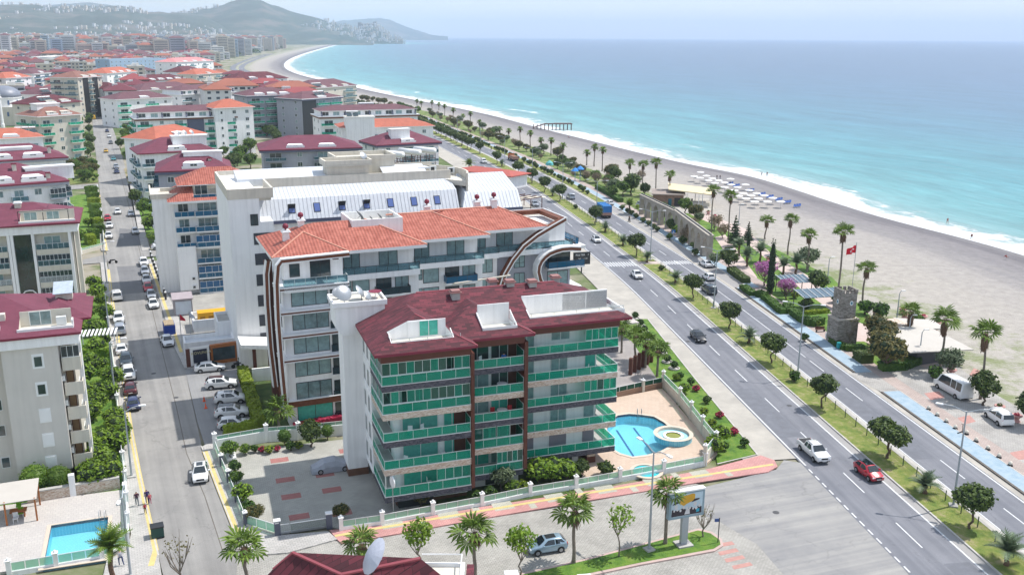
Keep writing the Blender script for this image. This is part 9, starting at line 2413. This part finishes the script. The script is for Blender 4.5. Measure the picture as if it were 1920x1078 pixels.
for k,(x,y)in enumerate([(1368,346),(1380,350),(1407,359),(1428,366),(1443,371),(1460,376),(1476,381),(1494,388)]):
 for j in range(3):
  c=P(x,y,.03)+Vector((.9*j-.8,.55*j-.5,0));t=thing('sun_lounger','blue sun lounger in the seaward line of loungers','sun lounger',c,radians(70),'blue loungers on the beach')
  put('mattress',cached('lnm',LNM),t);put('legs_frame',cached('lnf',lambda:MB().box(-.9,-.3,.15,.6,.3,.25).box(-.9,-.3,0,-.8,.3,.16).box(.5,-.3,0,.6,.3,.16).mesh('legs_frame',TRIM)),t)
pa,pb=P(1000,240,0),P(1071,240,0);d=pb-pa;L_=d.length;t=thing('pier','skeleton of an old wooden pier standing in the surf','pier',(pa.x,pa.y,-1.2),atan2(d.y,d.x));RUST=mat('weathered_pier',(.16,.10,.09),.9,.2)
for k in range(11):
 for y in(-1.2,1.2):put('pile',cached('pil2',lambda:MB().tube([(0,0,-1.5),(0,0,3.2)],.16,6).mesh('pile',RUST)),t,(L_*k/10,y,0))
put('deck_beam',MB().box(L_*.3,-1.5,3.2,L_+.5,-1.0,3.6).mesh('deck_beam',RUST),t);put('deck_beam',MB().box(L_*.3,1.0,3.2,L_+.5,1.5,3.6).mesh('deck_beam',RUST),t);put('deck',MB().box(L_*.55,-1.5,3.6,L_,1.5,3.8).mesh('deck',RUST),t);put('ramp',MB().prism([(0,-1.3),(L_*.3,-1.3),(L_*.3,1.3),(0,1.3)],[1.2,3.2,3.2,1.2],[1.5,3.6,3.6,1.5]).mesh('ramp',RUST),t)
for(x,y),rz,w_,lb in(((1505,585),12,8.5,'pergola with a glazed roof left of the stone tower'),((1470,556),12,6,'smaller glass-roofed pergola behind the mauve tree')):
 p=P(x,y);t=thing('pergola',lb,'pergola',p,radians(rz));put('roof',MB().prism([(0,0),(w_,0),(w_,4),(0,4)],[2.6,2.6,3.2,3.2],[2.68,2.68,3.28,3.28]).mesh('roof',mat('pergola_glass',(.10,.15,.19),.25)),t)
 for a in(.1,w_-.2):
  for c in(.1,3.8):put('post',cached('pgq',lambda:MB().box(0,0,0,.12,.12,2.9).mesh('post',DARKMETAL)),t,(a,c,0))
 for k in range(7):put('rafter',cached('rft',lambda:MB().prism([(0,-.2),(.08,-.2),(.08,4.2),(0,4.2)],[2.66,2.66,3.34,3.34],[2.76,2.76,3.44,3.44]).mesh('rafter',ALU)),t,(w_*k/6.2,0,0))
p=P(1722,690);t=thing('beach_cafe','cafe house under a broad white canvas roof at the sand edge','cafe',(p.x,p.y,0),radians(20));WC=mat('white_canvas',(.50,.47,.43),.8,.05)
put('roof',MB().prism([(-2,0),(8.5,-2),(9.5,8),(1,11)],[2.6,2.6,3.0,3.2],[2.75,2.75,3.2,3.5]).mesh('roof',WC),t);put('roof_annex',MB().prism([(7,10),(13,8),(14.5,13),(8,15)],[2.6,2.4,2.4,2.8],[2.8,2.6,2.6,3.0]).mesh('roof_annex',WC),t);put('wall',MB().box(.5,1,0,7.5,8.5,2.6).mesh('wall',mat('dark_cafe_wall',(.08,.08,.09),.7)),t);put('stone_gable',MB().box(5.5,10.5,0,7.6,14.2,3.2).mesh('stone_gable',STONEP),t)
PLM=lambda:MB().lathe([(.55,0),(.5,.15),(.3,.35),(.45,.6),(.75,.85),(.7,.95),(.05,.9)],10).mesh('planter',mat('pink_planter',(.52,.28,.26),.8))
for k,(x,y)in enumerate([(1757,613),(1752,624),(1733,612),(1731,601),(1696,596),(1713,602),(1741,640),(1729,646),(1725,612),(1786,722),(1873,772),(1905,790),(1784,703),(1692,588),(1304,392),(1313,396),(1328,402),(1340,410),(1346,416),(1278,384),(1290,389),(1444,496),(1440,490)]):
 t=thing('planter','pink stone planter bowl along the beach path','planter',P(x,y,.04),0,'pink planter bowls along the beach path');put('bowl',cached('plm',PLM),t);put('plant',crown_mesh('plp',[(0,0,1.05,.4,.4,.22)],60,.2,LF_RED if k%2 else LF_HEDGE,core=0),t)
for k,(x,y)in enumerate([(1741,768),(1757,780),(1774,792),(1791,804),(1812,814),(1830,828),(1852,843),(1873,858),(1894,873)]):
 t=thing('bollard','short cream bollard, number %s along the car park edge'%['one','two','three','four','five','six','seven','eight','nine'][k],'bollard',P(x,y,.05),0,'bollards along the cycle lane');put('base',cached('blb',lambda:MB().lathe([(.32,0),(.3,.14),(.05,.15)],10).mesh('base',TRIMD)),t);put('ball',cached('bll',lambda:MB().lathe([(.1,.14),(.24,.3),(.24,.46),(.1,.6),(.02,.62)],10).mesh('ball',CREAM)),t)
p=P(1800,812,.03);t=thing('kick_scooter','dark rental kick scooter parked by the bollards','scooter',p,.6);put('deck',MB().box(-.5,-.08,.12,.5,.08,.18).mesh('deck',TRIMD),t);put('stem',MB().tube([(.5,0,.15),(.42,0,1.15)],.04,5).tube([(.42,-.25,1.15),(.42,.25,1.15)],.03,4).mesh('stem',TRIMD),t)
for x in(-.5,.52):put('wheel',cached('ksw',lambda:MB().tube([(0,-.04,0),(0,.04,0)],.12,8).mesh('wheel',TYRE)),t,(x,0,.12))
for(x,y),lb in(((1645,590),'bench by the path right of the tower'),((1236,404),'bench in front of the arches'),((1538,622),'dark bench in front of the stone tower')):
 t=thing('park_bench',lb,'bench',P(x,y,.04),radians(15));put('seat',cached('bns',lambda:MB().box(-.9,-.22,.42,.9,.22,.48).mesh('seat',BROWN)),t);put('backrest',cached('bnb',lambda:MB().box(-.9,.2,.5,.9,.26,.9).mesh('backrest',BROWN)),t);put('leg',cached('bnl',lambda:MB().box(-.8,-.2,0,-.7,.2,.42).mesh('leg',DARKMETAL)),t);put('leg',MC['bnl'],t,(1.5,0,0))
for(x,y),c_,lb in(((1572,655),(.01,.30,.32),'teal litter box in front of the curved hedge'),((1551,637),(.6,.6,.6),'small white box on the lawn below the tower'),((466,770),(.5,.03,.02),'x')):
 if lb!='x':t=thing('litter_box',lb,'box',P(x,y,.03));put('case',MB().box(-.3,-.25,.3,.3,.25,1.2).box(-.06,-.06,0,.06,.06,.3).mesh('case',mat('box%s'%(c_,),c_,.6)),t)
p=P(1078,340);t=thing('play_tower','play tower with blue umbrella-shaped roofs beside the cycle lane','play tower',p)
for k,(a,c)in enumerate(((0,0),(1.8,.8))):put('roof',cached('ptr',lambda:MB().lathe([(1.5,3.6),(.9,4.2),(.02,4.8)],6).mesh('roof',mat('play_blue',(.02,.22,.6),.5))),t,(a,c,k*.5));put('post',cached('ptp',lambda:MB().tube([(0,0,0),(0,0,3.7)],.12,6).mesh('post',mat('play_blue2',(.1,.3,.5),.5))),t,(a,c,0))
put('slide',MB().prism([(2,0),(5,1),(5,1.7),(2,.7)],[1.8,.2,.2,1.8],[1.95,.35,.35,1.95]).mesh('slide',mat('slide_blue',(.1,.45,.7),.4)),t)
p=P(1030,325);t=thing('booth','small white booth with teal pointed roof beside the cycle lane','booth',p);put('post',MB().box(-1,-.2,0,-.8,0,3).box(.8,-.2,0,1,0,3).mesh('post',TRIM),t);put('roof',MB().lathe([(1.5,3.0),(1.3,3.9),(.1,4.8)],6).mesh('roof',mat('teal_roof',(.10,.42,.42),.6)),t)
p=P(296,1006,.01);t=thing('waste_bin','dark green wheeled waste container at the kerb near the walking people','waste bin',p,radians(25));put('body',MB().prism([(-.6,-.5),(.6,-.5),(.6,.5),(-.6,.5)],.2,1.2).mesh('body',mat('bin_green',(.01,.06,.05),.6)),t);put('lid',MB().box(-.65,-.55,1.2,.65,.55,1.32).mesh('lid',BLACK),t)
for x in(-.5,.5):
 for y in(-.4,.4):put('wheel',cached('ksw',lambda:MB()),t,(x,y,.12))
p=P(404,613);t=thing('generator','yellow generator container beside the hotel wall','generator',p,radians(22));put('case',MB().box(-2.8,-1,.5,3.0,1.2,3.0).mesh('case',mat('generator_yellow',(.70,.36,.01),.5,.05)),t);put('skid',MB().box(-2.6,-.9,0,2.8,1.1,.5).mesh('skid',TRIMD),t)
for k in range(4):put('louvre',cached('lvr',lambda:MB().box(0,-1.06,1.0,.8,-1.0,2.4).mesh('louvre',mat('louvre_dark',(.35,.17,.01),.7))),t,(-2.4+k*1.35,0,0))
p=P(318,624);t=thing('skip_container','blue skip container full of garden waste beside the right pavement','skip',p,radians(114));put('body',MB().prism([(-1.6,-.9),(1.6,-.9),(1.6,.9),(-1.6,.9)],0,1.7).mesh('body',mat('skip_blue',(.01,.05,.30),.6,.15)),t);put('waste',MB().box(-1.5,-.8,1.7,1.5,.8,1.9).mesh('waste',mat('dry_cuttings',(.36,.28,.18),.9,.4,4,bump=1)),t)
p=P(345,592);t=thing('transformer_booth','white-faced transformer booth with grey roof by the side drive','booth',p,radians(22));put('wall',MB().box(-1.6,0,0,1.6,4.5,3.0).mesh('wall',mat('booth_grey',(.30,.28,.30),.8)),t);put('front_panel',MB().box(-1.3,-.06,.3,1.4,0,2.7).mesh('front_panel',mat('booth_face',(.5,.55,.62),.6)),t);put('roof',MB().box(-1.8,-.2,3.0,1.8,4.8,3.2).mesh('roof',mat('booth_roof',(.36,.31,.33),.8)),t)
for(x,y),q,lb in(((388,622),(4.2,5.5,2.2),'small open-topped white walled yard below the booth'),((432,650),(3.6,6.0,4.4),'tall white service box with open top against the hotel wall'),((395,668),(7.5,4.0,2.6),'low white service building with pale roof behind the sign wall')):
 p=P(x,y);a_,d_,h_=q;t=thing('service_building',lb,'service building',p,radians(22));b=MB();a_/=2
 for r_ in((-a_,0,a_,.25),(-a_,d_-.25,a_,d_),(-a_,.25,-a_+.25,d_-.25),(a_-.25,.25,a_,d_-.25)):b.box(r_[0],r_[1],-.1,r_[2],r_[3],h_)
 put('wall',b.mesh('wall',WHITE),t);put('roof',MB().box(-a_+.25,.25,h_-.8,a_-.25,d_-.25,h_-.5 if h_>2.3 else h_-.7).mesh('roof',CONC if h_!=2.6 else STANDING),t)
for k,((x,y),c_,lb)in enumerate((((342,655),(.5,.01,.03),'red flag on a slim pole behind the sign wall'),((360,650),(.5,.52,.6),'pale flag on a slim pole behind the sign wall'))):
 t=thing('flag',lb,'flag',P(x,y),.4);put('pole',cached('fgp',lambda:MB().tube([(0,0,0),(0,0,6)],.06,5).mesh('pole',METAL)),t);put('cloth',MB().face([(0,0,4.9),(.9,.2,4.6),(.8,.3,5.0),(0,0,6)]).mesh('cloth',mat('flag%d'%k,c_,.8)),t)
p=P(500,700);t=thing('entrance_canopy','white angular canopy on brown pillars at the hotel entrance','canopy',p,radians(22));put('canopy',MB().prism([(-3.5,-1),(1.5,-1),(1.5,3.5),(-3.5,3.5)],[4.6,3.9,3.9,4.6],[5.2,4.5,4.5,5.2]).mesh('canopy',WHITE),t)
for x in(-1.6,.6):put('pillar',cached('ecp',lambda:MB().box(-.25,-.25,0,.25,.25,4.3).mesh('pillar',BROWN)),t,(x,0,0))
p=P(420,668);t=thing('planter_box','dark planter rail with clipped bushes at the hotel entrance','planter',P(450,686),radians(20));put('box',MB().box(-.5,-.3,0,5.5,.5,.7).mesh('box',TRIMD),t)
for k in range(4):put('bush',crown_mesh('pbx',[(0,0,.3,.45,.45,.4)],160,.16,LF_HEDGE,core=.9),t,(.2+k*1.5,.1,.8))
q0,q1=P(475,703),P(512,722);t=thing('garden_wall','white retaining wall below the hotel entrance','wall',P(474,716),radians(19));put('wall',MB().box(0,0,0,4.6,.3,2.0).mesh('wall',WHITE),t)
COVM=mat('silver_cover',(.34,.36,.41),.45,.12,1.5,bump=.9,bscale=1.6)
p=P(622,880,.03);t=thing('covered_car','car under a wrinkled silver-grey cover in the yard','covered car',p,radians(20));b=MB();rows=[]
prof=[(-2.4,.1),(-2.3,.75),(-1.6,.95),(-.9,1.42),(.4,1.5),(1.1,1.1),(1.9,.85),(2.3,.6),(2.4,.1)]
for x,z in prof:
 rows.append([(x,y*(1.0 if abs(x)<2.2 else .8),zz+.05*sin(x*9+y*7))for y,zz in((-.95,.08),(-.93,z*.55),(-.72,z*.94),(0,z),(.72,z*.94),(.93,z*.55),(.95,.08))])
for r0_,r1_ in zip(rows,rows[1:]):
 for k in range(6):b.face([r0_[k],r1_[k],r1_[k+1],r0_[k+1]])
for k in range(6):pass
put('cover',b.mesh('cover',COVM,True),t);put('wheel',MC['wheel'],t,(-1.4,-.86,.31));put('wheel',MC['wheel'],t,(1.4,-.86,.31))
p=P(738,975);t=thing('round_sign','round white sign on a pole beside the lowest balcony corner','sign',(p.x,p.y,0),radians(-60));put('pole',MB().tube([(0,0,0),(0,0,3.9)],.05,6).mesh('pole',METAL),t);put('disc',MB().tube([(0,-.06,4.4),(0,.06,4.4)],.62,18).mesh('disc',TRIM),t)
p=P(438,860);t=thing('white_ramp','small white box-like ramp inside the yard corner','ramp',P(431,856,.02),radians(25));put('slab',MB().prism([(-.5,-1.2),(.6,-1.2),(.6,1),(-.5,1)],0,[.3,.3,1.0,1.0]).mesh('slab',TRIM),t)
CNM=lambda:MB().box(-.2,-.2,0,.2,.2,.05).lathe([(.14,.05),(.1,.3),(.04,.7)],8).mesh('cone',mat('cone_orange',(.75,.10,.03),.6))
for(x,y),lb in(((383,752),'orange traffic cone at the mouth of the bays, upper'),((386,765),'orange traffic cone at the mouth of the bays, lower'),((451,716),'orange traffic cone at the top of the clipped hedge')):t=thing('traffic_cone',lb,'traffic cone',P(x,y,.01));put('cone',cached('cnm',CNM),t)
for k,(x,y)in enumerate(((403,742),(423,768),(425,790),(405,716))):px_ribbon('bay_line',[(x-16,y+4),(x+44,y-6)],.12,.02,YEL)
for k in range(12):
 u=k/11;t=thing('bollard','dark bollard with white globe along the side drive','bollard',P(283+28*u,484+78*u,.13),0,'globe-topped bollards along the side drive');put('post',cached('gbp',lambda:MB().box(-.15,-.15,0,.15,.15,1.3).mesh('post',DARKMETAL)),t);put('globe',cached('gbg',lambda:MB().lathe([(.05,1.3),(.2,1.42),(.2,1.58),(.05,1.7)],8).mesh('globe',TRIM)),t)
p=P(-30,985,ZD);t=thing('pergola','wooden pergola with a pale canvas roof at the left edge of the pool terrace','pergola',p,radians(22));put('canvas',MB().prism([(-1,-1),(5.2,-1),(5.2,3),(-1,3)],[2.5,2.5,3.0,3.0],[2.56,2.56,3.06,3.06]).mesh('canvas',WC),t)
for x,y in((-.8,-.8),(5,-.8),(5,2.8),(2.2,-.8)):put('post',cached('wpp',lambda:MB().box(-.08,-.08,0,.08,.08,2.6).mesh('post',WOODL)),t,(x,y,0))
for(x,y),c_,lb in(((36,955),(.18,.40,.02),'lime cushioned chair by the wooden table'),((40,968),(.18,.40,.02),'second lime chair'),((30,978),(.6,.6,.6),'white plastic chair in front of the table')):
 t=thing('chair',lb+' under the pergola','chair',P(x,y,ZD),.4);put('seat',MB().box(-.25,-.25,.4,.25,.25,.5).mesh('seat',mat('chair%s'%(c_,),c_,.7)),t);put('backrest',MB().box(-.25,.2,.5,.25,.26,1.0).mesh('backrest',MATS['chair%s'%(c_,)]),t);put('leg_frame',MB().box(-.23,-.23,0,-.18,-.18,.4).box(.18,-.23,0,.23,-.18,.4).mesh('leg_frame',TRIM),t)
t=thing('table','brown wooden table under the pergola','table',P(36,968,ZD),.4);put('top',MB().box(-.8,-.5,.7,.8,.5,.78).mesh('top',WOODL),t);put('trestle',MB().box(-.6,-.3,0,-.5,.3,.7).box(.5,-.3,0,.6,.3,.7).mesh('trestle',WOODL),t)
wq0,wq1=P(52,946,0),P(226,916,0);t=thing('stone_wall','rubble stone retaining wall with pale coping behind the pool terrace','wall',wq0,atan2((wq1-wq0).y,(wq1-wq0).x));put('wall',MB().box(0,0,0,(wq1-wq0).length,.4,1.3).mesh('wall',STONEP),t);put('coping',MB().box(0,-.08,1.3,(wq1-wq0).length,.48,1.42).mesh('coping',CONC),t);put('pier',MB().box(4.2,-.1,0,4.8,.5,2.6).mesh('pier',WHITE),t)
t=thing('pergola','white slatted pergola roof above the lawn of the beige block','pergola',P(150,662),radians(17))
for k in range(10):put('slat',cached('slt',lambda:MB().box(0,0,2.6,.28,3.6,2.75).mesh('slat',TRIM)),t,(k*.58,0,0))
for x,y in((0,0),(5.2,0),(0,3.4),(5.2,3.4)):put('post',cached('slp',lambda:MB().box(0,0,0,.15,.15,2.6).mesh('post',TRIM)),t,(x,y,0))
t=thing('pillar_row','row of brown pillars of the terrace behind the green-glass block','pillars',P(1182,702,.08),radians(70))
for k in range(6):put('pillar',cached('brp',lambda:MB().box(-.3,-.25,0,.3,.25,2.6).mesh('pillar',BROWN)),t,(k*1.35,-.35*k,0))
t=thing('pergola_roof','pale slatted roof between the green-glass block and the lawn','pergola',P(1165,640,0),radians(20));put('roof',MB().box(-1.5,0,2.8,3.2,9,3.0).mesh('roof',tile_mat('slatted_roof',(.5,.45,.43),(.55,.5,.47),(.2,.17,.16),3.0,.5,20,rough=.8)),t)
def onA(x,y,z):a=radians(19);return Vector((oA.x+x*cos(a)-y*sin(a),oA.y+x*sin(a)+y*cos(a),z))
for k,(z,c_)in enumerate(((11.66,None),(8.61,(.5,.02,.03)))):
 t=thing('table',['round white table on the fourth-floor middle balcony','round white table between red chairs on the third-floor middle balcony'][k],'table',onA(13.8,2.9,z));put('top',cached('rtb',lambda:MB().lathe([(.6,.7),(.6,.74),(.02,.75)],16).mesh('top',TRIM)),t);put('leg',cached('rtl',lambda:MB().tube([(0,0,0),(0,0,.7)],.06,6).mesh('leg',DARKMETAL)),t)
 if c_:
  for j,dx in enumerate((-1.0,1.0)):t=thing('chair',('left' if j==0 else 'right')+' red chair at the round table on the middle balcony','chair',onA(13.8+dx,3.1,z),.3);put('seat',cached('rcs',lambda:MB().box(-.25,-.25,.4,.25,.25,.48).mesh('seat',mat('red_chair',c_,.6))),t);put('backrest',cached('rcb',lambda:MB().box(-.25,.2,.48,.25,.26,.95).mesh('backrest',MATS['red_chair'])),t)
for k,(x,y,z)in enumerate(((3,1,8.61),(4.5,1.1,8.61),(6.6,1.2,5.51),(2.6,.9,5.51),(19,5.1,14.76),(24.8,5.2,11.66),(22.5,5.1,8.61),(26.9,7.5,5.51),(11.5,3,14.76),(5,1.2,2.41),(27.2,9,11.66))):
 t=thing('chair','white garden chair on a green-glass balcony, storey %d, %s wing'%(1+int(z/3),'left' if x<9 else 'middle' if x<16 else 'right'),'chair',onA(x,y,z),k*.9)
 put('seat',cached('wcs',lambda:MB().box(-.25,-.25,.4,.25,.25,.47).mesh('seat',TRIM)),t);put('backrest',cached('wcb',lambda:MB().box(-.25,.2,.47,.25,.26,.95).mesh('backrest',TRIM)),t);put('leg_frame',cached('wcl',lambda:MB().box(-.22,-.22,0,.22,.22,.4).mesh('leg_frame',METAL)),t)
person('person in blue sitting on the top middle balcony',onA(14.0,3.0,15.0),90,(.02,.12,.4),K_,sk=SITT,key='sit')
